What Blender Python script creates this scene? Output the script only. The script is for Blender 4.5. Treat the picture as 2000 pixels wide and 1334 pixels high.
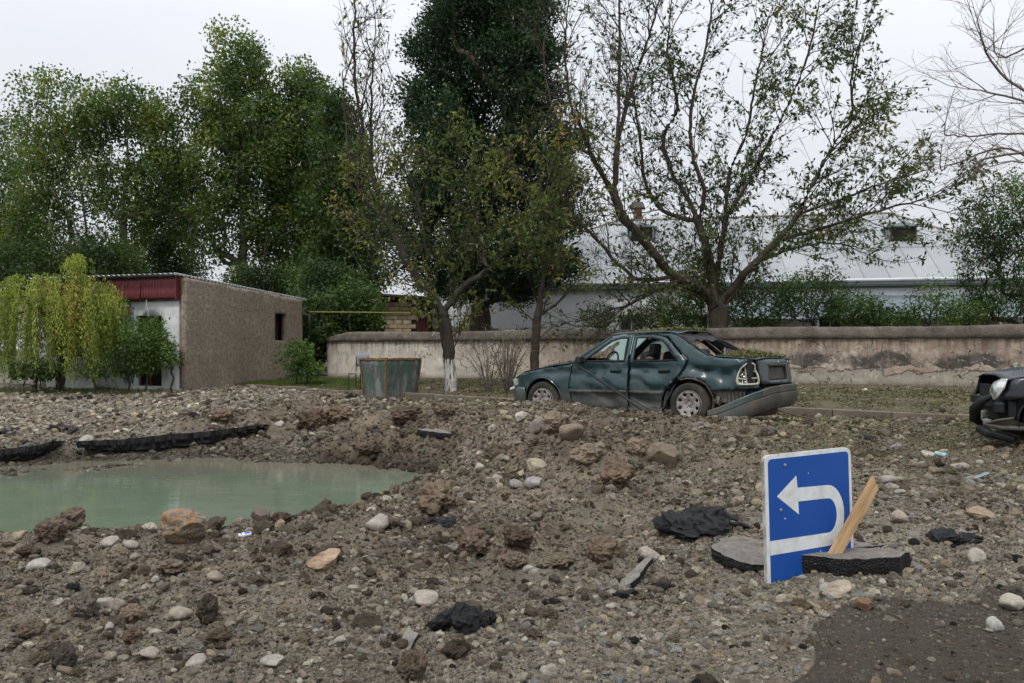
import bpy, bmesh, math, random
import numpy as np
from mathutils import Vector, Matrix, Euler
from mathutils.geometry import delaunay_2d_cdt
random.seed(7); RNG = np.random.default_rng(7)
PI = math.pi
for o in list(bpy.data.objects): bpy.data.objects.remove(o)
SC = bpy.context.scene; COL = SC.collection

# ---------------------------------------------------------------- camera, sky, sun, exposure
F = 1600.0; HORIZ = 684.0; CAMZ = 1.65
cd = bpy.data.cameras.new('camera'); cam = bpy.data.objects.new('camera', cd); COL.objects.link(cam)
cam.location = (0, 0, CAMZ); cam.rotation_euler = (PI/2, 0, 0)
cd.sensor_width = 36.0; cd.lens = 36.0*F/2000.0; cd.shift_y = (HORIZ-667.0)/2000.0
cd.clip_start = 0.05; cd.clip_end = 5000
SC.camera = cam
SUN_EL, SUN_AZ = math.radians(58), math.radians(205)
W = bpy.data.worlds.new('World'); SC.world = W; W.use_nodes = True
wn = W.node_tree.nodes; wl = W.node_tree.links; wn.clear()
wo = wn.new('ShaderNodeOutputWorld'); bg = wn.new('ShaderNodeBackground'); wl.new(bg.outputs[0], wo.inputs[0])
sky = wn.new('ShaderNodeTexSky'); sky.sky_type = 'NISHITA'; sky.sun_disc = False
sky.sun_elevation = SUN_EL; sky.sun_rotation = SUN_AZ; sky.air_density = 1.0; sky.dust_density = 4.0
# overcast: the clear sky is veiled by an even layer of grey cloud
mixc = wn.new('ShaderNodeMix'); mixc.data_type = 'RGBA'; mixc.inputs[0].default_value = 0.965
tcw = wn.new('ShaderNodeTexCoord'); mpw = wn.new('ShaderNodeMapping'); mpw.inputs['Scale'].default_value = (1.2, 1.2, 3.4)
nzw = wn.new('ShaderNodeTexNoise'); nzw.inputs['Scale'].default_value = 1.3; nzw.inputs['Detail'].default_value = 5; nzw.inputs['Roughness'].default_value = 0.45
rpw = wn.new('ShaderNodeValToRGB'); rpw.color_ramp.elements[0].position = .3; rpw.color_ramp.elements[1].position = .72
rpw.color_ramp.elements[0].color = (6.45, 6.9, 7.6, 1); rpw.color_ramp.elements[1].color = (7.9, 8.1, 8.5, 1)
wl.new(tcw.outputs['Generated'], mpw.inputs[0]); wl.new(mpw.outputs[0], nzw.inputs['Vector']); wl.new(nzw.outputs[0], rpw.inputs[0])
# an overcast sky is brighter overhead than at the horizon
sxw = wn.new('ShaderNodeSeparateXYZ'); wl.new(tcw.outputs['Generated'], sxw.inputs[0])
def wm(op, a, b):
    x = wn.new('ShaderNodeMath'); x.operation = op
    for k, v in ((0, a), (1, b)):
        if isinstance(v, (int, float)): x.inputs[k].default_value = v
        else: wl.new(v, x.inputs[k])
    return x.outputs[0]
ele = wm('ADD', wm('MULTIPLY', wm('POWER', wm('MAXIMUM', sxw.outputs[2], 0.0), 1.5), 1.35), .80)
vml = wn.new('ShaderNodeVectorMath'); vml.operation = 'SCALE'; wl.new(rpw.outputs[0], vml.inputs[0]); wl.new(ele, vml.inputs['Scale'])
wl.new(sky.outputs[0], mixc.inputs[6]); wl.new(vml.outputs[0], mixc.inputs[7]); wl.new(mixc.outputs[2], bg.inputs[0])
bg.inputs[1].default_value = 0.10
sd = bpy.data.lights.new('sun', 'SUN'); sun = bpy.data.objects.new('sun', sd); COL.objects.link(sun)
sd.energy = 1.5; sd.angle = math.radians(10); sd.color = (1.0, .97, .92)
sun.rotation_euler = (math.radians(90)-SUN_EL, 0, math.radians(-25)); sun.location = (0, 0, 60)
SC.view_settings.view_transform = 'Standard'; SC.view_settings.look = 'None'
SC.view_settings.exposure = 0.22; SC.view_settings.gamma = 1.0; SC.view_settings.use_curve_mapping = False
SC.render.engine = 'CYCLES'; SC.cycles.use_denoising = True; SC.cycles.max_bounces = 6
SC.cycles.transparent_max_bounces = 12; SC.cycles.use_adaptive_sampling = True

# ---------------------------------------------------------------- noise
def _h(ix, iy, iz):
    n = (ix.astype(np.int64)*374761393 + iy.astype(np.int64)*668265263 + iz.astype(np.int64)*2147483647) & 0xffffffff
    n = ((n ^ (n >> 13))*1274126177) & 0xffffffff
    return ((n ^ (n >> 16)) & 0xffff)/65535.0
def vnoise(x, y, z=0.0):
    x = np.asarray(x, float); y = np.asarray(y, float); z = np.zeros_like(x)+z
    ix, iy, iz = np.floor(x), np.floor(y), np.floor(z); fx, fy, fz = x-ix, y-iy, z-iz
    s = lambda t: t*t*t*(t*(t*6-15)+10)
    fx, fy, fz = s(fx), s(fy), s(fz); r = 0
    for a in (0, 1):
        for b in (0, 1):
            for c in (0, 1):
                r = r + (fx if a else 1-fx)*(fy if b else 1-fy)*(fz if c else 1-fz)*_h(ix+a, iy+b, iz+c)
    return r*2-1
def fbm(x, y, z=0.0, o=4, g=.5):
    r = 0; a = 1.0; k = 1.0; t = 0
    for i in range(o):
        r = r + a*vnoise(np.asarray(x)*k+17.3*i, np.asarray(y)*k-9.1*i, z*k+3.7*i); t += a; a *= g; k *= 2.03
    return r/t

# ---------------------------------------------------------------- mesh and object helpers
def mesh_np(name, V, Fc, mat=None, smooth=True, mats=None):
    """V (n,3); Fc (m,k) array of equal-size faces or a list of faces"""
    me = bpy.data.meshes.new(name); V = np.asarray(V, np.float32)
    if isinstance(Fc, np.ndarray):
        k = Fc.shape[1]; m = len(Fc)
        me.vertices.add(len(V)); me.vertices.foreach_set('co', V.ravel())
        me.loops.add(m*k); me.loops.foreach_set('vertex_index', Fc.astype(np.int32).ravel())
        me.polygons.add(m); me.polygons.foreach_set('loop_start', np.arange(0, m*k, k, dtype=np.int32))
        me.polygons.foreach_set('loop_total', np.full(m, k, np.int32))
        me.update(calc_edges=True)
    else:
        me.from_pydata([tuple(map(float, v)) for v in V], [], [tuple(map(int, f)) for f in Fc]); me.update()
    if smooth: me.polygons.foreach_set('use_smooth', [True]*len(me.polygons))
    for m_ in (mats or ([mat] if mat else [])): me.materials.append(m_)
    return me
def link(name, me, parent=None, loc=None, rot=None, scale=None):
    o = bpy.data.objects.new(name, me); COL.objects.link(o)
    if parent: o.parent = parent
    if loc is not None: o.location = loc
    if rot is not None: o.rotation_euler = rot
    if scale is not None: o.scale = scale
    return o
def tag(o, label=None, cat=None, group=None, kind=None):
    if label: o['label'] = label
    if cat: o['category'] = cat
    if group: o['group'] = group
    if kind: o['kind'] = kind
    return o
def thing(name, label, cat, loc=(0, 0, 0), rot=(0, 0, 0), group=None):
    o = bpy.data.objects.new(name, None); COL.objects.link(o); o.empty_display_size = .3
    o.location = loc; o.rotation_euler = rot
    return tag(o, label, cat, group)
class MB:
    """collects simple shapes into one mesh"""
    def __init__(s): s.v = []; s.f = []
    def add(s, V, Fs):
        b = len(s.v); s.v += [tuple(v) for v in V]; s.f += [tuple(i+b for i in f) for f in Fs]; return s
    def box(s, c, d, rz=0, R=None, tp=1.0):
        dx, dy, dz = d[0]/2, d[1]/2, d[2]/2
        P = [Vector((x*dx*(tp if z > 0 else 1), y*dy*(tp if z > 0 else 1), z*dz)) for z in (-1, 1) for x, y in ((-1, -1), (1, -1), (1, 1), (-1, 1))]
        M = R if R is not None else Matrix.Rotation(rz, 3, 'Z')
        return s.add([M @ p + Vector(c) for p in P], [(3, 2, 1, 0), (4, 5, 6, 7), (0, 1, 5, 4), (1, 2, 6, 5), (2, 3, 7, 6), (3, 0, 4, 7)])
    def tube(s, pts, r, n=8, caps=True):
        pts = [Vector(p) for p in pts]; m = len(pts); rs = r if isinstance(r, (list, tuple)) else [r]*m
        rings = []; up = None
        for i, p in enumerate(pts):
            d = (pts[min(i+1, m-1)]-pts[max(i-1, 0)]).normalized()
            if up is None: up = d.orthogonal().normalized()
            up = (up-d*up.dot(d)).normalized(); w = d.cross(up)
            rings.append([p+(up*math.cos(2*PI*k/n)+w*math.sin(2*PI*k/n))*rs[i] for k in range(n)])
        V = [v for R_ in rings for v in R_]; Fs = []
        for i in range(m-1):
            for k in range(n):
                Fs.append((i*n+k, i*n+(k+1) % n, (i+1)*n+(k+1) % n, (i+1)*n+k))
        if caps: Fs += [tuple(range(n))[::-1], tuple((m-1)*n+k for k in range(n))]
        return s.add(V, Fs)
    def lathe(s, prof, n=32, c=(0, 0, 0), axis='Y'):
        V = []; m = len(prof)
        for k in range(n):
            a = 2*PI*k/n
            for r, h in prof:
                p = (r*math.cos(a), h, r*math.sin(a)) if axis == 'Y' else (r*math.cos(a), r*math.sin(a), h)
                V.append((p[0]+c[0], p[1]+c[1], p[2]+c[2]))
        Fs = [(k*m+j, k*m+j+1, ((k+1) % n)*m+j+1, ((k+1) % n)*m+j) for k in range(n) for j in range(m-1)]
        return s.add(V, Fs)
    def prism(s, poly, h0, h1, fn=None):
        """poly in (a,b); fn maps (a,b,h) to a point"""
        n = len(poly); fn = fn or (lambda a, b, h: (a, b, h))
        V = [fn(a, b, h0) for a, b in poly]+[fn(a, b, h1) for a, b in poly]
        return s.add(V, [tuple(range(n))[::-1], tuple(range(n, 2*n))]+[(i, (i+1) % n, n+(i+1) % n, n+i) for i in range(n)])
    def build(s, name, mat, parent=None, smooth=False, bevel=0, loc=None, rot=None, seg=1):
        me = mesh_np(name, s.v, s.f, mat, smooth); 
        bm = bmesh.new(); bm.from_mesh(me); bmesh.ops.recalc_face_normals(bm, faces=bm.faces); bm.to_mesh(me); bm.free()
        o = link(name, me, parent, loc, rot)
        if bevel:
            b = o.modifiers.new('bevel', 'BEVEL'); b.width = bevel; b.segments = seg; b.limit_method = 'ANGLE'
        if smooth and not bevel:
            try: me.set_sharp_from_angle(angle=math.radians(40))
            except Exception: pass
        return o

# ---------------------------------------------------------------- material helper
class NT:
    def __init__(s, name):
        s.m = bpy.data.materials.new(name); s.m.use_nodes = True; s.t = s.m.node_tree; s.n = s.t.nodes; s.l = s.t.links
        s.n.clear(); s.out = s.n.new('ShaderNodeOutputMaterial'); s.p = s.n.new('ShaderNodeBsdfPrincipled'); s.l.new(s.p.outputs[0], s.out.inputs[0])
        s.tc = s.n.new('ShaderNodeTexCoord')
    def new(s, t, **k):
        x = s.n.new(t)
        for a, b in k.items(): setattr(x, a, b)
        return x
    def inp(s, node, key, val):
        if hasattr(val, 'is_output') or isinstance(val, bpy.types.NodeSocket): s.l.new(val, node.inputs[key])
        else: node.inputs[key].default_value = val
    def noise(s, scale, detail=4, rough=.55, vec=None, mp=None, dist=0):
        x = s.new('ShaderNodeTexNoise'); x.inputs['Scale'].default_value = scale; x.inputs['Detail'].default_value = detail
        x.inputs['Roughness'].default_value = rough; x.inputs['Distortion'].default_value = dist
        v = vec or s.tc.outputs['Object']
        if mp:
            q = s.new('ShaderNodeMapping'); q.inputs['Scale'].default_value = mp; s.l.new(v, q.inputs[0]); v = q.outputs[0]
        s.l.new(v, x.inputs['Vector']); return x.outputs[0]
    def voro(s, scale, feature='F1', vec=None, out=0):
        x = s.new('ShaderNodeTexVoronoi', feature=feature); x.inputs['Scale'].default_value = scale
        s.l.new(vec or s.tc.outputs['Object'], x.inputs['Vector']); return x.outputs[out]
    def ramp(s, fac, stops):
        x = s.new('ShaderNodeValToRGB'); cr = x.color_ramp
        while len(cr.elements) < len(stops): cr.elements.new(.5)
        for e, (p, c) in zip(cr.elements, stops):
            e.position = p; e.color = (c, c, c, 1) if isinstance(c, (int, float)) else (*c, 1)
        s.l.new(fac, x.inputs[0]); return x.outputs[0]
    def mix(s, f, a, b, mode='MIX'):
        x = s.new('ShaderNodeMix', data_type='RGBA', blend_type=mode)
        s.inp(x, 0, f)
        for k, v in ((6, a), (7, b)):
            if isinstance(v, (tuple, list)): v = (*v, 1)
            if isinstance(v, (int, float)): v = (v, v, v, 1)
            s.inp(x, k, v)
        return x.outputs[2]
    def math(s, op, a, b=0.0, clamp=False):
        x = s.new('ShaderNodeMath', operation=op); x.use_clamp = clamp; s.inp(x, 0, a); s.inp(x, 1, b); return x.outputs[0]
    def attr(s, name, typ='GEOMETRY', out=0):
        x = s.new('ShaderNodeAttribute', attribute_type=typ); x.attribute_name = name; return x.outputs[out]
    def sep(s, v=None):
        x = s.new('ShaderNodeSeparateXYZ'); s.l.new(v or s.tc.outputs['Object'], x.inputs[0]); return x.outputs
    def bump(s, h, dist=.01, st=1.0):
        x = s.new('ShaderNodeBump'); x.inputs['Distance'].default_value = dist; x.inputs['Strength'].default_value = st
        s.l.new(h, x.inputs['Height']); s.l.new(x.outputs[0], s.p.inputs['Normal'])
    def set(s, col=None, rough=None, metal=None, spec=None, **k):
        if col is not None: s.inp(s.p, 'Base Color', (*col, 1) if isinstance(col, tuple) else col)
        if rough is not None: s.inp(s.p, 'Roughness', rough)
        if metal is not None: s.inp(s.p, 'Metallic', metal)
        if spec is not None: s.inp(s.p, 'Specular IOR Level', spec)
        for a, b in k.items(): s.inp(s.p, a, b)
        return s
def simple(name, c, rough=.8, metal=0., var=.25, scale=8, bump=.004, dirt=None, spec=.3):
    t = NT(name); n = t.noise(scale, 6, .65)
    lo = tuple(x*(1-var) for x in c); hi = tuple(min(1, x*(1+var)) for x in c)
    col = t.ramp(n, [(.3, lo), (.7, hi)])
    if dirt: col = t.mix(t.ramp(t.noise(scale*.45, 8, .7), [(.45, 0.), (.62, 1.)]), col, dirt)
    t.set(col, rough, metal, spec)
    if bump: t.bump(t.noise(scale*5, 5, .7), bump)
    return t.m

# ---------------------------------------------------------------- pixel -> world
def P3(u, v, Y): return np.array([(u-1000)/F*Y, Y, CAMZ-(v-HORIZ)/F*Y])
# ---------------------------------------------------------------- terrain height
WATER_Z = -0.35
_cp = []
for u, v, Y in [(0, 1056, 7.5), (200, 1052, 7.5), (400, 1038, 7.8), (560, 1024, 8.1), (640, 1006, 8.7), (735, 982, 9.4), (825, 948, 10.6),
                (150, 874, 14.9), (300, 870, 15.3), (400, 858, 15.7), (510, 838, 16.2), (0, 892, 14.4), (100, 876, 14.7),
                (0, 830, 17), (300, 830, 17), (150, 900, 14.72), (225, 896, 14.9), (300, 893, 15.1), (400, 885, 15.4), (470, 872, 15.7), (40, 905, 14.3), (-40, 910, 14.1), (300, 800, 19), (0, 800, 19), (-200, 800, 19), (300, 770, 22), (100, 757, 24), (300, 759, 24), (480, 766, 23),
                (600, 790, 18), (560, 845, 16.2), (600, 850, 15.8), (700, 870, 15), (750, 800, 17), (757, 786, 20), (850, 797, 16.5), (900, 806, 15.2), (900, 862, 13.6),
                (650, 800, 17.5), (800, 850, 14.9), (760, 870, 14.8),
                (1000, 795, 13.4), (1056, 796, 13.0), (1130, 799, 12.7), (1200, 803, 12.3), (1340, 819, 11.45), (1450, 828, 10.9), (1600, 832, 11.5), (1880, 850, 11),
                (1560, 812, 15.4), (1700, 818, 14.7), (1100, 858, 10.8), (1200, 900, 10), (1300, 880, 10.3), (1000, 900, 10.7), (1200, 950, 9), (1000, 960, 9.3),
                (1450, 900, 9.5), (1700, 880, 10), (1950, 900, 9.5), (1500, 1000, 7.3), (1750, 1000, 7.3), (1950, 1000, 7.3), (1600, 1136, 5.8), (1100, 1100, 6.35), (1300, 1050, 7), (900, 1020, 8.0)]:
    _cp.append(P3(u, v, Y))
for p in [(-6, 1, 0), (0, 1, 0), (6, 1, 0), (-5, 4, 0), (-2, 4, 0), (0, 4, 0), (3, 4, 0), (6, 4.5, 0), (-5, 6, 0), (-2.5, 6, 0), (0, 5.5, 0), (9, 6, .1), (-9, 5, 0), (-12, 8, 0),
          # crater: shore line and bed
          (-8.3, 13.3, -.35), (-7, 14.0, -.36), (-6.4, 14.75, -.38), (-4.6, 14.9, -.36), (-2.75, 14.5, -.35), (-1.60, 13.6, -.35), (-1.33, 12.8, -.37), (-1.62, 11.6, -.55),
          (-3.3, 9.6, -.55), (-4.8, 9.0, -.62), (-6.6, 9.0, -.62), (-8, 9.2, -.6), (-9.5, 10, -.5), (-4, 11.5, -1.1), (-6.5, 11.3, -1.15), (-8.2, 11.4, -.8), (-5, 13, -1.0), (-2.8, 12, -.9),
          (-10.5, 12, -.3), (-12, 12, .1), (-12, 15, .1), (-14, 20, .4), (-20, 25, .6), (-20, 12, .2),
          # level ground under the teal car, carriageway
          (2.14, 13.5, .53), (1.4, 14.8, .53), (3.0, 12.9, .53), (3.7, 12.2, .53), (3.2, 13.6, .53), (4.2, 13.0, .53), (5.5, 12.8, .5), (7, 12, .5), (8, 11, .5), (10, 10, .47), (12, 11, .5), (6, 10.5, .5),
          (-1.5, 17.5, .44), (.8, 16.3, .48), (-5.5, 21, .42), (-9, 22.5, .52)]:
    _cp.append(np.array(p, float))
KERB = [(-7.95, 24.7), (-4.0, 21.35), (0.05, 18.0), (2.7, 16.75), (5.4, 15.4), (7.6, 13.85), (11.5, 11.3)]
def kerb_y(X): return np.interp(X, [-60, -14]+[k[0] for k in KERB]+[40], [26.0, 26.0]+[k[1] for k in KERB]+[-6])
for X in (-18, -12, -8, -4, 0, 3, 6, 9, 12):
    ky = float(kerb_y(X)); _cp.append(np.array([X, ky+1.2, .61])); _cp.append(np.array([X, ky+4.5, .68]))
for a in (-1.5, -1.0, -.5, 0, .5, 1.0, 1.5): _cp.append(np.array([a*32, 32, .70])); _cp.append(np.array([a*60, 60, .7]))
_cp = np.array(_cp)
def _phi(r): return -np.sqrt(r*r+.16)
_A = _phi(np.linalg.norm(_cp[:, None, :2]-_cp[None, :, :2], axis=2)); _n = len(_cp)
_M = np.zeros((_n+1, _n+1)); _M[:_n, :_n] = _A - 0.06*np.eye(_n)*0; _M[:_n, _n] = 1; _M[_n, :_n] = 1
_w = np.linalg.solve(_M, np.append(_cp[:, 2], 0))
def hbase(X, Y):
    X = np.asarray(X, float); sh = X.shape; x = X.ravel(); y = np.asarray(Y, float).ravel()+0*x; out = np.empty(len(x))
    for i in range(0, len(x), 60000):
        xs, ys = x[i:i+60000], y[i:i+60000]
        r = np.sqrt((xs[:, None]-_cp[None, :, 0])**2+(ys[:, None]-_cp[None, :, 1])**2)
        out[i:i+60000] = _phi(r) @ _w[:-1]+_w[-1]
    far = np.clip((y-28)/6, 0, 1); out = out*(1-far)+.70*far
    return out.reshape(sh)
# zones: pixel, depth -> (grey gravel, clods, leaf litter, wet)
_Z = [(100, 1200, 5.2, .55, .5, 0, 0), (500, 1250, 4.8, .55, .45, 0, 0), (200, 1080, 6.6, .4, .7, 0, 0), (600, 1080, 6.6, .35, .8, 0, 0), (850, 1250, 4.7, .6, .4, 0, 0), (900, 1060, 7.0, .2, .9, 0, 0),
      (1200, 1150, 5.8, .6, .5, 0, 0), (1100, 1280, 4.5, .9, .15, 0, 0), (1350, 1280, 4.4, 1., .1, 0, 0), (1400, 1200, 5.1, 1., .1, 0, 0), (1500, 1180, 5.4, 1., .1, 0, 0), (1700, 1300, 4.3, .75, .0, 0, 1.), (1900, 1290, 4.3, .6, .2, 0, .8), (1900, 1150, 5.6, .9, .3, 0, .1),
      (1750, 1050, 7., .85, .3, 0, 0), (1950, 1000, 8., .6, .4, .1, 0), (1700, 960, 8.8, .5, .4, .35, 0), (1950, 900, 9.4, .4, .3, .8, 0), (1700, 870, 10.2, .3, .3, .9, 0), (1400, 880, 10.1, .3, .7, .45, 0), (1250, 850, 10.9, .2, .9, .35, 0), (1450, 960, 8.4, .45, .6, .15, 0),
      (1100, 850, 11, .1, 1., .1, 0), (1150, 950, 9.2, .3, .8, 0, 0), (1000, 980, 9., .4, .7, 0, 0), (950, 870, 12.5, .35, .7, .05, 0), (850, 850, 14, .1, 1., .05, 0), (700, 850, 15, 0, 1., 0, 0), (600, 830, 17, .1, 1., 0, 0), (550, 880, 15, .8, .3, 0, 0), (300, 885, 15, .9, .2, 0, .3),
      (300, 800, 19, .85, .35, 0, 0), (50, 800, 19, .85, .3, 0, 0), (100, 765, 23, .9, .2, 0, 0), (450, 775, 22, .7, .4, 0, 0), (400, 845, 16.4, .3, .8, 0, 0), (700, 790, 19, .3, .8, 0, 0), (850, 780, 18.3, .2, .5, .8, 0), (1000, 780, 16.5, .2, .4, .9, 0), (1200, 800, 14.5, .1, .4, .9, 0), (1600, 815, 13.2, .1, .3, 1., 0), (1850, 840, 11.4, .1, .3, 1., 0),
      (800, 745, 25, .1, .2, .9, 0), (1000, 755, 22, .1, .2, 1., 0), (1700, 780, 17.5, .15, .2, 1., 0), (1900, 800, 14.6, .25, .2, .9, 0), (600, 745, 26, 0, 0, .2, 0)]
_zp = np.array([[(z[0]-1000)/F*z[2], z[2]] for z in _Z]); _zv = np.array([z[3:] for z in _Z])
_WP = None
def wetmask(X, Y):
    """the dark damp patch of fine grit at the lower right, with a crisp edge"""
    P = np.array([(.88*1.46, 4.0*.9), (1.56, 4.35), (1.80, 4.95), (2.12, 5.32), (2.50, 5.42), (2.85, 5.25), (3.3, 5.5), (3.9, 5.3), (4.4, 4.4), (4.0, 2.5), (1.2, 2.5), (1.32, 3.4)])
    x = X+.10*fbm(X*2.5, Y*2.5, 31., 4); y = Y+.10*fbm(X*2.5, Y*2.5, 37., 4); r = np.zeros(len(x), bool); j = len(P)-1
    for i in range(len(P)):
        r ^= ((P[i][1] > y) != (P[j][1] > y)) & (x < (P[j][0]-P[i][0])*(y-P[i][1])/(P[j][1]-P[i][1]+1e-12)+P[i][0]); j = i
    return r.astype(float)
def zones(X, Y):
    X = np.asarray(X, float).ravel(); Y = np.asarray(Y, float).ravel(); out = np.empty((len(X), 4))
    wx = X+.35*fbm(X*1.1, Y*1.1, 5., 3); wy = Y+.35*fbm(X*1.1, Y*1.1, 9., 3)
    for i in range(0, len(X), 60000):
        s = slice(i, i+60000); sc = 1/(1+.12*_zp[None, :, 1])
        r2 = ((wx[s, None]-_zp[None, :, 0])**2+(wy[s, None]-_zp[None, :, 1])**2)*sc**2
        w = 1/(r2+.004)**2.2; out[s] = (w @ _zv)/w.sum(1)[:, None]
    wmk = wetmask(X, Y); out[:, 3] = np.where(out[:, 1] < 9, np.where(Y < 6.5, wmk*.9, out[:, 3]*.6), 0); return out
def hdetail(X, Y, z=None):
    """bumps of the torn-up ground"""
    X = np.asarray(X, float); Y = np.asarray(Y, float)
    if z is None: z = zones(X, Y)
    cl = z[:, 1].reshape(X.shape); wet = z[:, 3].reshape(X.shape); lit = z[:, 2].reshape(X.shape)
    ky = kerb_y(X); verge = np.clip((Y-ky+.05)/.3, 0, 1)
    rough = (.25+.75*cl)*(1-.75*wet)*(1-.5*lit)*(1-.85*verge)
    d = .10*fbm(X*.9, Y*.9, 1., 3)+.09*fbm(X*2.6, Y*2.6, 2., 3)
    rid = 1-np.abs(fbm(X*3.1+5, Y*3.1, 7., 4)); d = d+.17*(rid**3-.42)*cl
    d = d*rough+rough*(.036*fbm(X*8, Y*8, 3., 3)+.022*np.abs(fbm(X*21, Y*21, 4., 3)))+.006*fbm(X*30, Y*30, 6., 2)
    # quiet under the car, at the bank near the kerb, calm on far ground
    quiet = np.exp(-(((X-2.3)*.78-(Y-13.4)*-.62)**2/4.5+((X-2.3)*.62+(Y-13.4)*.78)**2/1.1))
    d = d*(1-.8*quiet)*(1-np.clip((Y-30)/10, 0, 1))
    return d
def HT(X, Y):
    X = np.atleast_1d(np.asarray(X, float)); Y = np.atleast_1d(np.asarray(Y, float))
    return hbase(X, Y)+hdetail(X, Y)
def ht(x, y): return float(HT([x], [y])[0])
_GY = np.exp(np.linspace(math.log(2.5), math.log(34), 400))
def at(u, v):
    """ground point seen at a pixel of the photograph (first hit of the sight line with the terrain)"""
    a = (u-1000)/F; b = (v-HORIZ)/F
    z = HT(a*_GY, _GY); ray = CAMZ-b*_GY; i = np.where(ray <= z)[0]
    if len(i) == 0: Y = 30.
    else:
        i = max(i[0], 1); d0 = ray[i-1]-z[i-1]; d1 = ray[i]-z[i]; t = d0/(d0-d1+1e-9); Y = _GY[i-1]+(_GY[i]-_GY[i-1])*t
    return np.array([a*Y, Y, ht(a*Y, Y)])

# ---------------------------------------------------------------- ground materials
def mat_ground():
    t = NT('torn_earth'); c = t.attr('earth', out=0)
    n1 = t.noise(35, 8, .7); n2 = t.noise(160, 6, .7); n3 = t.noise(6, 5, .6)
    col = t.mix(1.0, c, t.ramp(n1, [(.25, .5), (.5, 1.), (.75, 1.5)]), 'MULTIPLY')
    col = t.mix(.6, col, t.ramp(n2, [(.3, .6), (.7, 1.4)]), 'MULTIPLY')
    col = t.mix(.5, col, t.ramp(n3, [(.3, .75), (.7, 1.2)]), 'MULTIPLY')
    peb = t.voro(42, out=1); pd = t.voro(42, out=0)
    pm = t.math('MULTIPLY', t.ramp(pd, [(.32, 1.), (.42, 0.)]), t.ramp(peb, [(.35, 0.), (.5, 1.)]))
    pcol = t.mix(t.ramp(peb, [(0., 0.), (1., 1.)]), (.10, .085, .07), (.36, .33, .29))
    col = t.mix(t.math('MULTIPLY', pm, t.attr('pebbly', out=2)), col, pcol)
    t.set(col, .93, spec=.15)
    h = t.math('ADD', t.math('MULTIPLY', n1, .6), t.math('ADD', t.math('MULTIPLY', n2, .25), t.math('MULTIPLY', pm, .25)))
    t.bump(h, .03); return t.m
M_GROUND = mat_ground()
def mat_stone(name, attr_type):
    t = NT(name)
    if attr_type == 'INSTANCER': c = t.attr('tone', 'INSTANCER')
    else:
        oi = t.new('ShaderNodeObjectInfo'); c = oi.outputs['Color']
    n = t.noise(3, 6, .7); n2 = t.noise(14, 5, .7)
    col = t.mix(1., c, t.ramp(n, [(.3, .62), (.7, 1.25)]), 'MULTIPLY'); col = t.mix(.5, col, t.ramp(n2, [(.3, .6), (.7, 1.3)]), 'MULTIPLY')
    g = t.new('ShaderNodeNewGeometry'); sp = t.sep(t.tc.outputs['Object'])
    t.set(col, .88, spec=.2); t.bump(t.math('ADD', n, t.math('MULTIPLY', n2, .5)), .12 if attr_type == 'INSTANCER' else .02)
    return t.m
M_STONE_I = mat_stone('gravel_stone', 'INSTANCER'); M_STONE = mat_stone('stone_surface', 'OBJECT')
def mat_asphalt():
    t = NT('asphalt_broken'); g = t.new('ShaderNodeNewGeometry'); tz = t.new('ShaderNodeSeparateXYZ')
    side = t.attr('side', out=2)
    n = t.noise(60, 6, .7); n0 = t.noise(9, 5, .6); v = t.voro(120, out=1)
    top = t.mix(t.ramp(n0, [(.35, 0.), (.65, 1.)]), (.15, .138, .122), (.235, .215, .19)); top = t.mix(.6, top, t.ramp(n, [(.3, .6), (.7, 1.35)]), 'MULTIPLY')
    sd_ = t.mix(t.ramp(v, [(.82, 0.), (.9, 1.)]), (.008, .008, .0085), (.07, .065, .06))
    t.set(t.mix(side, top, sd_), t.mix(side, .95, .6), spec=.3); t.bump(t.math('ADD', n, t.voro(70)), .012); return t.m
M_ASPH = mat_asphalt()
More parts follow.
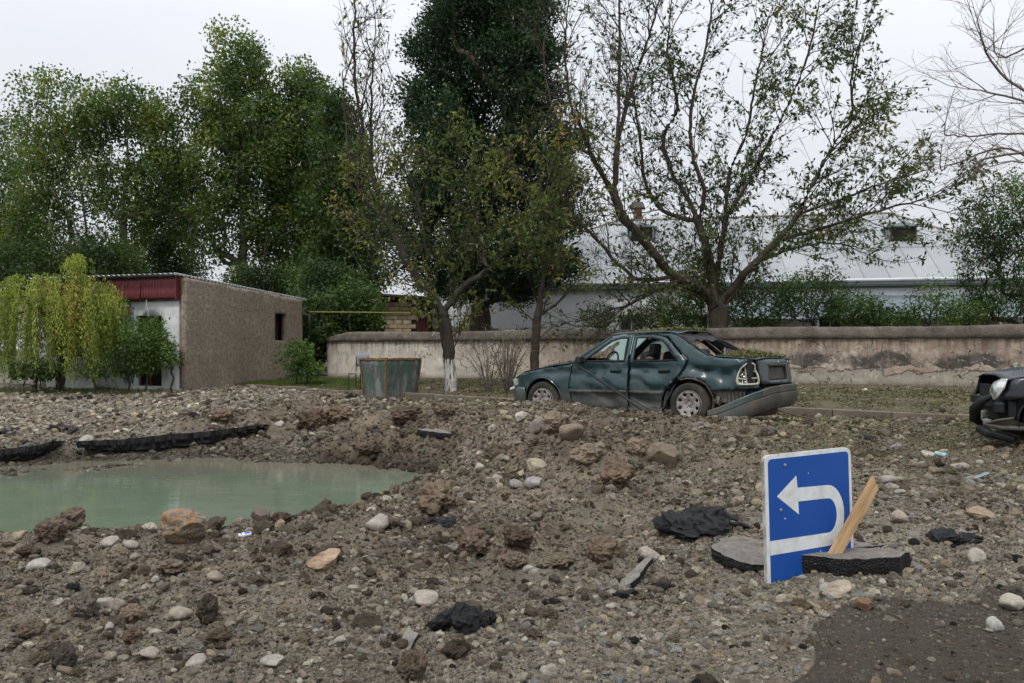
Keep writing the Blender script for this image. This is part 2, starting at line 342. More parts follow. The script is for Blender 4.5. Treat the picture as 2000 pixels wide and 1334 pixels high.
# ================================================================ GROUND
def build_ground():
    ys = np.concatenate([np.exp(np.linspace(math.log(1.2), math.log(3.4), 40))[:-1], np.exp(np.linspace(math.log(3.4), math.log(34), 640)), np.exp(np.linspace(math.log(35.5), math.log(3000), 26))])
    a_in = np.linspace(-.72, .72, 640); a_out = .72+np.cumsum(np.linspace(.004, .12, 26))
    aa = np.concatenate([-a_out[::-1], a_in, a_out]); A, Y = np.meshgrid(aa, ys); X = A*Y
    fx, fy = X.ravel(), Y.ravel(); near = fy < 34.2
    z = np.full(len(fx), .70); zn = zones(fx[near], fy[near])
    z[near] = hbase(fx[near], fy[near])+hdetail(fx[near], fy[near], zn)
    V = np.stack([fx, fy, z], 1); r, c = A.shape
    i = np.arange((r-1)*(c-1)); q = i//(c-1)*c+i % (c-1)
    me = mesh_np('ground', V, np.stack([q, q+1, q+c+1, q+c], 1), M_GROUND)
    # colour of the soil itself, zone by zone
    C = np.zeros((len(fx), 4), np.float32); C[:, 3] = 1
    brown = np.array([.125, .096, .066]); grey = np.array([.190, .168, .132]); green = np.array([.090, .082, .042]); wet = np.array([.047, .0385, .030]); tan = np.array([.235, .18, .125])
    g, cl, li, we = (zn[:, k][:, None] for k in range(4))
    nx, ny = fx[near], fy[near]
    n1 = fbm(nx*1.7, ny*1.7, 11., 4)[:, None]; n2 = fbm(nx*5, ny*5, 12., 3)[:, None]
    s = lambda t: np.clip(t, 0, 1)
    col = brown*(1-g)+grey*g; col = col+(tan-col)*s(n1*2.2-.15)*.55*cl; col = col*(1+.35*n2)
    col = col+(green-col)*s(li*1.1+n2*.6-.2)*.6
    col = col+(wet-col)*s((we-.48+.25*n1+.15*n2)*4)*.9
    shore = s(1-np.abs((z[near]-(WATER_Z+.05))/.16))[:, None]; col = col*(1-.5*shore); col = col*(1-.35*np.clip((.12-z[near][:, None])/.4, 0, 1)*(ny[:, None] > 12.6))
    C[:, :3] = [.09, .10, .05]; C[near, :3] = col
    at_ = me.color_attributes.new('earth', 'FLOAT_COLOR', 'POINT'); at_.data.foreach_set('color', C.ravel())
    pb = np.zeros(len(fx), np.float32); pb[near] = (s(.25+g-.9*we*1.1-li*.4)*.75)[:, 0]; a2 = me.attributes.new('pebbly', 'FLOAT', 'POINT'); a2.data.foreach_set('value', pb)
    tag(link('ground', me), kind='structure')
build_ground()
# ---- water in the crater
def build_water():
    t = NT('murky_water')
    n = t.noise(1.5, 4, .6); col = t.ramp(n, [(.3, (.105, .138, .098)), (.7, (.135, .168, .120))])
    fo = t.noise(5.0, 8, .78, mp=(.45, 2.2, 1)); col = t.mix(t.ramp(fo, [(.57, 0.), (.64, .55)]), col, (.24, .25, .20))
    x = t.sep(); sh = t.math('ADD', x[1], t.math('MULTIPLY', t.noise(1.2, 5, .65), 1.8)); col = t.mix(t.ramp(t.math('DIVIDE', t.math('SUBTRACT', sh, 12.), 4.), [(.30, 0.), (.75, .75)]), col, (.15, .13, .095))
    t.set(col, .025, spec=.6); t.p.inputs['IOR'].default_value = 1.33
    t.bump(t.math('ADD', t.noise(3, 3, .5, mp=(1, 2.2, 1)), t.math('MULTIPLY', t.noise(18, 3, .5, mp=(1, 2, 1)), .18)), .0035)
    V = [(-14, 7.6, WATER_Z), (.5, 7.6, WATER_Z), (.5, 17, WATER_Z), (-14, 17, WATER_Z)]
    tag(link('water', mesh_np('water', V, [(0, 1, 2, 3)], t.m, False)), kind='structure')
build_water()

# ================================================================ GRAVEL (uncountable)
PAL = np.array([(.27, .235, .195), (.33, .295, .25), (.20, .175, .15), (.23, .185, .14), (.40, .37, .325), (.15, .13, .11), (.26, .23, .205), (.17, .165, .155), (.30, .24, .18)])
EARTH = np.array([(.130, .101, .068), (.17, .132, .090), (.10, .077, .053), (.20, .16, .112)])
def gn_gravel(name, pts, scl, rot, vi, tone, mat, rough=False, seed=0, sub=2):
    me = bpy.data.meshes.new(name); me.vertices.add(len(pts)); me.vertices.foreach_set('co', pts.astype(np.float32).ravel())
    for nm, ty, dat in (('sc', 'FLOAT_VECTOR', scl), ('ro', 'FLOAT_VECTOR', rot)):
        a = me.attributes.new(nm, ty, 'POINT'); a.data.foreach_set('vector', dat.astype(np.float32).ravel())
    a = me.attributes.new('vi', 'INT', 'POINT'); a.data.foreach_set('value', vi.astype(np.int32))
    a = me.attributes.new('tone', 'FLOAT_COLOR', 'POINT'); a.data.foreach_set('color', np.c_[tone, np.ones(len(tone))].astype(np.float32).ravel())
    me.update(); me.materials.append(mat); o = link(name, me)
    g = bpy.data.node_groups.new(name+'_nodes', 'GeometryNodeTree'); N = g.nodes; L = g.links
    g.interface.new_socket('Geometry', in_out='INPUT', socket_type='NodeSocketGeometry'); g.interface.new_socket('Geometry', in_out='OUTPUT', socket_type='NodeSocketGeometry')
    gi = N.new('NodeGroupInput'); go = N.new('NodeGroupOutput'); ip = N.new('GeometryNodeInstanceOnPoints'); g2i = N.new('GeometryNodeGeometryToInstance')
    for k in range(6):
        ic = N.new('GeometryNodeMeshIcoSphere'); ic.inputs['Subdivisions'].default_value = sub+(sub > 2); ic.inputs['Radius'].default_value = .5
        sp = N.new('GeometryNodeSetPosition'); nt = N.new('ShaderNodeTexNoise'); nt.noise_dimensions = '4D'
        nt.inputs['W'].default_value = 3.7*k+seed; nt.inputs['Scale'].default_value = 2.2 if rough else 1.1; nt.inputs['Detail'].default_value = 3 if rough else 1
        po = N.new('GeometryNodeInputPosition'); L.new(po.outputs[0], nt.inputs['Vector'])
        vs = N.new('ShaderNodeVectorMath'); vs.operation = 'SUBTRACT'; vs.inputs[1].default_value = (.5, .5, .5); L.new(nt.outputs['Color'], vs.inputs[0])
        vm = N.new('ShaderNodeVectorMath'); vm.operation = 'SCALE'; vm.inputs['Scale'].default_value = .9 if rough else .55; L.new(vs.outputs[0], vm.inputs[0])
        L.new(ic.outputs[0], sp.inputs['Geometry']); L.new(vm.outputs[0], sp.inputs['Offset'])
        sm = N.new('GeometryNodeSetShadeSmooth'); sm.inputs['Shade Smooth'].default_value = not rough; L.new(sp.outputs[0], sm.inputs['Geometry'])
        mt = N.new('GeometryNodeSetMaterial'); mt.inputs['Material'].default_value = mat; L.new(sm.outputs[0], mt.inputs['Geometry'])
        L.new(mt.outputs[0], g2i.inputs[0])
    def na(nm, ty):
        x = N.new('GeometryNodeInputNamedAttribute'); x.data_type = ty; x.inputs['Name'].default_value = nm; return x.outputs[0]
    L.new(gi.outputs[0], ip.inputs['Points']); L.new(g2i.outputs[0], ip.inputs['Instance']); ip.inputs['Pick Instance'].default_value = True
    L.new(na('vi', 'INT'), ip.inputs['Instance Index']); L.new(na('ro', 'FLOAT_VECTOR'), ip.inputs['Rotation']); L.new(na('sc', 'FLOAT_VECTOR'), ip.inputs['Scale'])
    L.new(ip.outputs[0], go.inputs[0]); m = o.modifiers.new('scatter', 'NODES'); m.node_group = g
    return tag(o, kind='stuff')
def scatter_gravel():
    R = np.random.default_rng(11); N = 720000
    a = R.uniform(-.88, .90, N); lY = R.uniform(math.log(3.3), math.log(27), N); Y = np.exp(lY); X = a*Y
    z = zones(X, Y); base = HT(X, Y); ky = kerb_y(X)
    dens = .62+.38*z[:, 0]+.08*z[:, 1]; dens *= 1-.80*np.clip((z[:, 3]-.4)*4, 0, 1); dens *= 1-.45*z[:, 2]
    dens *= np.where(Y > ky, .10, 1.); dens *= np.clip(.75+.8*fbm(X*1.3, Y*1.3, 21., 3), .1, 1.4)
    keep = (R.random(N) < dens) & (base > WATER_Z-.06) & (np.abs(Y-ky) > .16)
    X, Y, z, base = X[keep], Y[keep], z[keep], base[keep]; n = len(X)
    smin = np.minimum(.00150*Y, .028); u = R.random(n); size = smin*(1-u)**(-1/2.55); size = np.minimum(size, np.minimum(.13, smin*9))
    cld = R.random(n) < (.05+.33*z[:, 1])*(1-z[:, 0]*.6)
    flat = R.uniform(.5, .85, n); ax = R.uniform(.65, 1., n)
    scl = np.stack([size*1.15, size*ax, size*flat], 1)
    scl[cld] = np.stack([size, size*R.uniform(.8, 1, n), size*R.uniform(.55, .95, n)], 1)[cld]*1.15
    rot = np.stack([R.normal(0, .35, n), R.normal(0, .35, n), R.uniform(0, 6.28, n)], 1)
    pts = np.stack([X, Y, base+scl[:, 2]*R.uniform(.0, .32, n)], 1); vi = R.integers(0, 6, n)
    tone = PAL[R.integers(0, len(PAL), n)]*R.uniform(.8, 1.75, (n, 1)); et = EARTH[R.integers(0, 4, n)]*R.uniform(.8, 1.5, (n, 1))
    tone = tone*np.array([1.02, 1.0, .89])*1.72; k_ = (np.clip(1.1-size/(smin*3.), 0, .30)*(1.2-z[:, 0]))[:, None]; tone = tone*(1-k_)+k_*np.array([.19, .15, .11]); wh = R.random(n) < .05; tone[wh] = np.array([.55, .53, .49])*R.uniform(.8, 1.1, (wh.sum(), 1))
    bl = R.random(n) < .02; tone[bl] = .02
    dusty = (.30*(1-z[:, 0]))[:, None]; tone = tone*(1-dusty)+dusty*np.array([.17, .125, .085])
    tone = tone*(1-.35*np.clip(z[:, 3:4]-.1, 0, 1)); tone[cld] = et[cld]; damp = np.clip((.16-base)/.4, 0, 1)*((Y > 12.6) | (base < -.15)); tone = tone*(1-.50*damp[:, None])
    an = (~cld) & (R.random(n) < .68); rd = (~cld) & ~an
    gn_gravel('gravel', pts[rd], scl[rd], rot[rd], vi[rd], tone[rd], M_STONE_I)
    gn_gravel('crushed_gravel', pts[an], scl[an], rot[an], vi[an], tone[an], M_STONE_I, True, 20)
    gn_gravel('earth_crumbs', pts[cld], scl[cld], rot[cld], vi[cld], tone[cld], M_STONE_I, True, 50)
scatter_gravel()
def scatter_lumps():
    """half buried lumps of compact soil that break up the banks"""
    R = np.random.default_rng(12); N = 9000; a = R.uniform(-.85, .88, N); Y = np.exp(R.uniform(math.log(3.6), math.log(21), N)); X = a*Y; z = zones(X, Y); h = HT(X, Y)
    k = (R.random(N) < .01+.24*z[:, 1]**1.8*np.clip(.5+1.5*fbm(X*.8, Y*.8, 41., 3), 0, 1.4)) & (z[:, 3] < .4) & (h > WATER_Z-.1) & (Y < kerb_y(X)-.4) & (z[:, 2] < .75); X, Y, z, h = X[k], Y[k], z[k], h[k]; n = len(X)
    s = .045*(1-R.random(n))**(-1/2.2)*(.7+Y*.045); s = np.minimum(s, .025*Y+.03); scl = np.stack([s*1.15, s*R.uniform(.75, 1.1, n), s*R.uniform(.45, .8, n)], 1); rot = np.stack([R.normal(0, .25, n), R.normal(0, .25, n), R.uniform(0, 6.28, n)], 1)
    col = np.array([.150, .116, .080])*R.uniform(.62, 1.35, (n, 1)); col = col+(np.array([.25, .195, .14])-col)*np.clip(fbm(X, Y, 4., 3)[:, None]*1.6, 0, .7)
    gn_gravel('soil_lumps', np.stack([X, Y, h+scl[:, 2]*R.uniform(-.05, .22, n)], 1), scl, rot, R.integers(0, 6, n), col, M_STONE_I, True, 80, 3)
scatter_lumps()

# ================================================================ STRUCTURES
def inside(P, poly):
    P = np.asarray(P, float); poly = np.asarray(poly, float); x, y = P[:, 0], P[:, 1]; r = np.zeros(len(P), bool); j = len(poly)-1
    for i in range(len(poly)):
        xi, yi = poly[i]; xj, yj = poly[j]
        if yi != yj: r ^= ((yi > y) != (yj > y)) & (x < (xj-xi)*(y-yi)/(yj-yi)+xi)
        j = i
    return r
def seg_split(poly, step):
    out = []
    n = len(poly)
    for i in range(n):
        a = np.array(poly[i], float); b = np.array(poly[(i+1) % n], float); m = max(1, int(round(np.linalg.norm(b-a)/step)))
        out += [a+(b-a)*j/m for j in range(m)]
    return np.array(out)
def cdt(outer, holes, step, jit=.2, rg=None):
    """triangles of a flat outline with holes, about `step` wide"""
    rg = rg or np.random.default_rng(1); o = seg_split(outer, step); hs = [seg_split(h, step) for h in holes]
    pts = [tuple(p) for p in o]; edges = [(i, (i+1) % len(o)) for i in range(len(o))]
    for h in hs:
        b = len(pts); pts += [tuple(p) for p in h]; edges += [(b+i, b+(i+1) % len(h)) for i in range(len(h))]
    mn, mx = o.min(0), o.max(0); gx, gy = np.meshgrid(np.arange(mn[0]+step/2, mx[0], step), np.arange(mn[1]+step/2, mx[1], step))
    G = np.stack([gx.ravel(), gy.ravel()], 1)
    if len(G):
        G = G+rg.uniform(-jit, jit, G.shape)*step; k = inside(G, o)
        for h in hs: k &= ~inside(G, h)
        B = np.array(pts); G = G[k]
        if len(G):
            d = np.sqrt(((G[:, None]-B[None])**2).sum(2)).min(1); G = G[d > step*.45]; pts += [tuple(p) for p in G]
    vs, _, fs, _, _, _ = delaunay_2d_cdt([Vector(p) for p in pts], edges, [], 1, 1e-6)
    vs = np.array([v[:] for v in vs]); fs = np.array(fs); c = vs[fs].mean(1)
    for h in hs: m = ~inside(c, h); fs, c = fs[m], c[m]
    fs = fs[inside(c, o)]
    return vs, fs
def panel(name, outer, holes, step, fn, mats, parent=None, thick=0, off=1, smooth=False, jit=.2, inner_mat=0):
    vs, fs = cdt(outer, holes, step, jit); V = np.array([fn(a, b) for a, b in vs])
    me = mesh_np(name, V, fs, mats=mats if isinstance(mats, list) else [mats], smooth=smooth); o = link(name, me, parent)
    if thick:
        s = o.modifiers.new('thickness', 'SOLIDIFY'); s.thickness = thick; s.offset = off; s.material_offset = inner_mat; s.material_offset_rim = inner_mat
    return o
# ---- kerbs
def kerb_stones(name, pts, zt, mat, length=1.0, h=.30, w=.15, kind='structure'):
    root = bpy.data.objects.new(name, None); COL.objects.link(root); tag(root, kind='structure')
    P = [np.array(p, float) for p in pts]; L = [0]
    for a, b in zip(P, P[1:]): L.append(L[-1]+np.linalg.norm(b-a))
    n = int(L[-1]/length); A = np.array(P); me = None
    for i in range(n):
        s0 = i*length; x0, x1 = (np.interp([s0, s0+length], L, A[:, 0])); y0, y1 = np.interp([s0, s0+length], L, A[:, 1])
        if me is None: me = MB().box((0, 0, 0), (length-.012, w, h)).build('kerb_stone', mat, root, bevel=.012).data; o = COL.objects[-1]
        o = link('kerb_stone', me, root) if i else o
        if i and not o.modifiers:
            b = o.modifiers.new('bevel', 'BEVEL'); b.width = .012
        o.location = ((x0+x1)/2, (y0+y1)/2, zt((x0+x1)/2)-h/2+random.gauss(0, .012)); o.rotation_euler = (random.gauss(0, .02), random.gauss(0, .008), math.atan2(y1-y0, x1-x0)+random.gauss(0, .012))
M_KERB = simple('kerb_concrete', (.165, .135, .105), .9, var=.35, scale=5, bump=.01, dirt=(.09, .075, .055))
M_KERB2 = simple('pale_kerb_concrete', (.24, .215, .185), .9, var=.3, scale=5, bump=.01)
kerb_stones('kerb', KERB, lambda x: np.interp(x, [-8, -4, 0, 5.4, 7.6, 11.5], [.63, .60, .60, .585, .58, .58]), M_KERB)
kerb_stones('driveway_kerb', [(-15.6, 24.0), (-12.2, 23.8), (-11.4, 24.4)], lambda x: np.interp(x, [-16, -12.6, -11.4], [.70, .70, .84]), M_KERB2, .95, .34)
def flat_bits():
    for k, (u, v, w, d, h, a, lb) in enumerate([(270, 753, 1.5, .34, .10, .05, 'long pale concrete beam lying before the shop, under the shrubs'), (318, 756, .8, .26, .09, -.08, 'short pale concrete beam next to the long one'), (612/1., 0, 0, 0, 0, 0, '')]):
        if not w: continue
        p = at(u, v); o = MB().box((0, 0, 0), (w, d, h), rz=a).build('concrete_beam', M_KERB2, loc=(p[0], p[1], p[2]+h*.45), bevel=.01); tag(o, lb, 'beam')
flat_bits()
# ---- long plaster wall
def mat_wall():
    t = NT('old_plaster'); x = t.sep(); X, Z = x[0], x[2]; V = t.tc.outputs['Object']
    wx = t.noise(.22, 3, .6); big = t.noise(1.1, 6, .65); mid = t.noise(3.2, 8, .7, dist=.4); fine = t.noise(22, 6, .7)
    drip = t.noise(1.0, 6, .65, mp=(7.5, 1, .55)); tint = t.ramp(t.math('ADD', t.math('MULTIPLY', X, .055), t.math('MULTIPLY', big, .35)), [(.42, 0.), (.78, 1.)])
    cream = t.mix(t.ramp(mid, [(.35, 0.), (.65, 1.)]), (.74, .69, .61), (.60, .53, .43))
    pink = t.mix(t.ramp(mid, [(.4, 0.), (.6, 1.)]), (.37, .265, .21), (.47, .385, .295))
    col = t.mix(tint, cream, pink)
    # peeled pale patches
    pe = t.ramp(t.noise(2.3, 9, .72, dist=.6), [(.53, 0.), (.545, 1.)]); col = t.mix(t.math('MULTIPLY', pe, t.ramp(tint, [(.2, .15), (.8, .75)])), col, (.58, .50, .39))
    # dark mouldy band on the right half, knee high
    zb = t.math('ADD', Z, t.math('MULTIPLY', t.math('SUBTRACT', t.noise(1.6, 7, .65, dist=.5), .5), .75))
    band = t.math('MULTIPLY', t.ramp(zb, [(.50/1.6, 0.), (.56/1.6, 1.)]), t.ramp(zb, [(.80/1.6, 1.), (.98/1.6, 0.)]))
    zb = t.math('DIVIDE', zb, 1.6); band = t.math('MULTIPLY', t.ramp(zb, [(.33, 0.), (.345, 1.)]), t.ramp(zb, [(.50, 1.), (.57, 0.)]))
    band = t.math('MULTIPLY', band, t.ramp(t.math('MULTIPLY', X, .04), [(.575, 0.), (.62, 1.)]))
    band = t.math('MULTIPLY', band, t.ramp(t.noise(.9, 4, .6), [(.38, .1), (.5, 1.)])); col = t.mix(t.math('MULTIPLY', band, .97), col, (.085, .075, .066))
    # bare render at the foot, crisp broken edge
    ft = t.math('ADD', t.math('DIVIDE', Z, 1.6), t.math('MULTIPLY', t.math('SUBTRACT', t.noise(1.2, 8, .7, dist=.8), .5), .55))
    foot = t.math('MULTIPLY', t.ramp(ft, [(.25, 1.), (.262, 0.)]), t.ramp(t.math('MULTIPLY', X, .04), [(.45, .0), (.52, 1.)]))
    edge = t.math('MULTIPLY', t.ramp(ft, [(.245, 0.), (.262, 1.), (.285, 0.)]), t.ramp(t.math('MULTIPLY', X, .04), [(.45, .0), (.52, 1.)]))
    col = t.mix(foot, col, t.mix(t.ramp(mid, [(.35, 0.), (.65, 1.)]), (.33, .29, .24), (.47, .42, .34))); col = t.mix(t.math('MULTIPLY', edge, .7), col, (.07, .06, .05))
    # stains running from the coping
    top = t.ramp(t.math('DIVIDE', Z, 1.6), [(.42, 0.), (.82, 1.)]); dr = t.math('MULTIPLY', t.ramp(drip, [(.45, 0.), (.58, 1.)]), top); col = t.mix(t.math('MULTIPLY', dr, .85), col, (.105, .080, .065))
    gs = t.ramp(t.noise(1.6, 7, .7, mp=(2.2, 1, .5)), [(.52, 0.), (.62, 1.)]); col = t.mix(t.math('MULTIPLY', gs, .45), col, (.24, .22, .195)); ws = t.ramp(t.noise(5, 8, .75, dist=.7), [(.58, 0.), (.60, 1.)]); col = t.mix(t.math('MULTIPLY', ws, .55), col, (.66, .61, .53))
    col = t.mix(t.math('MULTIPLY', t.ramp(t.math('DIVIDE', Z, 1.6), [(.66, 0.), (.82, 1.)]), .5), col, (.17, .105, .08))
    soil = t.ramp(t.math('ADD', t.math('DIVIDE', Z, 1.6), t.math('MULTIPLY', mid, .1)), [(.06, 1.), (.16, 0.)]); col = t.mix(t.math('MULTIPLY', soil, .6), col, (.10, .085, .06))
    cr = t.new('ShaderNodeTexVoronoi', feature='DISTANCE_TO_EDGE'); cr.inputs['Scale'].default_value = 1.1
    dv = t.new('ShaderNodeVectorMath', operation='ADD'); nn = t.new('ShaderNodeTexNoise'); nn.inputs['Scale'].default_value = 2.5; nn.inputs['Detail'].default_value = 5; t.l.new(V, nn.inputs[0])
    t.l.new(V, dv.inputs[0]); t.l.new(nn.outputs['Color'], dv.inputs[1]); t.l.new(dv.outputs[0], cr.inputs[0])
    ck = t.math('MULTIPLY', t.ramp(cr.outputs[0], [(.0, 1.), (.012, 0.)]), t.ramp(big, [(.48, 0.), (.55, 1.)])); col = t.mix(ck, col, (.05, .042, .035))
    pit = t.math('MULTIPLY', t.ramp(t.voro(3.2), [(.06, 1.), (.09, 0.)]), t.ramp(fine, [(.45, 0.), (.5, 1.)])); col = t.mix(pit, col, (.05, .04, .03))
    col = t.mix(.35, col, t.ramp(fine, [(.3, .6), (.7, 1.35)]), 'MULTIPLY'); col = t.mix(1., col, .86, 'MULTIPLY')
    t.set(col, .92, spec=.15)
    h = t.math('ADD', t.math('MULTIPLY', mid, .5), t.math('ADD', t.math('MULTIPLY', fine, .2), t.math('SUBTRACT', t.math('MULTIPLY', foot, -.6), t.math('MULTIPLY', ck, .6)))); t.bump(h, .035); return t.m
M_WALL = mat_wall()
WA = np.array([-6.78, 30.0]); WD = np.array([.899, -.4375]); WANG = math.atan2(WD[1], WD[0])
def long_wall():
    root = thing('plaster_wall', 'long low cream and pink plaster wall with crumbling brown coping behind the cars', 'wall', (WA[0], WA[1], .68), (0, 0, WANG))
    L = 27.0; nx, nz = 420, 24; g = np.linspace(0, L, nx); hz = np.linspace(-.45, 1.30, nz)
    GX, GZ = np.meshgrid(g, hz); d = .02*fbm(GX*1.2, GZ*1.5, 3., 4)+.010*fbm(GX*6, GZ*6, 4., 3)-.035*np.clip(fbm(GX*1.4, GZ*2.4, 8., 4)*3-.9, 0, 1)*-1
    V = np.stack([GX.ravel(), -d.ravel(), GZ.ravel()], 1); i = np.arange((nz-1)*(nx-1)); q = i//(nx-1)*nx+i % (nx-1)
    V2 = V.copy(); V2[:, 1] = .34; F1 = np.stack([q, q+1, q+nx+1, q+nx], 1); n = len(V)
    F2 = F1[:, ::-1]+n; ends = []
    for k in range(nz-1): ends += [(k*nx, k*nx+nx, k*nx+nx+n, k*nx+n), (k*nx+nx-1, k*nx+nx-1+n, k*nx+2*nx-1+n, k*nx+2*nx-1)]
    me = mesh_np('wall_body', np.concatenate([V, V2]), np.concatenate([F1, F2, np.array(ends)]), M_WALL); link('wall_body', me, root)
    # coping: rough earth-brown rounded cap, slightly proud
    M = NT('coping'); n1 = M.noise(2.2, 7, .7); n2 = M.noise(18, 6, .75); col = M.ramp(n1, [(.3, (.085, .074, .060)), (.5, (.155, .132, .108)), (.7, (.24, .205, .17))])
    col = M.mix(M.ramp(M.noise(1.1, 7, .7, dist=.6), [(.63, 0.), (.645, 1.)]), col, (.40, .34, .27)); col = M.mix(.5, col, M.ramp(n2, [(.3, .55), (.7, 1.4)]), 'MULTIPLY'); M.set(col, .95, spec=.1); M.bump(M.math('ADD', n1, n2), .05)
    prof = [(-.03, 1.285), (-.075, 1.30), (-.068, 1.40), (-.055, 1.53), (-.02, 1.585), (.06, 1.615), (.28, 1.615), (.38, 1.56), (.40, 1.31), (.36, 1.285)]
    V = []
    for a in np.linspace(-.03, L, 420):
        lo = float(np.clip((a-.0)/.9, 0, 1)**.6) if a < .9 else 1.
        for y, z in prof:
            w = .022*float(fbm(a*1.3, y*4, z*4, 4))+.014*float(fbm(a*5, y*8, z*8, 3))
            zz = 1.27+(z-1.27)*(.35+.65*lo)*(1+.05*math.sin(a*.9)) if z > 1.28 else z
            V.append((a, y-w, zz+w*.9))
    m = len(prof); n = 420; Fc = [(i*m+k, i*m+k+1, (i+1)*m+k+1, (i+1)*m+k) for i in range(n-1) for k in range(m-1)]+[tuple(range(m))]
    me = mesh_np('coping', V, Fc, M.m, True); bm = bmesh.new(); bm.from_mesh(me); bmesh.ops.recalc_face_normals(bm, faces=bm.faces); bm.to_mesh(me); bm.free(); link('coping', me, root)
long_wall()
# ---- corrugated sheet helper: local x along the ridge, y up-slope length
def sheet(name, w, l, pitch, amp, fn, mat, parent, per=6, rows=2, th=0):
    xs = np.arange(0, w+1e-6, pitch/per); ys = np.linspace(0, l, rows); V = []; 
    for y in ys:
        for x in xs: V.append(fn(x, y, amp*math.cos(2*PI*x/pitch)))
    c = len(xs); i = np.arange((rows-1)*(c-1)); q = i//(c-1)*c+i % (c-1)
    o = link(name, mesh_np(name, V, np.stack([q, q+1, q+c+1, q+c], 1), mat, True), parent)
    if th: s = o.modifiers.new('thickness', 'SOLIDIFY'); s.thickness = th
    return o
# ---- small shop building at left
M_SHOPWALL = None
def mat_render(name, c1, c2, c3, sc=1.0):
    t = NT(name); n = t.noise(.9*sc, 6, .65); f = t.noise(9*sc, 8, .75, dist=.5); g = t.noise(40*sc, 5, .7); h = t.noise(5*sc, 6, .7, mp=(1, 1, 3))
    col = t.mix(t.ramp(n, [(.3, 0.), (.65, 1.)]), c1, c2); col = t.mix(t.ramp(f, [(.42, 0.), (.6, 1.)]), col, c3); col = t.mix(t.math('MULTIPLY', t.ramp(t.noise(1.3*sc, 5, .6, mp=(1, 1, .5)), [(.45, 0.), (.65, 1.)]), .5), col, c3); col = t.mix(.85, col, t.ramp(g, [(.3, .6), (.7, 1.35)]), 'MULTIPLY'); col = t.mix(.35, col, t.ramp(h, [(.3, .7), (.7, 1.2)]), 'MULTIPLY')
    t.set(col, .95, spec=.1); t.bump(t.math('ADD', f, t.math('MULTIPLY', g, .5)), .035); return t.m
M_DARK = simple('dark_interior', (.012, .012, .012), .9, bump=0)
M_METAL = simple('zinc_sheet', (.42, .45, .46), .42, .55, var=.12, scale=3, bump=.002, dirt=(.25, .25, .24))
M_WHITE = simple('white_wash', (.62, .63, .63), .85, var=.1, scale=3, bump=.004, dirt=(.48, .48, .46))
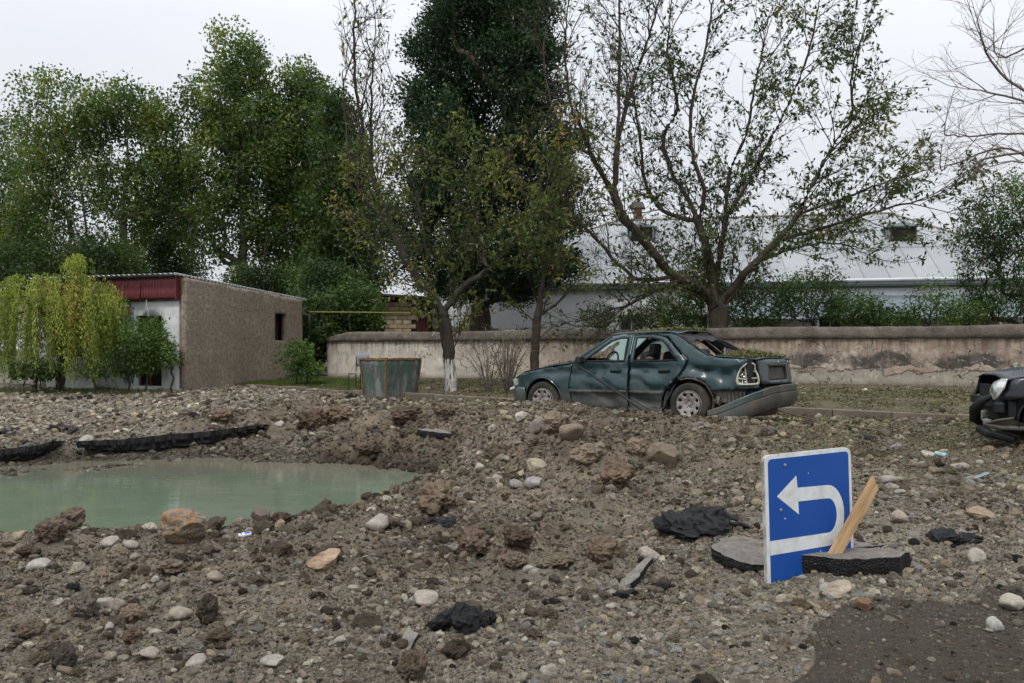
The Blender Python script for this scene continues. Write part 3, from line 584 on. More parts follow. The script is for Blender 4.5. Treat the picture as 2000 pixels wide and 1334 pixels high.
def shop():
    A = np.array([-9.34, 23.0]); root = thing('shop_building', 'small lean-to shop with bare brown rendered side wall and maroon fascia at left', 'building', (A[0], A[1], .55), (0, 0, math.atan2(.95, .31)))
    # local x runs back along the side wall, local y runs left along the front
    t1 = mat_render('grey_brown_render', (.315, .258, .198), (.45, .38, .295), (.222, .180, .138))
    fn = lambda a, b: (a, 0, b)
    win = [(4.28, 1.42), (4.94, 1.42), (4.94, 2.32), (4.28, 2.32)]
    o = panel('side_wall', [(0, -.4), (5.9, -.4), (5.9, 2.85), (0, 3.14)], [win], .12, lambda a, b: (a, .012*float(fbm(a*3, b*3, 1., 3)), b), t1, root, .22, 1)
    fr = MB()
    for c, d in (((4.61, .15, 2.30), (.64, .05, .05)), ((4.61, .15, 1.44), (.64, .05, .05)), ((4.31, .15, 1.87), (.05, .05, .82)), ((4.91, .15, 1.87), (.05, .05, .82)), ((4.66, .155, 1.87), (.04, .045, .80)), ((4.61, .155, 1.98), (.58, .045, .04))): fr.box(c, d)
    w = fr.build('window', simple('red_brown_wood', (.10, .035, .025), .6, var=.4), root)
    MB().box((4.45, .19, 2.14), (.26, .006, .28)).build('pane', simple('old_glass', (.04, .04, .045), .12, bump=0), w); MB().box((4.79, .19, 2.14), (.22, .006, .28)).build('pane', bpy.data.materials['old_glass'], w)
    V = []; 
    for i in range(20):
        for z in (1.5, 1.75, 1.98): V.append((4.36+i*.014*(1 if z > 1.6 else .65), .22+.02*math.sin(i*1.3), z))
    link('curtain', mesh_np('curtain', V, [(i*3+k, i*3+k+1, i*3+k+4, i*3+k+3) for i in range(19) for k in range(2)], simple('curtain_cloth', (.35, .34, .36), .9, bump=0), True), w)
    MB().box((4.61, -.03, 1.40), (.74, .16, .05)).build('window_sill', M_KERB2, root, bevel=.01)
    # front wall (in the plane x = 0), openings
    ops = [[(.60, .08), (1.50, .08), (1.50, 2.08), (.60, 2.08)], [(1.96, .85), (3.0, .85), (3.0, 2.08), (1.96, 2.08)], [(3.4, .85), (4.7, .85), (4.7, 2.08), (3.4, 2.08)]]
    panel('front_wall', [(0.0, -.4), (5.1, -.4), (5.1, 3.0), (0.0, 3.0)], ops, .3, lambda a, b: (-.01, a, b), M_WHITE, root, .2, 1)
    MB().box((1.1, 2.6, .9), (.06, 4.9, 2.0)).box((1.1, 2.6, 2.2), (2.0, 4.9, .05)).box((5.85, 2.55, 1.2), (.1, 5.1, 3.1)).box((3.0, 5.05, 1.2), (5.8, .1, 3.1)).build('inner_walls', simple('dim_room', (.05, .048, .045), .9), root)
    MB().box((.08, 1.05, 1.05), (.05, .06, 2.0)).box((.08, 1.05, 2.03), (.05, .86, .06)).build('door_frame', bpy.data.materials['red_brown_wood'], root)
    MB().box((.05, 2.48, 1.46), (.04, .05, 1.2)).box((.05, 2.48, 1.6), (.04, 1.0, .04)).build('window_frame', M_WHITE, root); MB().box((.05, 4.05, 1.46), (.04, .05, 1.2)).build('window_frame', M_WHITE, root)
    # painted poster between door and window
    t = NT('poster_print'); n = t.noise(9, 4, .6, dist=1.2); col = t.ramp(n, [(.35, (.02, .14, .32)), (.48, (.03, .22, .42)), (.56, (.35, .42, .40)), (.66, (.30, .22, .06))]); t.set(col, .6)
    MB().box((-.03, 1.72, 1.25), (.03, .30, 2.2)).build('poster', t.m, root)
    t = NT('poster_head'); t.set((.36, .13, .03), .6); MB().box((-.048, 1.72, 2.2), (.004, .22, .16)).build('poster_picture', t.m, root)
    # fascia of profiled maroon sheets, some knocked askew
    tm = NT('maroon_sheet'); n = tm.noise(4, 5, .6); tm.set(tm.ramp(n, [(.3, (.085, .012, .018)), (.7, (.135, .022, .028))]), .45, .1); tm.bump(tm.noise(60, 3), .002)
    MB().box((.05, 2.55, 2.92), (.12, 5.0, .05)).box((.05, 2.55, 2.5), (.12, 5.0, .05)).build('fascia_frame', simple('grey_batten', (.2, .2, .2), .8), root)
    y = 0.0
    for k, wd in enumerate([.62, .62, .97, .97, .97, .97]):
        xs = np.linspace(0, wd, 25); V = []; rows = np.linspace(0, .62, 9)
        for r_, z in enumerate(rows):
            for x in xs: V.append((-.12-.018*abs(math.cos(x*2*PI/.2))-(.02 if r_ % 4 else .0)-.05*(1-z/.62)*(k == 2)+.02*z*(k == 1), x, z))
        Fc = [(r_*25+i, r_*25+i+1, (r_+1)*25+i+1, (r_+1)*25+i) for r_ in range(8) for i in range(24)]
        o = link('fascia_panel', mesh_np('fascia_panel', V, Fc, tm.m, True), root, (0, y-.02, 2.52-.015*(k == 2)), (0, 0, 0) if k != 2 else (.012, 0, 0))
        s = o.modifiers.new('thickness', 'SOLIDIFY'); s.thickness = .004; y += wd-.01
    MB().box((-.06, -.03, 2.83), (.26, .03, .66)).build('fascia_end', tm.m, root)
    # lean-to roof
    sheet('roof', 5.30, 6.6, .18, .018, lambda x, y, z: (y-.35, x-.12, 3.21-(y-.35)*.051+z), M_METAL, root, 6, 2, .004)
    e_ = MB()
    for i in range(42): e_.box((-.3+i*.16, -.135, 3.205-(i*.16-.0)*.051), (.09, .02, .035))
    e_.tube([(-.36, -.135, 3.235), (6.3, -.135, 2.895)], .014, 6).build('roof_edge', simple('pale_tin_edge', (.55, .57, .57), .5, .3, bump=0), root)
    # dangling sheet scraps and a cable
    for k, (y, dz, w_, a) in enumerate([(2.05, .32, .10, .5), (1.72, .42, .08, -.35), (2.15, .25, .07, 1.0)]):
        MB().box((0, 0, -dz/2), (.01, w_, dz), R=Euler((a*.5, .1, 0)).to_matrix()).build('hanging_scrap', M_WHITE, root, loc=(-.16, y, 2.5))
    MB().tube([(-.16, 1.0, 2.52), (-.18, .97, 2.38), (-.17, .92, 2.2), (-.17, .93, 2.05)], .008, 6).build('dangling_cable', M_WHITE, root)
    MB().box((-.5, 3.6, .45), (.08, 2.2, .9)).build('porch_parapet', M_WHITE, root)
shop()
# ---- low metal railing at left
def railing(name, x0, x1, y, zb, h, label):
    root = thing(name, label, 'railing', (x0, y, zb)); L = x1-x0; m = simple('pale_rail_paint', (.34, .36, .36), .5, .3, var=.2, bump=0)
    MB().box((L/2, 0, h), (L, .035, .035)).build('top_rail', m, root); MB().box((L/2, 0, .12), (L, .03, .03)).build('bottom_rail', m, root)
    n = int(L/.13); me = None
    for i in range(n+1):
        x = i*L/n
        if me is None: b = MB().box((0, 0, h/2+.03), (.016, .016, h-.1)).build('baluster', m, root); me = b.data
        else: b = link('baluster', me, root)
        b.location = (x, 0, .0)
    for x in (0, L/2, L): MB().box((x, 0, h/2-.05), (.05, .05, h+.2)).build('post', m, root)
railing('metal_railing', -14.9, -12.15, 23.75+.6, .62, .82, 'pale metal railing with thin upright bars under the willow')
railing('metal_railing', -12.0, -11.2, 24.6, .62, .80, 'short pale railing section right of the willow trunk')
# ---- limestone brick shed, its bricks single pieces
def shed():
    x0, x1, Y = -6.42, -3.62, 35.0; root = thing('brick_shed', 'small yellow limestone brick shed with dark window behind the wall', 'shed', (x0, Y, .7))
    MB().box(((x1-x0)/2, .30, 1.5), (x1-x0-.02, .36, 3.02)).build('mortar_wall', simple('dark_mortar', (.10, .085, .065), .95), root); MB().box(((x1-x0)/2, 2.4, 1.5), (x1-x0, .2, 3.0)).build('rear_wall', bpy.data.materials['dark_mortar'], root)
    t = NT('limestone_brick'); oi = t.new('ShaderNodeObjectInfo'); n = t.noise(9, 6, .7); c = t.mix(oi.outputs['Random'], (.46, .35, .215), (.60, .49, .33)); t.set(t.mix(.6, c, t.ramp(n, [(.3, .7), (.7, 1.2)]), 'MULTIPLY'), .92); t.bump(n, .01)
    bw, bh = .385, .188; me = MB().box((0, 0, 0), (bw-.022, .12, bh-.022)).build('brick', t.m, root).data; o = COL.objects[-1]; COL.objects.unlink(o); bpy.data.objects.remove(o); first = True; k = 0
    for r in range(6, 16):
        off = (r % 2)*bw/2
        for c_ in range(-1, 8):
            x = c_*bw+bw/2+off; z = r*bh+bh/2
            if x-bw/2 < -.03 or x+bw/2 > x1-x0-.42+.05: continue
            if .26 < x < .86 and 9 <= r <= 13: continue
            o = link('brick', me, root, (x, .065+random.uniform(-.008, .008), z), (0, random.gauss(0, .006), 0))
    MB().box((.56, .12, 2.16), (.52, .04, .88)).build('window', M_DARK, root); MB().box((.56, .07, 2.16), (.04, .04, .88)).box((.56, .07, 2.3), (.50, .04, .04)).build('window_frame', bpy.data.materials['red_brown_wood'], root)
    MB().box((2.60, .07, 1.35), (.36, .08, 2.0)).build('door', simple('dark_red_wood', (.075, .02, .018), .7, var=.3), root)
    MB().box((1.4, .9, 3.12), (3.4, 2.9, .08), R=Euler((-.1, .06, 0)).to_matrix()).build('roof', simple('dark_tin', (.045, .042, .04), .7, .2), root)
    for i in range(9): MB().box((.1+i*.34, -.42, 3.1), (.06, .5, .1), R=Euler((-.1, 0, 0)).to_matrix()).build('rafter', bpy.data.materials['dark_mortar'], root)
shed()
# ---- yellow gas pipe
def gas_pipe():
    root = thing('gas_pipe', 'thin yellow gas pipe running high between posts behind the shop', 'pipe', (-7.35, 29.6, .6)); m = simple('yellow_pipe_paint', (.22, .19, .03), .5, var=.2, bump=0)
    MB().tube([(0, 0, 2.43), (2.0, .3, 2.43), (3.6, .6, 2.42)], .022, 8).build('pipe_run', m, root)
    for x in (0.02,): MB().box((x, .05+x*.15, 1.15), (.06, .06, 2.7)).build('post', simple('grey_post', (.15, .15, .13), .7), root)
gas_pipe()
# ---- long white house with zinc roof
def house():
    a = np.array([-3.70, 38.0]); b = np.array([22.5, 33.35]); L = float(np.linalg.norm(b-a)); ang = math.atan2(b[1]-a[1], b[0]-a[0])
    root = thing('long_house', 'long white single-storey house with pale corrugated zinc roof behind the wall', 'house', (a[0], a[1], .7), (0, 0, ang))
    t = NT('peeling_white_wall'); x = t.sep(); n = t.noise(.9, 8, .7, dist=.5); f = t.noise(8, 6, .7)
    zz = t.math('ADD', t.math('DIVIDE', x[2], 4.), t.math('MULTIPLY', t.math('SUBTRACT', n, .5), .5)); pe = t.math('MULTIPLY', t.ramp(zz, [(.485, 1.), (.495, 0.)]), t.ramp(t.math('MULTIPLY', x[0], .04), [(.20, 1.), (.24, 0.)]))
    col = t.mix(t.ramp(n, [(.3, 0.), (.7, 1.)]), (.70, .71, .72), (.62, .63, .64)); col = t.mix(pe, col, t.mix(t.ramp(f, [(.4, 0.), (.6, 1.)]), (.13, .12, .105), (.20, .18, .155))); t.set(col, .88); t.bump(t.math('SUBTRACT', f, pe), .02)
    wins = [[(s, 1.0), (s+1.1, 1.0), (s+1.1, 2.5), (s, 2.5)] for s in (8.6, 11.4, 14.2, 17.0, 19.8, 22.6)]
    panel('house_wall', [(0, -.3), (L, -.3), (L, 3.55), (0, 3.55)], wins, .8, lambda u, v: (u, 0, v), t.m, root, .3, 1)
    MB().box((0.15, 4.5, 1.62), (.3, 8.8, 3.85)).box((L-.15, 4.5, 1.62), (.3, 8.8, 3.85)).box((L/2, 8.9, 1.62), (L, .3, 3.85)).box((L/2, .9, 1.6), (L-.8, .05, 3.6)).build('end_walls', M_WHITE, root)
    for w in wins:
        s = w[0][0]; f_ = MB()
        for c, d in (((s+.55, .1, 1.04), (1.1, .06, .07)), ((s+.55, .1, 2.46), (1.1, .06, .07)), ((s+.035, .1, 1.75), (.07, .06, 1.36)), ((s+1.065, .1, 1.75), (.07, .06, 1.36)), ((s+.55, .105, 1.75), (.06, .05, 1.36))): f_.box(c, d)
        wo_ = f_.build('window', M_WHITE, root); MB().box((s+.55, .13, 1.75), (1.0, .01, 1.4)).build('pane', bpy.data.materials['old_glass'], wo_)
    blue = simple('blue_grey_eave', (.25, .30, .31), .6, .2, var=.12, scale=2, bump=0)
    MB().box((L/2, -.55, 3.80), (L+1.1, .05, .20)).box((-.5, 4.5, 3.80), (.05, 10, .20)).build('eave_board', blue, root); MB().box((L/2, -.25, 3.66), (L+1.0, .6, .04)).build('soffit', simple('soffit_board', (.16, .18, .18), .8), root)
    MB().tube([(-.5, -.62, 3.90), (L*.3, -.62, 3.88), (L*.55, -.62, 3.86), (L+.5, -.62, 3.9)], .065, 8).build('gutter', M_WHITE, root); MB().tube([(.0, -.05, 3.56), (L*.25, -.05, 3.52), (L*.6, -.05, 3.5), (L, -.05, 3.54)], .05, 8).build('cornice', M_WHITE, root)
    # roof: front plane trimmed by hips at both ends, built of single sheets
    t = NT('zinc_roof'); n = t.noise(.8, 5, .6); f = t.noise(14, 6, .7); rust = t.noise(3.5, 7, .75)
    oi = t.new('ShaderNodeObjectInfo'); col = t.mix(oi.outputs['Random'], (.28, .295, .30), (.35, .365, .37)); col = t.mix(.5, col, t.ramp(n, [(.3, .8), (.7, 1.1)]), 'MULTIPLY'); sp = t.math('MULTIPLY', t.ramp(t.voro(2.6), [(.05, 1.), (.075, 0.)]), 1.); col = t.mix(sp, col, (.06, .055, .05)); col = t.mix(t.ramp(rust, [(.66, 0.), (.74, .55)]), col, (.28, .24, .20))
    t.set(col, .6, .2); zr = t.m
    S = 4.95; rise = 3.15; xh0, xh1 = 8.3, L-5.4; sl = rise/S
    def z_at(y): return 3.93+(y+.6)*sl
    w = 1.02; k = 0; x = -.6
    while x < L+.6:
        for (ya, yb, dz) in ((-.62, 1.95, 0.0), (1.83, S, .025)):
            xs = np.arange(0, w+.05, .17/6); rows = []
            for xx in xs:
                X_ = x+xx; lim = S
                if X_ < xh0: lim = -.6+(X_+.6)/(xh0+.6)*(S+.6)
                if X_ > xh1: lim = min(lim, -.6+(L+.6-X_)/(L+.6-xh1)*(S+.6))
                y1 = min(yb, lim); y0 = min(ya, y1); c = .022*math.cos(2*PI*X_/.17); rows.append([(X_, y0, z_at(y0)+c+dz), (X_, (y0+y1)/2, z_at((y0+y1)/2)+c+dz-.01), (X_, y1, z_at(y1)+c+dz)])
            if max(r[2][1]-r[0][1] for r in rows) < .05: continue
            V = [p for r in rows for p in r]; Fc = [(i*3+j, i*3+j+1, (i+1)*3+j+1, (i+1)*3+j) for i in range(len(rows)-1) for j in range(2)]
            link('roof_sheet', mesh_np('roof_sheet', V, Fc, zr, True), root)
        x += w; k += 1
    zt = z_at(S); MB().add([(-.6, -.6, 3.9), (-.6, 10.5, 3.9), (xh0, S, zt-.03)], [(0, 1, 2)]).add([(L+.6, -.6, 3.9), (L+.6, 10.5, 3.9), (xh1, S, zt-.03)], [(0, 2, 1)]).add([(-.6, 10.5, 3.9), (L+.6, 10.5, 3.9), (xh1, S, zt-.03), (xh0, S, zt-.03)], [(0, 1, 2, 3)]).build('rear_roof', zr, root)
    MB().tube([(xh0, S, zt+.03), (xh1, S, zt+.03)], .07, 8).tube([(-.6, -.6, 3.97), (xh0, S, zt+.03)], .06, 8).tube([(L+.6, -.6, 3.97), (xh1, S, zt+.03)], .06, 8).build('ridge_cap', simple('rusty_ridge', (.22, .17, .14), .7, .2), root)
    for s, y in ((9.55, 2.9), (21.1, 2.35)):
        z = z_at(y)-.1; d = MB().box((s, y+.75, z+.35), (1.16, 1.5, .9)).build('dormer', blue, root)
        MB().box((s, y-.012, z+.38), (.98, .02, .72)).build('opening', M_DARK, d); MB().add([(s-.72, y-.12, z+.78), (s+.72, y-.12, z+.78), (s, y-.12, z+.98), (s-.72, y+1.7, z+.78), (s+.72, y+1.7, z+.78), (s, y+1.7, z+.98)], [(0, 1, 2), (0, 2, 5, 3), (1, 4, 5, 2), (0, 3, 4, 1)]).build('dormer_roof', blue, d)
        f_ = MB()
        for c, e in (((s-.52, y-.03, z+.36), (.06, .06, .8)), ((s+.52, y-.03, z+.36), (.06, .06, .8)), ((s, y-.035, z-.0), (1.1, .05, .05))): f_.box(c, e)
        f_.build('dormer_frame', bpy.data.materials['red_brown_wood'] if s > 12 else blue, d)
    c = MB().box((9.3, S+.3, zt+.15), (.42, .42, 1.2)).build('chimney', simple('chimney_brick', (.20, .12, .08), .9), root); MB().box((9.3, S+.3, zt+.82), (.75, .7, .3), tp=.7).build('chimney_cap', simple('chimney_tin', (.10, .085, .075), .8), c)
    # lean-to canopy of bent sheet metal on the right part of the front
    V = []; n = 30
    for i in range(n):
        s = 13.0+i*(L-13.0)/(n-1)
        for j in range(9):
            q = j/8; V.append((s, -.05-3.0*q, 3.28-.95*q**1.6+.05*float(fbm(s*1.2, q*2, 1., 3))-.25*max(0, q-.8)*5*.5))
    link('canopy', mesh_np('canopy', V, [(i*9+j, i*9+j+1, (i+1)*9+j+1, (i+1)*9+j) for i in range(n-1) for j in range(8)], simple('dull_zinc', (.15, .18, .195), .5, .35, var=.2, scale=1.5, bump=.01), True), root)
    for s in (13.2, 16.5, 19.8, 23.1, 26.3): MB().box((s, -2.9, 1.0), (.09, .09, 2.3)).build('canopy_post', M_METAL, root)
house()
# ================================================================ TREES
def mat_bark(name, c1, c2, white=None):
    t = NT(name); x = t.sep(); n = t.noise(3.0, 6, .65, mp=(5, 5, .8)); f = t.noise(30, 5, .7, mp=(1, 1, .3))
    col = t.mix(t.ramp(n, [(.3, 0.), (.7, 1.)]), c1, c2); col = t.mix(.6, col, t.ramp(f, [(.3, .55), (.7, 1.4)]), 'MULTIPLY')
    if white is not None:
        zz = t.math('ADD', x[2], t.math('MULTIPLY', t.noise(5, 5, .6), .25)); wv = t.math('MULTIPLY', t.ramp(t.math('DIVIDE', zz, 2.), [(white/2, 1.), (white/2+.02, 0.)]), t.ramp(n, [(.40, .0), (.50, 1.)])); col = t.mix(wv, col, (.60, .57, .53))
    t.set(col, .93, spec=.12); t.bump(t.math('ADD', n, t.math('MULTIPLY', f, .4)), .03); return t.m
def mat_leaf(name, stops, rough=.55, trans=.3):
    t = NT(name); a = t.attr('tone', out=2); col = t.ramp(a, stops); t.set(col, rough, spec=.25)
    tr = t.new('ShaderNodeBsdfTranslucent'); t.l.new(t.mix(1., col, (1.2, 1.5, .6), 'MULTIPLY'), tr.inputs[0]); mx = t.new('ShaderNodeMixShader'); mx.inputs[0].default_value = trans
    t.l.new(t.p.outputs[0], mx.inputs[1]); t.l.new(tr.outputs[0], mx.inputs[2]); t.l.new(mx.outputs[0], t.out.inputs[0]); return t.m
class Skel:
    thin = 1.0
    def __init__(s, seed): s.P = []; s.par = []; s.tips = []; s.R = np.random.default_rng(seed); s.rmin = {}
    def node(s, p, par): s.P.append(np.array(p, float)); s.par.append(par); return len(s.P)-1
    def limb(s, pts, start=None, step=.25, wob=.03):
        """a limb along given points; start: node index to grow from (else nearest node)"""
        pts = [np.array(p, float) for p in pts]
        if start is None and s.P: start = int(np.argmin(np.linalg.norm(np.array(s.P)-pts[0], axis=1)))
        cur = start if start is not None else s.node(pts[0], -1); full = [s.P[cur]]+pts[1:] if s.P else pts
        for i in range(len(full)-1):
            p0 = full[max(i-1, 0)]; p1, p2 = full[i], full[i+1]; p3 = full[min(i+2, len(full)-1)]; m = max(1, int(np.linalg.norm(p2-p1)/step))
            for j in range(1, m+1):
                t = j/m; q = .5*((2*p1)+(-p0+p2)*t+(2*p0-5*p1+4*p2-p3)*t*t+(-p0+3*p1-3*p2+p3)*t**3)
                cur = s.node(q+s.R.normal(0, wob, 3)*(j < m), cur)
        return cur
    def grow(s, T, step=.3, up=.5, wob=.06, lift=0., maxd=9.):
        T = np.asarray(T); base = s.P[0]; order = np.argsort(np.linalg.norm(T-base, axis=1)); cap = len(s.P)+len(T)*40; A = np.zeros((cap, 3)); n = len(s.P); A[:n] = s.P; DR = np.zeros((cap, 3)); DR[:n] = [(s.P[i]-s.P[s.par[i]])/(np.linalg.norm(s.P[i]-s.P[s.par[i]])+1e-9) if s.par[i] >= 0 else (0, 0, 1) for i in range(n)]
        for k in order:
            t = T[k]; d = A[:n]-t; dl = np.sqrt((d*d).sum(1)); ca = -(d*DR[:n]).sum(1)/(dl+1e-6); c = dl*(1+.9*(1-ca))+up*np.clip(d[:, 2], 0, None); i = int(np.argmin(c)); a = A[i]; L = float(np.linalg.norm(t-a))
            if L < step*.5 or L > maxd: continue
            pr = s.par[i]; d0 = (a-A[pr]) if pr >= 0 else np.array([0, 0, 1.]); d0 = d0/(np.linalg.norm(d0)+1e-9); m = max(2, int(L/step)); cur = i; ctrl = a+d0*L*.42+np.array([0, 0, lift*L])
            off = 0
            for j in range(1, m+1):
                q = j/m; p = (1-q)**2*a+2*q*(1-q)*ctrl+q*q*t
                if j < m: off = off*.6+s.R.normal(0, wob, 3)*min(1, L)*.6; p = p+off
                if n >= cap: break
                dd = p-s.P[cur]; DR[n] = dd/(np.linalg.norm(dd)+1e-9); cur = s.node(p, cur); A[n] = p; n += 1
            s.tips.append(cur)
    def shoots(s, idx, L1=(.8, 2.2), sp=.35, trop=.10, out=None, ang=(22, 50), levels=3, keep=None):
        """long, nearly straight side shoots with their own finer twigs"""
        R = s.R; s.leafn = getattr(s, 'leafn', [])
        def go(i, d, L, lev):
            m = max(2, int(L/(.24 if lev == 1 else .14))); cur = i; p = s.P[i].copy(); st = L/m; since = R.uniform(0, .3)
            for j in range(m):
                d = d+np.array([0, 0, trop*(1.3-d[2])*st/.25])+R.normal(0, .075, 3); d /= np.linalg.norm(d); p = p+d*st
                if keep and not keep(p): 
                    if j > 0: s.tips.append(cur)
                    return
                cur = s.node(p.copy(), cur); since += st
                if lev >= 2: s.leafn.append((cur, d.copy(), lev))
                if lev < levels and since > (.26 if lev == 1 else .17) and j < m: 
                    since = R.uniform(0, .12); a = math.radians(R.uniform(*ang)); q = R.normal(size=3); q -= d*q.dot(d); q /= np.linalg.norm(q); d2 = d*math.cos(a)+q*math.sin(a)
                    go(cur, d2, (L*(1-j/m)*R.uniform(.35, .75)+.18) if lev == 1 else R.uniform(.12, .34), lev+1)
            s.tips.append(cur)
        acc = 0
        for i in idx:
            if s.par[i] < 0: continue
            dv = s.P[i]-s.P[s.par[i]]; acc += np.linalg.norm(dv)
            if acc < sp: continue
            acc = R.uniform(-.2, .1)*sp; d = dv/np.linalg.norm(dv); a = math.radians(R.uniform(25, 65)); q = R.normal(size=3)+np.array([0, 0, .5]); 
            if out is not None: q += out(s.P[i])
            q -= d*q.dot(d); q /= np.linalg.norm(q)+1e-9; go(i, d*math.cos(a)+q*math.sin(a), R.uniform(*L1), 1)
    def radii(s, r0, rt=.006, e=2.3):
        n = len(s.P); a = np.zeros(n); ch = np.zeros(n, int)
        for i in range(n-1, -1, -1):
            if ch[i] == 0: a[i] = rt**e
            if s.par[i] >= 0: a[s.par[i]] += a[i]; ch[s.par[i]] += 1
        r = a**(1/e); 
        if r0: # match the trunk, keep the twigs
            k = r0/r[0]; w = np.clip(np.log(r/rt)/np.log(max(r[0]/rt, 1.01)), 0, 1); r = rt*(r0/rt)**(w**s.thin)
        s.r = r; return r
    def mesh(s, name, mat, flare=1.25, gn=.0):
        P = np.array(s.P); par = np.array(s.par); r = s.r.copy(); idx = np.where(par >= 0)[0]; pp = par[idx]
        D = P[idx]-P[pp]; D /= np.linalg.norm(D, axis=1)[:, None]+1e-9; best = {}
        for i in idx:
            if par[i] not in best or r[i] > r[best[par[i]]]: best[par[i]] = i
        main = np.array([best[p] == i for i, p in zip(idx, pp)]); Dn = np.zeros_like(P); Dn[idx] = D; Dn[0] = [0, 0, 1]
        dstart = np.where(main[:, None], Dn[pp]*1.0, D); rs = np.where(main, r[pp], np.minimum(r[pp], r[idx]*1.25))
        bad = (dstart*D).sum(1) < .3; dstart[bad] = D[bad]
        Vs = []; Fs = []; off = 0
        for lo, hi, k in ((0, .012, 3), (.012, .045, 5), (.045, 9, 10)):
            m = (r[idx] >= lo) & (r[idx] < hi)
            if not m.any(): continue
            ids = idx[m]; n = len(ids); ang = np.arange(k)*2*PI/k
            def ring(C, Dr, rad, g):
                ref = np.where(np.abs(Dr[:, 2:3]) < .9, np.array([[0, 0, 1.]]), np.array([[1., 0, 0]])); u = np.cross(Dr, ref); u /= np.linalg.norm(u, axis=1)[:, None]; w = np.cross(Dr, u)
                q = C[:, None]+(u[:, None]*np.cos(ang)[None, :, None]+w[:, None]*np.sin(ang)[None, :, None])*rad[:, None, None]
                if g and lo > .04:
                    dd = q-C[:, None]; q = C[:, None]+dd*(1+g*fbm(q[..., 0]*6, q[..., 1]*6, q[..., 2]*1.5, 3))[..., None]
                return q
            a = ring(P[pp[m]], dstart[m], rs[m], gn); b = ring(P[ids], D[m] if False else Dn[ids], r[ids], gn)
            V = np.concatenate([a, b], 1).reshape(-1, 3); f = np.arange(k); q = np.stack([f, (f+1) % k, (f+1) % k+k, f+k], 1)
            Fq = (q[None]+(np.arange(n)*2*k)[:, None, None]).reshape(-1, 4)+off; off += len(V); Vs.append(V); Fs.append(Fq)
        return mesh_np(name, np.concatenate(Vs), np.concatenate(Fs), mat, True)
def leaf_mesh(name, C, size, mat, R, droop=.35, asp=.42, nrm=None, up=.5, tone=None, dirs=None):
    """leaves centred at C: folded quads of two triangles each"""
    n = len(C); size = np.broadcast_to(size, n)*R.uniform(.7, 1.25, n)
    d = dirs if dirs is not None else R.normal(size=(n, 3)); d = d+0; d[:, 2] -= droop if dirs is None else 0; d /= np.linalg.norm(d, axis=1)[:, None]+1e-9
    nr = R.normal(size=(n, 3)); nr[:, 2] += up*2; s = np.cross(d, nr); s /= np.linalg.norm(s, axis=1)[:, None]+1e-9; u = np.cross(s, d)
    h = size[:, None]; b = C; tip = C+d*h; mid = C+d*h*.48+u*h*.10
    V = np.stack([b, mid+s*h*asp/2-u*h*.12, tip, mid-s*h*asp/2-u*h*.12], 1).reshape(-1, 3)
    i = np.arange(n)*4; Fc = np.concatenate([np.stack([i, i+1, i+2], 1), np.stack([i, i+2, i+3], 1)])
    me = mesh_np(name, V, Fc, mat, False); tn = R.random(n) if tone is None else tone; at_ = me.attributes.new('tone', 'FLOAT', 'FACE'); at_.data.foreach_set('value', np.concatenate([tn, tn]).astype(np.float32)); return me
def blob_pts(blobs, n, R, Y0, shell=.0):
    """points inside ellipsoids given as (u, v, ru, rv, depth radius in m, depth shift, weight)"""
    w = np.array([b[2]*b[3]*(b[6] if len(b) > 6 else 1) for b in blobs], float); w /= w.sum(); ids = R.choice(len(blobs), n, p=w); out = []
    for k in ids:
        u, v, ru, rv, dr, ds = blobs[k][:6]; d = R.normal(size=3); d /= np.linalg.norm(d); q = d*R.random()**((1/3.) if not shell else shell)
        out.append(P3(u+q[0]*ru, v+q[2]*rv, Y0)+np.array([0, q[1]*dr+ds, 0]))
    return np.array(out)
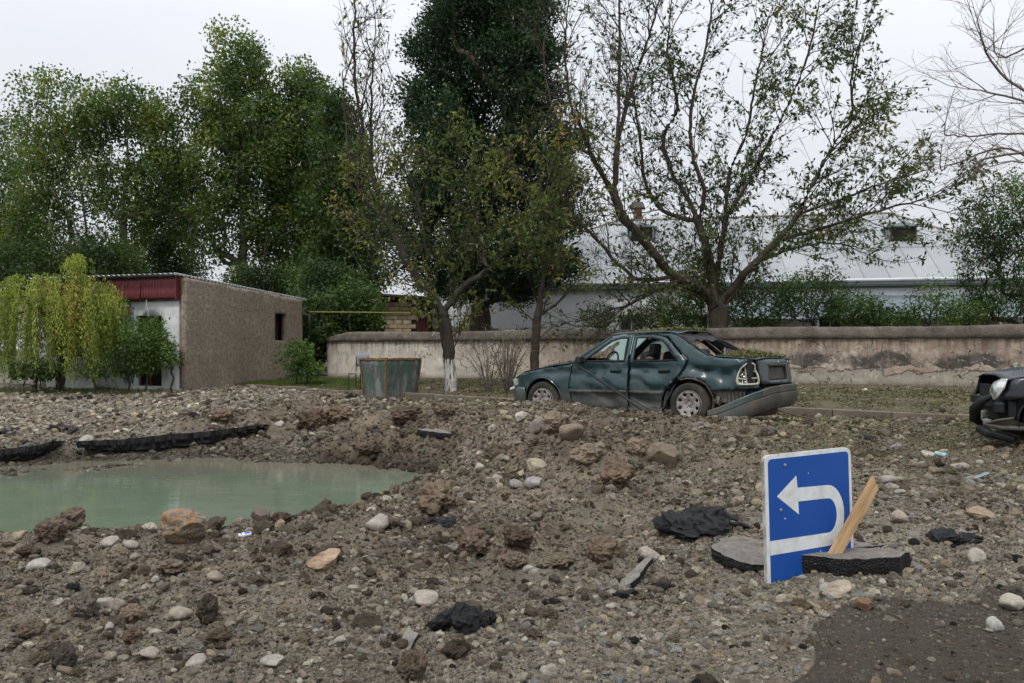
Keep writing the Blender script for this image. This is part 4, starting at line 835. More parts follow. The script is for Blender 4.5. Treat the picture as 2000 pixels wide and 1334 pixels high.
def make_tree(name, label, cat, base, Y0, trunk_px, blobs, ntips, bark, leafmat, r0, seed, leaves=6, lsize=.16, spread=.25, limbs=(), group=None, step=.4, rt=.008, droop=.35, asp=.42, up=.5, lift=.05, clump=None, wob=.05, e=2.3, shell=0, trim=None, shoot=None):
    S = Skel(seed); R = S.R; z0 = base[2]-.1; S.thin = 1.28 if shoot else 1.0
    pts = [(base[0], base[1], z0)]+[P3(u, v, Y0)+np.array([0, (q[0] if q else 0), 0]) for (u, v, *q) in trunk_px]; root = thing(name, label, cat, (base[0], base[1], z0), group=group)
    S.limb(pts, None, step*.7, .02)
    for L in limbs: S.limb([P3(u, v, Y0)+np.array([0, (q[0] if q else 0), 0]) for (u, v, *q) in L], None, step*.7, .016)
    ntr = len(S.P)
    if shoot:
        tr = int(max(2, len(pts)*1.2)); S.shoots([i for i in range(tr, ntr)], **shoot)
    if ntips: T = blob_pts(blobs, ntips, R, Y0, shell); T = T[T[:, 2] > z0+.4]; S.grow(T, step, .6, wob, lift)
    S.radii(r0, rt, e)
    me = S.mesh('trunk', bark, gn=.18); me.transform(Matrix.Translation((-base[0], -base[1], -z0))); link('trunk', me, root)
    if leaves:
        P = np.array(S.P); tp = np.array(S.tips); par = np.array(S.par); C = []
        w = np.array([trim(P[i]) if trim else 1. for i in tp])
        for i, ww in zip(tp, w):
            m = R.poisson(leaves*ww)
            if m: 
                j = par[i]; a = P[i]; b = P[j] if j >= 0 else a; q = R.uniform(-.2, 1.6, m)[:, None]; g = R.normal(0, 1, (m, 3)); g *= np.minimum(1, 1.5/(np.linalg.norm(g, axis=1)[:, None]+1e-9)); C.append(a+(b-a)*q+g*spread)
        if shoot:
            C = [np.zeros((0, 3))]; DL = []
            for i, d, lev in S.leafn:
                m = R.poisson(leaves*.32*(trim(S.P[i]) if trim else 1.))
                if m: q = R.normal(0, 1, (m, 3)); q[:, 2] -= .55; C.append(np.repeat(S.P[i][None], m, 0)+R.normal(0, .03, (m, 3))); DL.append(q+d*.5)
            DL = np.concatenate(DL)
        else: DL = None
        C = (np.concatenate(C) if C else S.P[-1][None]+R.normal(0, .1, (8, 3)))-np.array([base[0], base[1], z0])
        cl = fbm(C[:, 0]*.7, C[:, 1]*.7, C[:, 2]*.7+seed, 3); tn = np.clip(.5+cl*.9+R.normal(0, .17, len(C)), 0, 1)
        link('crown', leaf_mesh('crown', C, lsize, leafmat, R, droop, asp, up=up, tone=tn, dirs=DL), root)
    return root, S
B_GREY = mat_bark('plane_bark', (.10, .095, .08), (.22, .21, .18)); B_DARK = mat_bark('walnut_bark', (.040, .032, .026), (.095, .075, .058)); B_WHITE = mat_bark('limed_bark', (.035, .030, .024), (.085, .072, .058), 1.05); B_TWIG = mat_bark('pale_twig_bark', (.11, .09, .075), (.20, .17, .145))
L_PLANE = mat_leaf('plane_leaves', [(0, (0.0350, 0.0588, 0.0175)), (.4, (0.0656, 0.1079, 0.0262)), (.75, (0.1204, 0.1667, 0.0385)), (1, (0.2188, 0.2255, 0.0525))])
L_DARKG = mat_leaf('dark_leaves', [(0, (0.0192, 0.0352, 0.0122)), (.5, (0.0422, 0.0739, 0.0198)), (1, (0.0864, 0.1232, 0.0304))])
L_OLIVE = mat_leaf('olive_leaves', [(0, (0.0450, 0.0630, 0.0180)), (.45, (0.0975, 0.1170, 0.0300)), (.8, (0.1725, 0.1725, 0.0420)), (1, (0.2400, 0.1650, 0.0450))])
L_WAL = mat_leaf('walnut_leaves', [(0, (0.0287, 0.0443, 0.0161)), (.5, (0.0632, 0.0886, 0.0252)), (.85, (0.1033, 0.1273, 0.0344)), (1, (0.1606, 0.1328, 0.0344))], trans=.25)
L_CYP = mat_leaf('cypress_sprays', [(0, (0.0087, 0.0190, 0.0084)), (.5, (0.0231, 0.0490, 0.0190)), (1, (0.0462, 0.0843, 0.0316))], .7, .1)
L_WIL = mat_leaf('willow_leaves', [(0, (0.1331, 0.1684, 0.0348)), (.5, (0.2661, 0.3200, 0.0610)), (.85, (0.3992, 0.4042, 0.0870)), (1, (0.4943, 0.3368, 0.1044))], trans=.35)
L_SHRUB = mat_leaf('shrub_leaves', [(0, (0.0224, 0.0448, 0.0140)), (.5, (0.0560, 0.1050, 0.0252)), (1, (0.1190, 0.1820, 0.0420))])
def gz(u, Y): X = (u-1000)/F*Y; return (X, Y, ht(X, Y) if Y < 33 else .7)
# ---- big background trees, one by one
bgt = [
 (45, 'tall pale-barked tree at the left, its crown topping out left of the fork gap', (190, 545), [(165, 420), (150, 330), (130, 250)], [(110, 210, 85, 75, 2.6, 0), (60, 330, 90, 100, 3, 0), (140, 330, 70, 100, 2.6, 0), (20, 430, 80, 90, 3, 0), (120, 470, 90, 60, 2.8, 0, .7)], .22, 21),
 (44, 'slender pale tree with a clear forked trunk, second from left', (238, 548), [(240, 440), (250, 330), (248, 260)], [(240, 215, 70, 62, 2.4, 0), (185, 235, 40, 60, 2, 0, .8), (300, 230, 45, 60, 2, 0), (230, 350, 70, 70, 2.3, 0, .5), (300, 350, 60, 90, 2.4, 0, .8), (230, 450, 70, 70, 2.4, 0, .5)], .22, 22),
 (46, 'tallest broad green tree of the background row with a pointed crown', (474, 560), [(474, 420), (465, 280), (455, 150)], [(450, 100, 50, 58, 1.8, 0), (500, 135, 45, 62, 1.8, 0), (450, 210, 95, 80, 3, 0, 1.3), (420, 320, 100, 90, 3.4, 0), (510, 290, 100, 110, 3.4, 0, 1.1), (450, 430, 120, 90, 3.4, 0, .8)], .34, 23),
 (47, 'rounded green tree right of the tallest one in the background row', (580, 565), [(590, 430), (595, 300), (592, 200)], [(590, 170, 42, 52, 2, 0), (610, 240, 60, 80, 2.6, 0), (590, 340, 80, 100, 3, 0), (600, 460, 100, 90, 3.2, 0)], .30, 24),
 (43, 'narrow dark green tree between the row and the cypress', (672, 600), [(668, 480), (665, 350), (662, 260)], [(660, 220, 40, 55, 1.8, 0), (670, 310, 55, 90, 2.2, 0), (680, 430, 90, 100, 2.8, 0), (660, 540, 100, 70, 2.8, 0)], .24, 25),
 (52, 'dark tree filling the gap behind the two pale-barked trees', (330, 560), [(330, 500), (332, 420)], [(345, 340, 40, 70, 3, 0, .8), (335, 450, 60, 80, 3.5, 0), (300, 525, 110, 45, 3.5, 0)], .24, 26),
 (54, 'dark leafy tree at the left border behind the willow', (25, 560), [(20, 450), (15, 330)], [(10, 290, 50, 80, 3, 0), (20, 420, 80, 100, 3.5, 0), (60, 520, 120, 60, 3.5, 0)], .24, 27)]
for Yb, lb, (bu, bv), tr, bl, r0, sd in bgt:
    dense = sd in (23, 24, 25); X = (bu-1000)/F*Yb
    make_tree('tree', lb, 'tree', (X, Yb, .7), Yb, tr, bl, 950 if dense else 500, B_GREY, L_DARKG if sd >= 25 else L_PLANE, r0, sd, 48 if dense else (40 if sd < 23 else 44), .20, .40, group='tall leafy trees in the background', step=.6, rt=.012, asp=.6)
# undergrowth belt behind the shop
for k, (u, v, ru, rv, Yb, lb) in enumerate([(60, 520, 130, 60, 41, 'dark undergrowth shrub behind the willow at the left border'), (200, 520, 90, 50, 41, 'dark undergrowth shrub behind the shop roof, left'), (520, 555, 90, 40, 41, 'leafy shrub showing above the shop roof slope'), (640, 580, 75, 75, 36, 'dark green bush between shop and brick shed'), (690, 610, 60, 55, 33, 'dark bush in front of the brick shed window'), (610, 640, 50, 70, 31, 'dark bush beside the rear corner of the shop')]):
    X = (u-1000)/F*Yb
    make_tree('bush', lb, 'bush', (X, Yb, .7), Yb, [(u, v+rv*.5)], [(u, v, ru, rv, 1.8, 0)], 420, B_DARK, L_DARKG if k != 4 else L_SHRUB, .05, 60+k, 26, .17, .28, group='dark bushes behind the shop', step=.4, asp=.5)
# ---- tall dark cypress
def cypress():
    Y0 = 31.5; bx = (940-1000)/F*Y0; R = np.random.default_rng(31); root = thing('cypress_tree', 'very tall dense dark green cypress behind the wall', 'tree', (bx, Y0, .65)); S = Skel(31)
    S.limb([(bx, Y0, .6), P3(938, 500, Y0), P3(945, 250, Y0), P3(948, -250, Y0)], None, .5, .01)
    prof = [(-250, 60), (-150, 90), (0, 104), (60, 116), (130, 130), (210, 148), (300, 150), (400, 165), (470, 178), (520, 165), (560, 115), (585, 60)]
    C = []; T = []; tone = []
    for k in range(1500):
        v = R.uniform(-240, 575); half = np.interp(v, [p[0] for p in prof], [p[1] for p in prof])/F*Y0; a = R.uniform(0, 2*PI); rr = half*R.uniform(.55, 1.02)**.6*(1+.20*math.sin(v*.075+a*2)+.16*math.sin(v*.021+a*3+1)); cu = 948+(8 if v > 300 else 0)
        c = P3(cu, v, Y0)+np.array([math.cos(a)*rr, math.sin(a)*rr, 0]); 
        s = R.uniform(.35, .62); m = int(R.uniform(90, 130)); out = np.array([math.cos(a), math.sin(a), .55])
        q = R.normal(size=(m, 3)); q /= np.linalg.norm(q, axis=1)[:, None]; q *= (R.random(m)**.45)[:, None]*s; q[:, 2] *= 1.15; q += out*R.uniform(-.5, .35, m)[:, None]*s; C.append(c+q); T.append(c); tone.append(np.clip(R.normal(.45, .18)+q[:, 2]/s*.22+R.normal(0, .12, m), 0, 1))  # tone rises toward each clump's top: shading put into the leaf colour
    # loose inner sprays that close the crown
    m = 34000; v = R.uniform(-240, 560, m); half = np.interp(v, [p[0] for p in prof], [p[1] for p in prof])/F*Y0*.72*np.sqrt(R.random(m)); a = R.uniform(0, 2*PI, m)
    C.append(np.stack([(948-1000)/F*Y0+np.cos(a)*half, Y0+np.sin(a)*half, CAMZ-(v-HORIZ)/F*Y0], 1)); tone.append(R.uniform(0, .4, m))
    S.grow(np.array(T), .5, 1.4, .03, .0); S.radii(.40, .01, 2.1); o = np.array([bx, Y0, .65]); me = S.mesh('trunk', B_DARK, gn=.15); me.transform(Matrix.Translation(-Vector(o))); link('trunk', me, root)
    C = np.concatenate(C)-o; dr = R.normal(size=(len(C), 3))*.7; dr[:, 2] += .55; ax = C*[1, 1, 0]; dr += ax/(np.linalg.norm(ax, axis=1)[:, None]+.1)*.8
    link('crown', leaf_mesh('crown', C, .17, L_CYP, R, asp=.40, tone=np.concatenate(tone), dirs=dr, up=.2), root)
cypress()
# ---- whitewashed roadside tree
make_tree('whitewashed_tree', 'roadside tree with whitewashed trunk foot and low fork right of the skip', 'tree', gz(882, 21.6), 21.6, [(874, 670), (864, 612)],
    [(800, 430, 130, 120, 2.2, 0, 1.2), (700, 480, 85, 110, 1.8, 0), (930, 400, 150, 150, 2.3, 0, 1.3), (1040, 380, 90, 130, 2, 0), (860, 250, 80, 70, 1.6, 0, .9), (990, 270, 80, 90, 1.6, 0, .8), (1060, 500, 70, 70, 1.8, 0, .8), (760, 570, 110, 50, 1.8, 0), (930, 530, 120, 70, 1.8, 0), (695, 150, 32, 130, .5, .6, .9), (745, 170, 30, 100, .5, .5, .9)], 150, B_WHITE, L_OLIVE, .165, 41, 3.6, .15, .15, shoot=dict(L1=(.9, 2.3), sp=.22, trop=.07, keep=lambda p: p[2] < 6.0 or -4.55 < p[0] < -3.3 or (p[0] >= -3.3 and p[2] < 7.7)),
    limbs=[[(864, 612), (835, 565), (800, 520, .2), (760, 440, .4), (720, 330, .5), (685, 200, .6)], [(760, 440, .4), (700, 380, .2), (660, 330, 0)], [(864, 612), (895, 570), (950, 530, -.2), (1000, 480, -.4), (1050, 400, -.5), (1090, 300, -.5)], [(950, 530, -.2), (930, 420, 0), (900, 300, .2), (880, 200, .3)], [(835, 565), (830, 450, -.4), (800, 330, -.6)],
           [(720, 330, .5), (690, 180, .6), (683, 90, .6), (685, -40, .6)], [(722, 320, .5), (718, 220, .5), (722, 130, .5), (728, 40, .5)], [(700, 380, .2), (672, 250, .3), (665, 130, .3)], [(720, 250, .5), (745, 200, .4), (765, 130, .4)]],
    step=.28, rt=.0052, e=2.1, lift=.08, trim=lambda p: .18 if p[2] > 7.0 and p[0] < -3.0 else (1.5 if p[0] > -1.8 else 1.))
# upright whip twigs with few leaves are part of that crown's left edge; thin tree in front of the wall
make_tree('thin_tree', 'thin dark-trunked tree in front of the wall just left of the teal car', 'tree', gz(1043, 22.3), 22.3, [(1047, 650), (1055, 590), (1062, 520)],
    [(1070, 430, 60, 80, 1.3, 0), (1090, 520, 60, 55, 1.3, 0), (1050, 560, 70, 50, 1.2, 0, .8), (1100, 350, 45, 60, 1, 0, .7)], 40, B_DARK, L_OLIVE, .125, 42, 4.5, .15, .16, step=.28, rt=.0052, e=2.0, limbs=[[(1055, 590), (1085, 520, .2), (1105, 440, .3), (1110, 370, .3)], [(1062, 520), (1050, 440, -.2), (1070, 340, -.3)], [(1050, 620), (1095, 585, -.3), (1120, 540, -.4)]], shoot=dict(L1=(.6, 1.4), sp=.22, trop=.05))
# ---- big walnut tree behind the wall
W0 = 25.2
wl_limbs = [
 [(1402, 600), (1360, 563, -.3), (1300, 535, -.6), (1240, 470, -1.), (1205, 435, -1.2), (1190, 400, -1.3), (1150, 330, -1.4), (1125, 270, -1.5), (1080, 210, -1.6), (1045, 130, -1.7), (1020, 50, -1.8), (1010, -40, -1.8)],
 [(1190, 400, -1.3), (1195, 300, -1.3), (1200, 150, -1.2), (1200, -30, -1.2)], [(1195, 300, -1.3), (1225, 190, -1.), (1265, 70, -.9), (1290, -30, -.9)],
 [(1110, 250, -1.5), (1098, 150, -1.6), (1103, 50, -1.6), (1112, -40, -1.6)], [(1125, 270, -1.5), (1060, 225, -1.8), (1010, 160, -2), (1000, 60, -2)], [(1150, 330, -1.4), (1090, 260, -1), (1060, 130, -.8), (1075, 20, -.8)],
 [(1310, 540, -.6), (1235, 552, -1.2), (1195, 525, -1.4), (1145, 470, -1.6), (1060, 400, -1.8), (1000, 360, -2)], [(1320, 548, -.5), (1250, 580, -1.4), (1185, 596, -1.8)], [(1280, 562, -1), (1215, 600, -1.8), (1150, 622, -2.), (1100, 640, -2)],
 [(1398, 590), (1388, 510, .1), (1365, 430, .2), (1345, 380, .3), (1312, 320, .4), (1303, 255, .5), (1330, 200, .5), (1310, 80, .5), (1320, -30, .5)], [(1365, 430, .2), (1374, 380, -.1), (1345, 290, -.3), (1348, 200, -.4), (1370, 110, -.5), (1390, -30, -.6)],
 [(1402, 580), (1415, 500, .6), (1432, 420, .9), (1440, 330, 1.), (1480, 230, 1.1), (1500, 120, 1.1), (1530, 0, 1.1)], [(1432, 420, .9), (1480, 330, .5), (1540, 210, .3), (1580, 110, .2), (1610, -20, .2)], [(1365, 430, .2), (1300, 400, .8), (1270, 330, 1.2), (1262, 230, 1.4), (1240, 100, 1.4)],
 [(1405, 595), (1440, 545, -.4), (1500, 478, -.9), (1535, 430, -1.), (1590, 320, -1.1), (1632, 255, -1.2), (1700, 185, -1.2), (1780, 140, -1.2)], [(1500, 478, -.9), (1600, 450, -1.4), (1700, 420, -1.6), (1810, 395, -1.7)], [(1535, 430, -1.), (1640, 390, -.6), (1750, 350, -.4), (1840, 330, -.3)],
 [(1404, 615), (1450, 562, .4), (1480, 520, .8), (1560, 480, 1.4), (1660, 460, 1.8), (1740, 470, 2.)], [(1590, 320, -1.1), (1680, 240, -.6), (1800, 195, -.4), (1860, 205, -.4)], [(1632, 255, -1.2), (1640, 150, -1), (1670, 60, -1)]]
make_tree('walnut_tree', 'big spreading half-bare walnut tree with many limbs behind the wall', 'tree', gz(1401, W0), W0, [(1402, 640), (1402, 600)],
    [(1150, 200, 130, 190, 2.8, 0, .9), (1300, 130, 140, 140, 3, 0, 1.0), (1450, 180, 150, 180, 3.2, 0, 1.2), (1600, 250, 150, 170, 3, 0, 1.5), (1740, 320, 110, 100, 2.6, 0, 1.6), (1660, 400, 110, 55, 2.6, 0, 1.2), (1480, 380, 170, 110, 3, 0, 1.1), (1250, 400, 140, 110, 2.8, 0, .8), (1180, 540, 140, 60, 2.4, -.6, .8), (1560, 500, 120, 50, 2.6, 0, .7), (1560, 60, 110, 90, 2.4, 0, 1.3), (1840, 400, 35, 45, 1.2, 0, .8)],
    260, B_DARK, L_WAL, .30, 43, 1.9, .17, .13, limbs=wl_limbs, step=.27, rt=.0050, e=2.15, lift=.10, wob=.02, shoot=dict(L1=(.8, 2.6), sp=.195, trop=.045, out=lambda p: (p-np.array([6.3, 25.2, 3.5]))*np.array([.16, .16, .03]), keep=lambda p: not (9.6 < p[0] < 15 and p[2] < 4.5) and -.3 < p[0] < 13.3 and not (p[0] > 10.6 and p[2] > 9.6-.5*(p[0]-10.6)) and not (p[0] < 1.2 and p[2] > 8.5 and p[1] < 24.2)),
    trim=lambda p: float(np.interp(p[0], [-1, 3.0, 5.5, 9], [.22, .5, 1.0, 1.7]))*(.7 if p[2] > 10.8 else 1))
# ---- right edge: leafy tree and bare birch-like twigs
make_tree('leafy_tree', 'dense small-leaved green tree at the right border behind the wall', 'tree', gz(2010, 23.5), 23.5, [(2015, 560), (2020, 450)], [(1960, 420, 75, 80, 1.8, 0), (1945, 510, 62, 80, 1.8, 0, 1.2), (2060, 400, 90, 110, 2, 0), (1990, 590, 90, 45, 1.6, 0, 1.2), (1885, 470, 30, 45, 1.2, 0, .5), (2080, 540, 90, 90, 2, 0)], 1300, B_DARK, L_SHRUB, .14, 44, 19, .105, .16, step=.28, rt=.005)
def bare_tree():
    Y0 = 19.; S = Skel(45); b = gz(2110, Y0); root = thing('bare_tree', 'bare tree whose thin arching twigs reach in from the right border', 'tree', b)
    S.limb([b, P3(2112, 560, Y0), P3(2105, 420, Y0), P3(2110, 250, Y0), P3(2090, 60, Y0), P3(2060, -120, Y0)], None, .3, .02)
    for L in ([(2106, 300), (2050, 200), (1950, 170), (1850, 168)], [(2100, 400), (2030, 310), (1950, 300), (1880, 340)], [(2105, 330), (2040, 255), (1930, 250), (1820, 262)], [(2110, 180), (2050, 80), (1985, 90), (1960, -10)], [(2106, 420), (2020, 340), (1930, 330), (1880, 360)], [(2108, 250), (2020, 150), (1960, 105), (1880, 62)], [(2105, 360), (2000, 280), (1900, 305), (1850, 330)]):
        S.limb([P3(u, v, Y0)+np.array([0, random.uniform(-.8, .8) if k else 0, 0]) for k, (u, v) in enumerate(L)], None, .2, .012)
    S.shoots(list(range(30, len(S.P))), L1=(.5, 1.5), sp=.22, trop=.02, ang=(20, 40)); S.radii(.10, .0028, 2.1)
    me = S.mesh('trunk', B_TWIG); me.transform(Matrix.Translation(-Vector(b))); link('trunk', me, root)
    C = np.array([S.P[i] for i in S.tips if S.R.random() < .3])-np.array(b); link('crown', leaf_mesh('crown', C, .05, L_OLIVE, S.R), root)
bare_tree()
# ---- bushes behind the long wall
for k, (u, v, ru, rv, Yb, sc, lb) in enumerate([(1300, 610, 70, 35, 26.5, 1, 'green bush with red fruit over the wall left of the walnut trunk'), (1370, 560, 50, 60, 28, .8, 'tall bush directly behind the walnut trunk'), (1480, 590, 80, 55, 26.5, 1, 'dense green bush over the wall right of the walnut trunk'), (1590, 575, 75, 55, 26.5, 1, 'tallest dark bush behind the wall at the middle right'), (1670, 605, 55, 33, 25.5, .8, 'round green bush in front of the canopy'), (1740, 620, 40, 22, 24.6, .8, 'low green bush at the wall top under the canopy'), (1815, 590, 22, 45, 24, .5, 'slim upright shoots above the wall at right'), (1885, 610, 40, 26, 24, .7, 'small bush over the wall near the right border'), (1170, 618, 40, 25, 26.5, .35, 'thin twiggy bush against the white house wall')]):
    X = (u-1000)/F*Yb
    make_tree('bush', lb, 'bush', (X, Yb, .7), Yb, [(u, v+rv*.6)], [(u, v, ru, rv, 1.3, 0)], int(330*sc)+40, B_DARK, L_SHRUB, .04, 80+k, 13 if sc > .5 else 7, .10, .15, group='bushes behind the long wall', step=.28, asp=.5)
# ---- weeping willow
def willow():
    Y0 = 22.6; b = gz(118, Y0); R = np.random.default_rng(51); root = thing('weeping_willow', 'bright yellow-green weeping willow in front of the shop at the left border', 'tree', b); S = Skel(51)
    S.limb([b, P3(120, 690, Y0), P3(112, 620, Y0), P3(118, 570, Y0), P3(135, 520, Y0)], None, .25, .02)
    for L in ([(115, 600), (80, 560), (40, 560)], [(118, 580), (160, 540), (190, 560)], [(115, 600), (60, 580), (10, 585), (-30, 600)], [(130, 530), (140, 505), (150, 498)], [(118, 570), (90, 545), (60, 548)]): S.limb([P3(u, v, Y0)+np.array([0, R.uniform(-.5, .5) if k else 0, 0]) for k, (u, v) in enumerate(L)], None, .2, .02)
    S.grow(blob_pts([(120, 568, 112, 36, 1.5, 0, 1.3), (20, 590, 90, 38, 1.3, 0), (195, 590, 42, 30, 1.0, 0), (148, 512, 22, 22, .5, 0, 2.)], 580, S.R, Y0), .2, .2, .02, .3)
    tips = list(S.tips); C = []; D = []
    for i in tips:
        p = S.P[i].copy(); cx = p[0]-b[0]; hd = np.array([cx*.5+R.normal(0, .3), R.normal(0, .5)-.15, 0]); hd /= np.linalg.norm(hd)+1e-6; spd = R.uniform(.02, .06); cur = i; vz = .03
        zend = b[2]+R.uniform(.5, 1.75)*(1 if R.random() < .8 else .5)+(.9 if p[2] > 3.4 else 0)*R.random()
        while p[2] > zend:
            p = p+hd*spd+np.array([0, 0, vz]); spd *= .86; vz = max(vz-.028, -.085); p[:2] += R.normal(0, .006, 2); cur = S.node(p.copy(), cur)
            for _ in range(4 if R.random() < .7 else 2): C.append(p+R.normal(0, .025, 3)); d = R.normal(0, .55, 3); d[2] -= 1.; D.append(d)
    S.radii(.11, .0028, 1.95); me = S.mesh('trunk', B_DARK); me.transform(Matrix.Translation(-Vector(b))); link('trunk', me, root)
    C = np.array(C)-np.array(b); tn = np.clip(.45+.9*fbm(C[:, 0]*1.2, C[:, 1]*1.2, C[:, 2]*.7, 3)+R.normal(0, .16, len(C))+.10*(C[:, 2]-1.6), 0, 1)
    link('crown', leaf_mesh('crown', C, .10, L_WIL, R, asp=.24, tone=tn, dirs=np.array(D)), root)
willow()
# ---- shrubs of the roadside
for k, (u, v, ru, rv, Yb, n, lf, ls, lb) in enumerate([(285, 670, 48, 62, 22.3, 420, L_SHRUB, .10, 'tall dark shrub hiding the shop door'), (250, 700, 30, 40, 22.2, 160, L_DARKG, .09, 'lower shrub between willow and the tall dark shrub'), (335, 690, 14, 30, 22.4, 60, L_SHRUB, .10, 'slim bright shrub at the front corner of the shop'), (580, 690, 32, 28, 24.5, 90, L_SHRUB, .16, 'young ailanthus-like plant with feathery leaves at the rear of the shop'), (600, 725, 36, 22, 24.5, 110, L_SHRUB, .11, 'weedy clump beside the left end of the plaster wall'), (70, 722, 45, 18, 21.9, 80, L_DARKG, .16, 'low grey-green clump under the willow'), (185, 725, 36, 16, 22., 60, L_SHRUB, .09, 'small plants at the railing right of the willow trunk')]):
    b = gz(u, Yb); make_tree('shrub', lb, 'shrub', b, Yb, [(u, v+rv*.7)], [(u, v, ru, rv, .7, 0)], n, B_DARK, lf, .03, 100+k, 12, ls, .09, step=.16, rt=.003, asp=.4 if k != 3 else .3)
def bare_shrub(u0, Yb, n, hh, wd, lb, seed, lv):
    b = gz(u0, Yb); S = Skel(seed); R = S.R; root = thing('bare_shrub', lb, 'shrub', b); S.node(b, -1)
    for i in range(n):
        a = R.uniform(-1, 1); d = R.uniform(-.5, .5); h = hh*R.uniform(.5, 1.1); S.limb([b, np.array(b)+[a*.1, d*.1, h*.1], np.array(b)+[a*wd*.5, d*wd*.5, h*.6], np.array(b)+[a*wd, d*wd, h]], 0, .12, .012)
    P = np.array(S.P); T = P[R.integers(n, len(P), n*7)]+R.normal(0, .16, (n*7, 3)); T = T[T[:, 2] > b[2]+.15]; S.grow(T, .1, .4, .01, .1); S.radii(None, .0055, 2.6); S.r = np.minimum(S.r, .016)
    me = S.mesh('stems', B_TWIG); me.transform(Matrix.Translation(-Vector(b))); link('stems', me, root); C = np.array([S.P[i] for i in S.tips]); C = np.concatenate([C+R.normal(0, .04, C.shape) for _ in range(lv)]); link('leaves', leaf_mesh('leaves', C-np.array(b), .06, L_OLIVE, R), root)
bare_shrub(990, 19.6, 46, 1.55, .62, 'nearly bare twiggy shrub in front of the teal car nose', 111, 2)
bare_shrub(955, 20.6, 22, 1.3, .6, 'smaller bare shrub left of the twiggy one', 112, 2)
# uprooted leafy plants lying before the shop
b = at(395, 752); make_tree('fallen_plant', 'heap of dark green plants lying at the foot of the shop wall', 'plant', b, b[1], [(395, 748)], [(375, 744, 25, 9, .3, 0), (415, 748, 28, 8, .3, 0)], 130, B_DARK, L_DARKG, .02, 115, 12, .13, .07, step=.12, rt=.003)
# ---- grass and leaf litter (uncountable)
def grass():
    R = np.random.default_rng(61); n = 26000; X = R.uniform(-8.5, -2.8, n); ky = kerb_y(X); Y = ky+.15+R.random(n)**.8*4.; k = (fbm(X*.9, Y*.9, 3., 3) > -.18-.2*(X < -5)) & (R.random(n) < np.interp(X, [-6, -3], [1, .15])); X, Y = X[k], Y[k]
    m = 5000; X2 = R.uniform(-14.5, -9.6, m); Y2 = R.uniform(21.9, 24.5, m); kk = fbm(X2, Y2, 5., 3) > .02; X = np.r_[X, X2[kk]]; Y = np.r_[Y, Y2[kk]]
    z = HT(X, Y); C = np.stack([X, Y, z-.01], 1); d = R.normal(0, .35, (len(C), 3)); d[:, 2] = 1.; me = leaf_mesh('grass', C, .11, mat_leaf('grass_blades', [(0, (.05, .08, .02)), (.6, (.10, .14, .035)), (1, (.17, .18, .06))]), R, asp=.12, dirs=d); tag(link('grass', me), kind='stuff')
grass()
L_LIT = mat_leaf('fallen_leaf', [(0, (.040, .032, .018)), (.35, (.085, .075, .032)), (.7, (.135, .135, .050)), (.9, (.20, .21, .06)), (1, (.26, .20, .08))], .7, .15)
def litter():
    R = np.random.default_rng(62); N = 420000; a = R.uniform(-.68, .85, N); Y = np.exp(R.uniform(math.log(7.5), math.log(29), N)); X = a*Y; z = zones(X, Y)
    d = np.clip(z[:, 2]*1.15-.1, 0, 1)*np.clip(.62+1.1*fbm(X*2.1, Y*2.1, 8., 4), .06, 1.3)*.62; k = (R.random(N) < d) & (Y < kerb_y(X)+7); X, Y = X[k], Y[k]; C = np.stack([X, Y, HT(X, Y)+R.uniform(.004, .035, len(X))], 1)
    dr = R.normal(size=(len(C), 3)); dr[:, 2] *= .3; s = np.clip(.0038*Y, .035, .068); me = leaf_mesh('leaf_litter', C, s, L_LIT, R, asp=.5, dirs=dr, up=1.6, tone=np.clip(.42+.5*fbm(X*3, Y*3, 2., 3)+R.normal(0, .22, len(X)), 0, 1)); tag(link('leaf_litter', me), kind='stuff')
litter()
# ================================================================ STONES, CLODS, ASPHALT (things)
def rock_mesh(name, sub, amp, freq, seed, flat=False, sq=(1, 1, 1), facets=0):
    bm = bmesh.new(); bmesh.ops.create_icosphere(bm, subdivisions=sub, radius=.5)
    V = np.array([v.co[:] for v in bm.verts]); N = V/np.linalg.norm(V, axis=1)[:, None]
    rg = np.random.default_rng(seed)
    for _ in range(facets):                       # cut flat faces
        d = rg.normal(size=3); d /= np.linalg.norm(d); h = rg.uniform(.26, .42); k = V @ d; V = V-np.clip(k-h, 0, None)[:, None]*d
    r = 1+amp*fbm(N[:, 0]*freq+seed, N[:, 1]*freq, N[:, 2]*freq, 4, .6)
    if flat: r = r+amp*.8*(.5-np.abs(fbm(N[:, 0]*freq*1.7, N[:, 1]*freq*1.7+seed, N[:, 2]*freq*1.7, 3)))
    V = V*r[:, None]*np.array(sq)
    for v, p in zip(bm.verts, V): v.co = p
    me = bpy.data.meshes.new(name); bm.to_mesh(me); bm.free(); me.polygons.foreach_set('use_smooth', [not flat]*len(me.polygons))
    me.materials.append(M_STONE); return me
PEB = [rock_mesh('stone', 3, .20, 1.5, 10+i, False, (1.15, RNG.uniform(.7, 1), RNG.uniform(.5, .78)), 6) for i in range(8)]
ANG = [rock_mesh('stone', 3, .14, 1.6, 40+i, True, (1.1, RNG.uniform(.7, 1), RNG.uniform(.6, .85)), 9) for i in range(6)]
CLD = [rock_mesh('earth_clod', 4, .55, 2.3, 80+i, True, (1.05, RNG.uniform(.8, 1), RNG.uniform(.6, .85))) for i in range(8)]
BLK = [rock_mesh('asphalt_chunk', 3, .5, 3.0, 120+i, True, (1.1, .8, .5)) for i in range(5)]
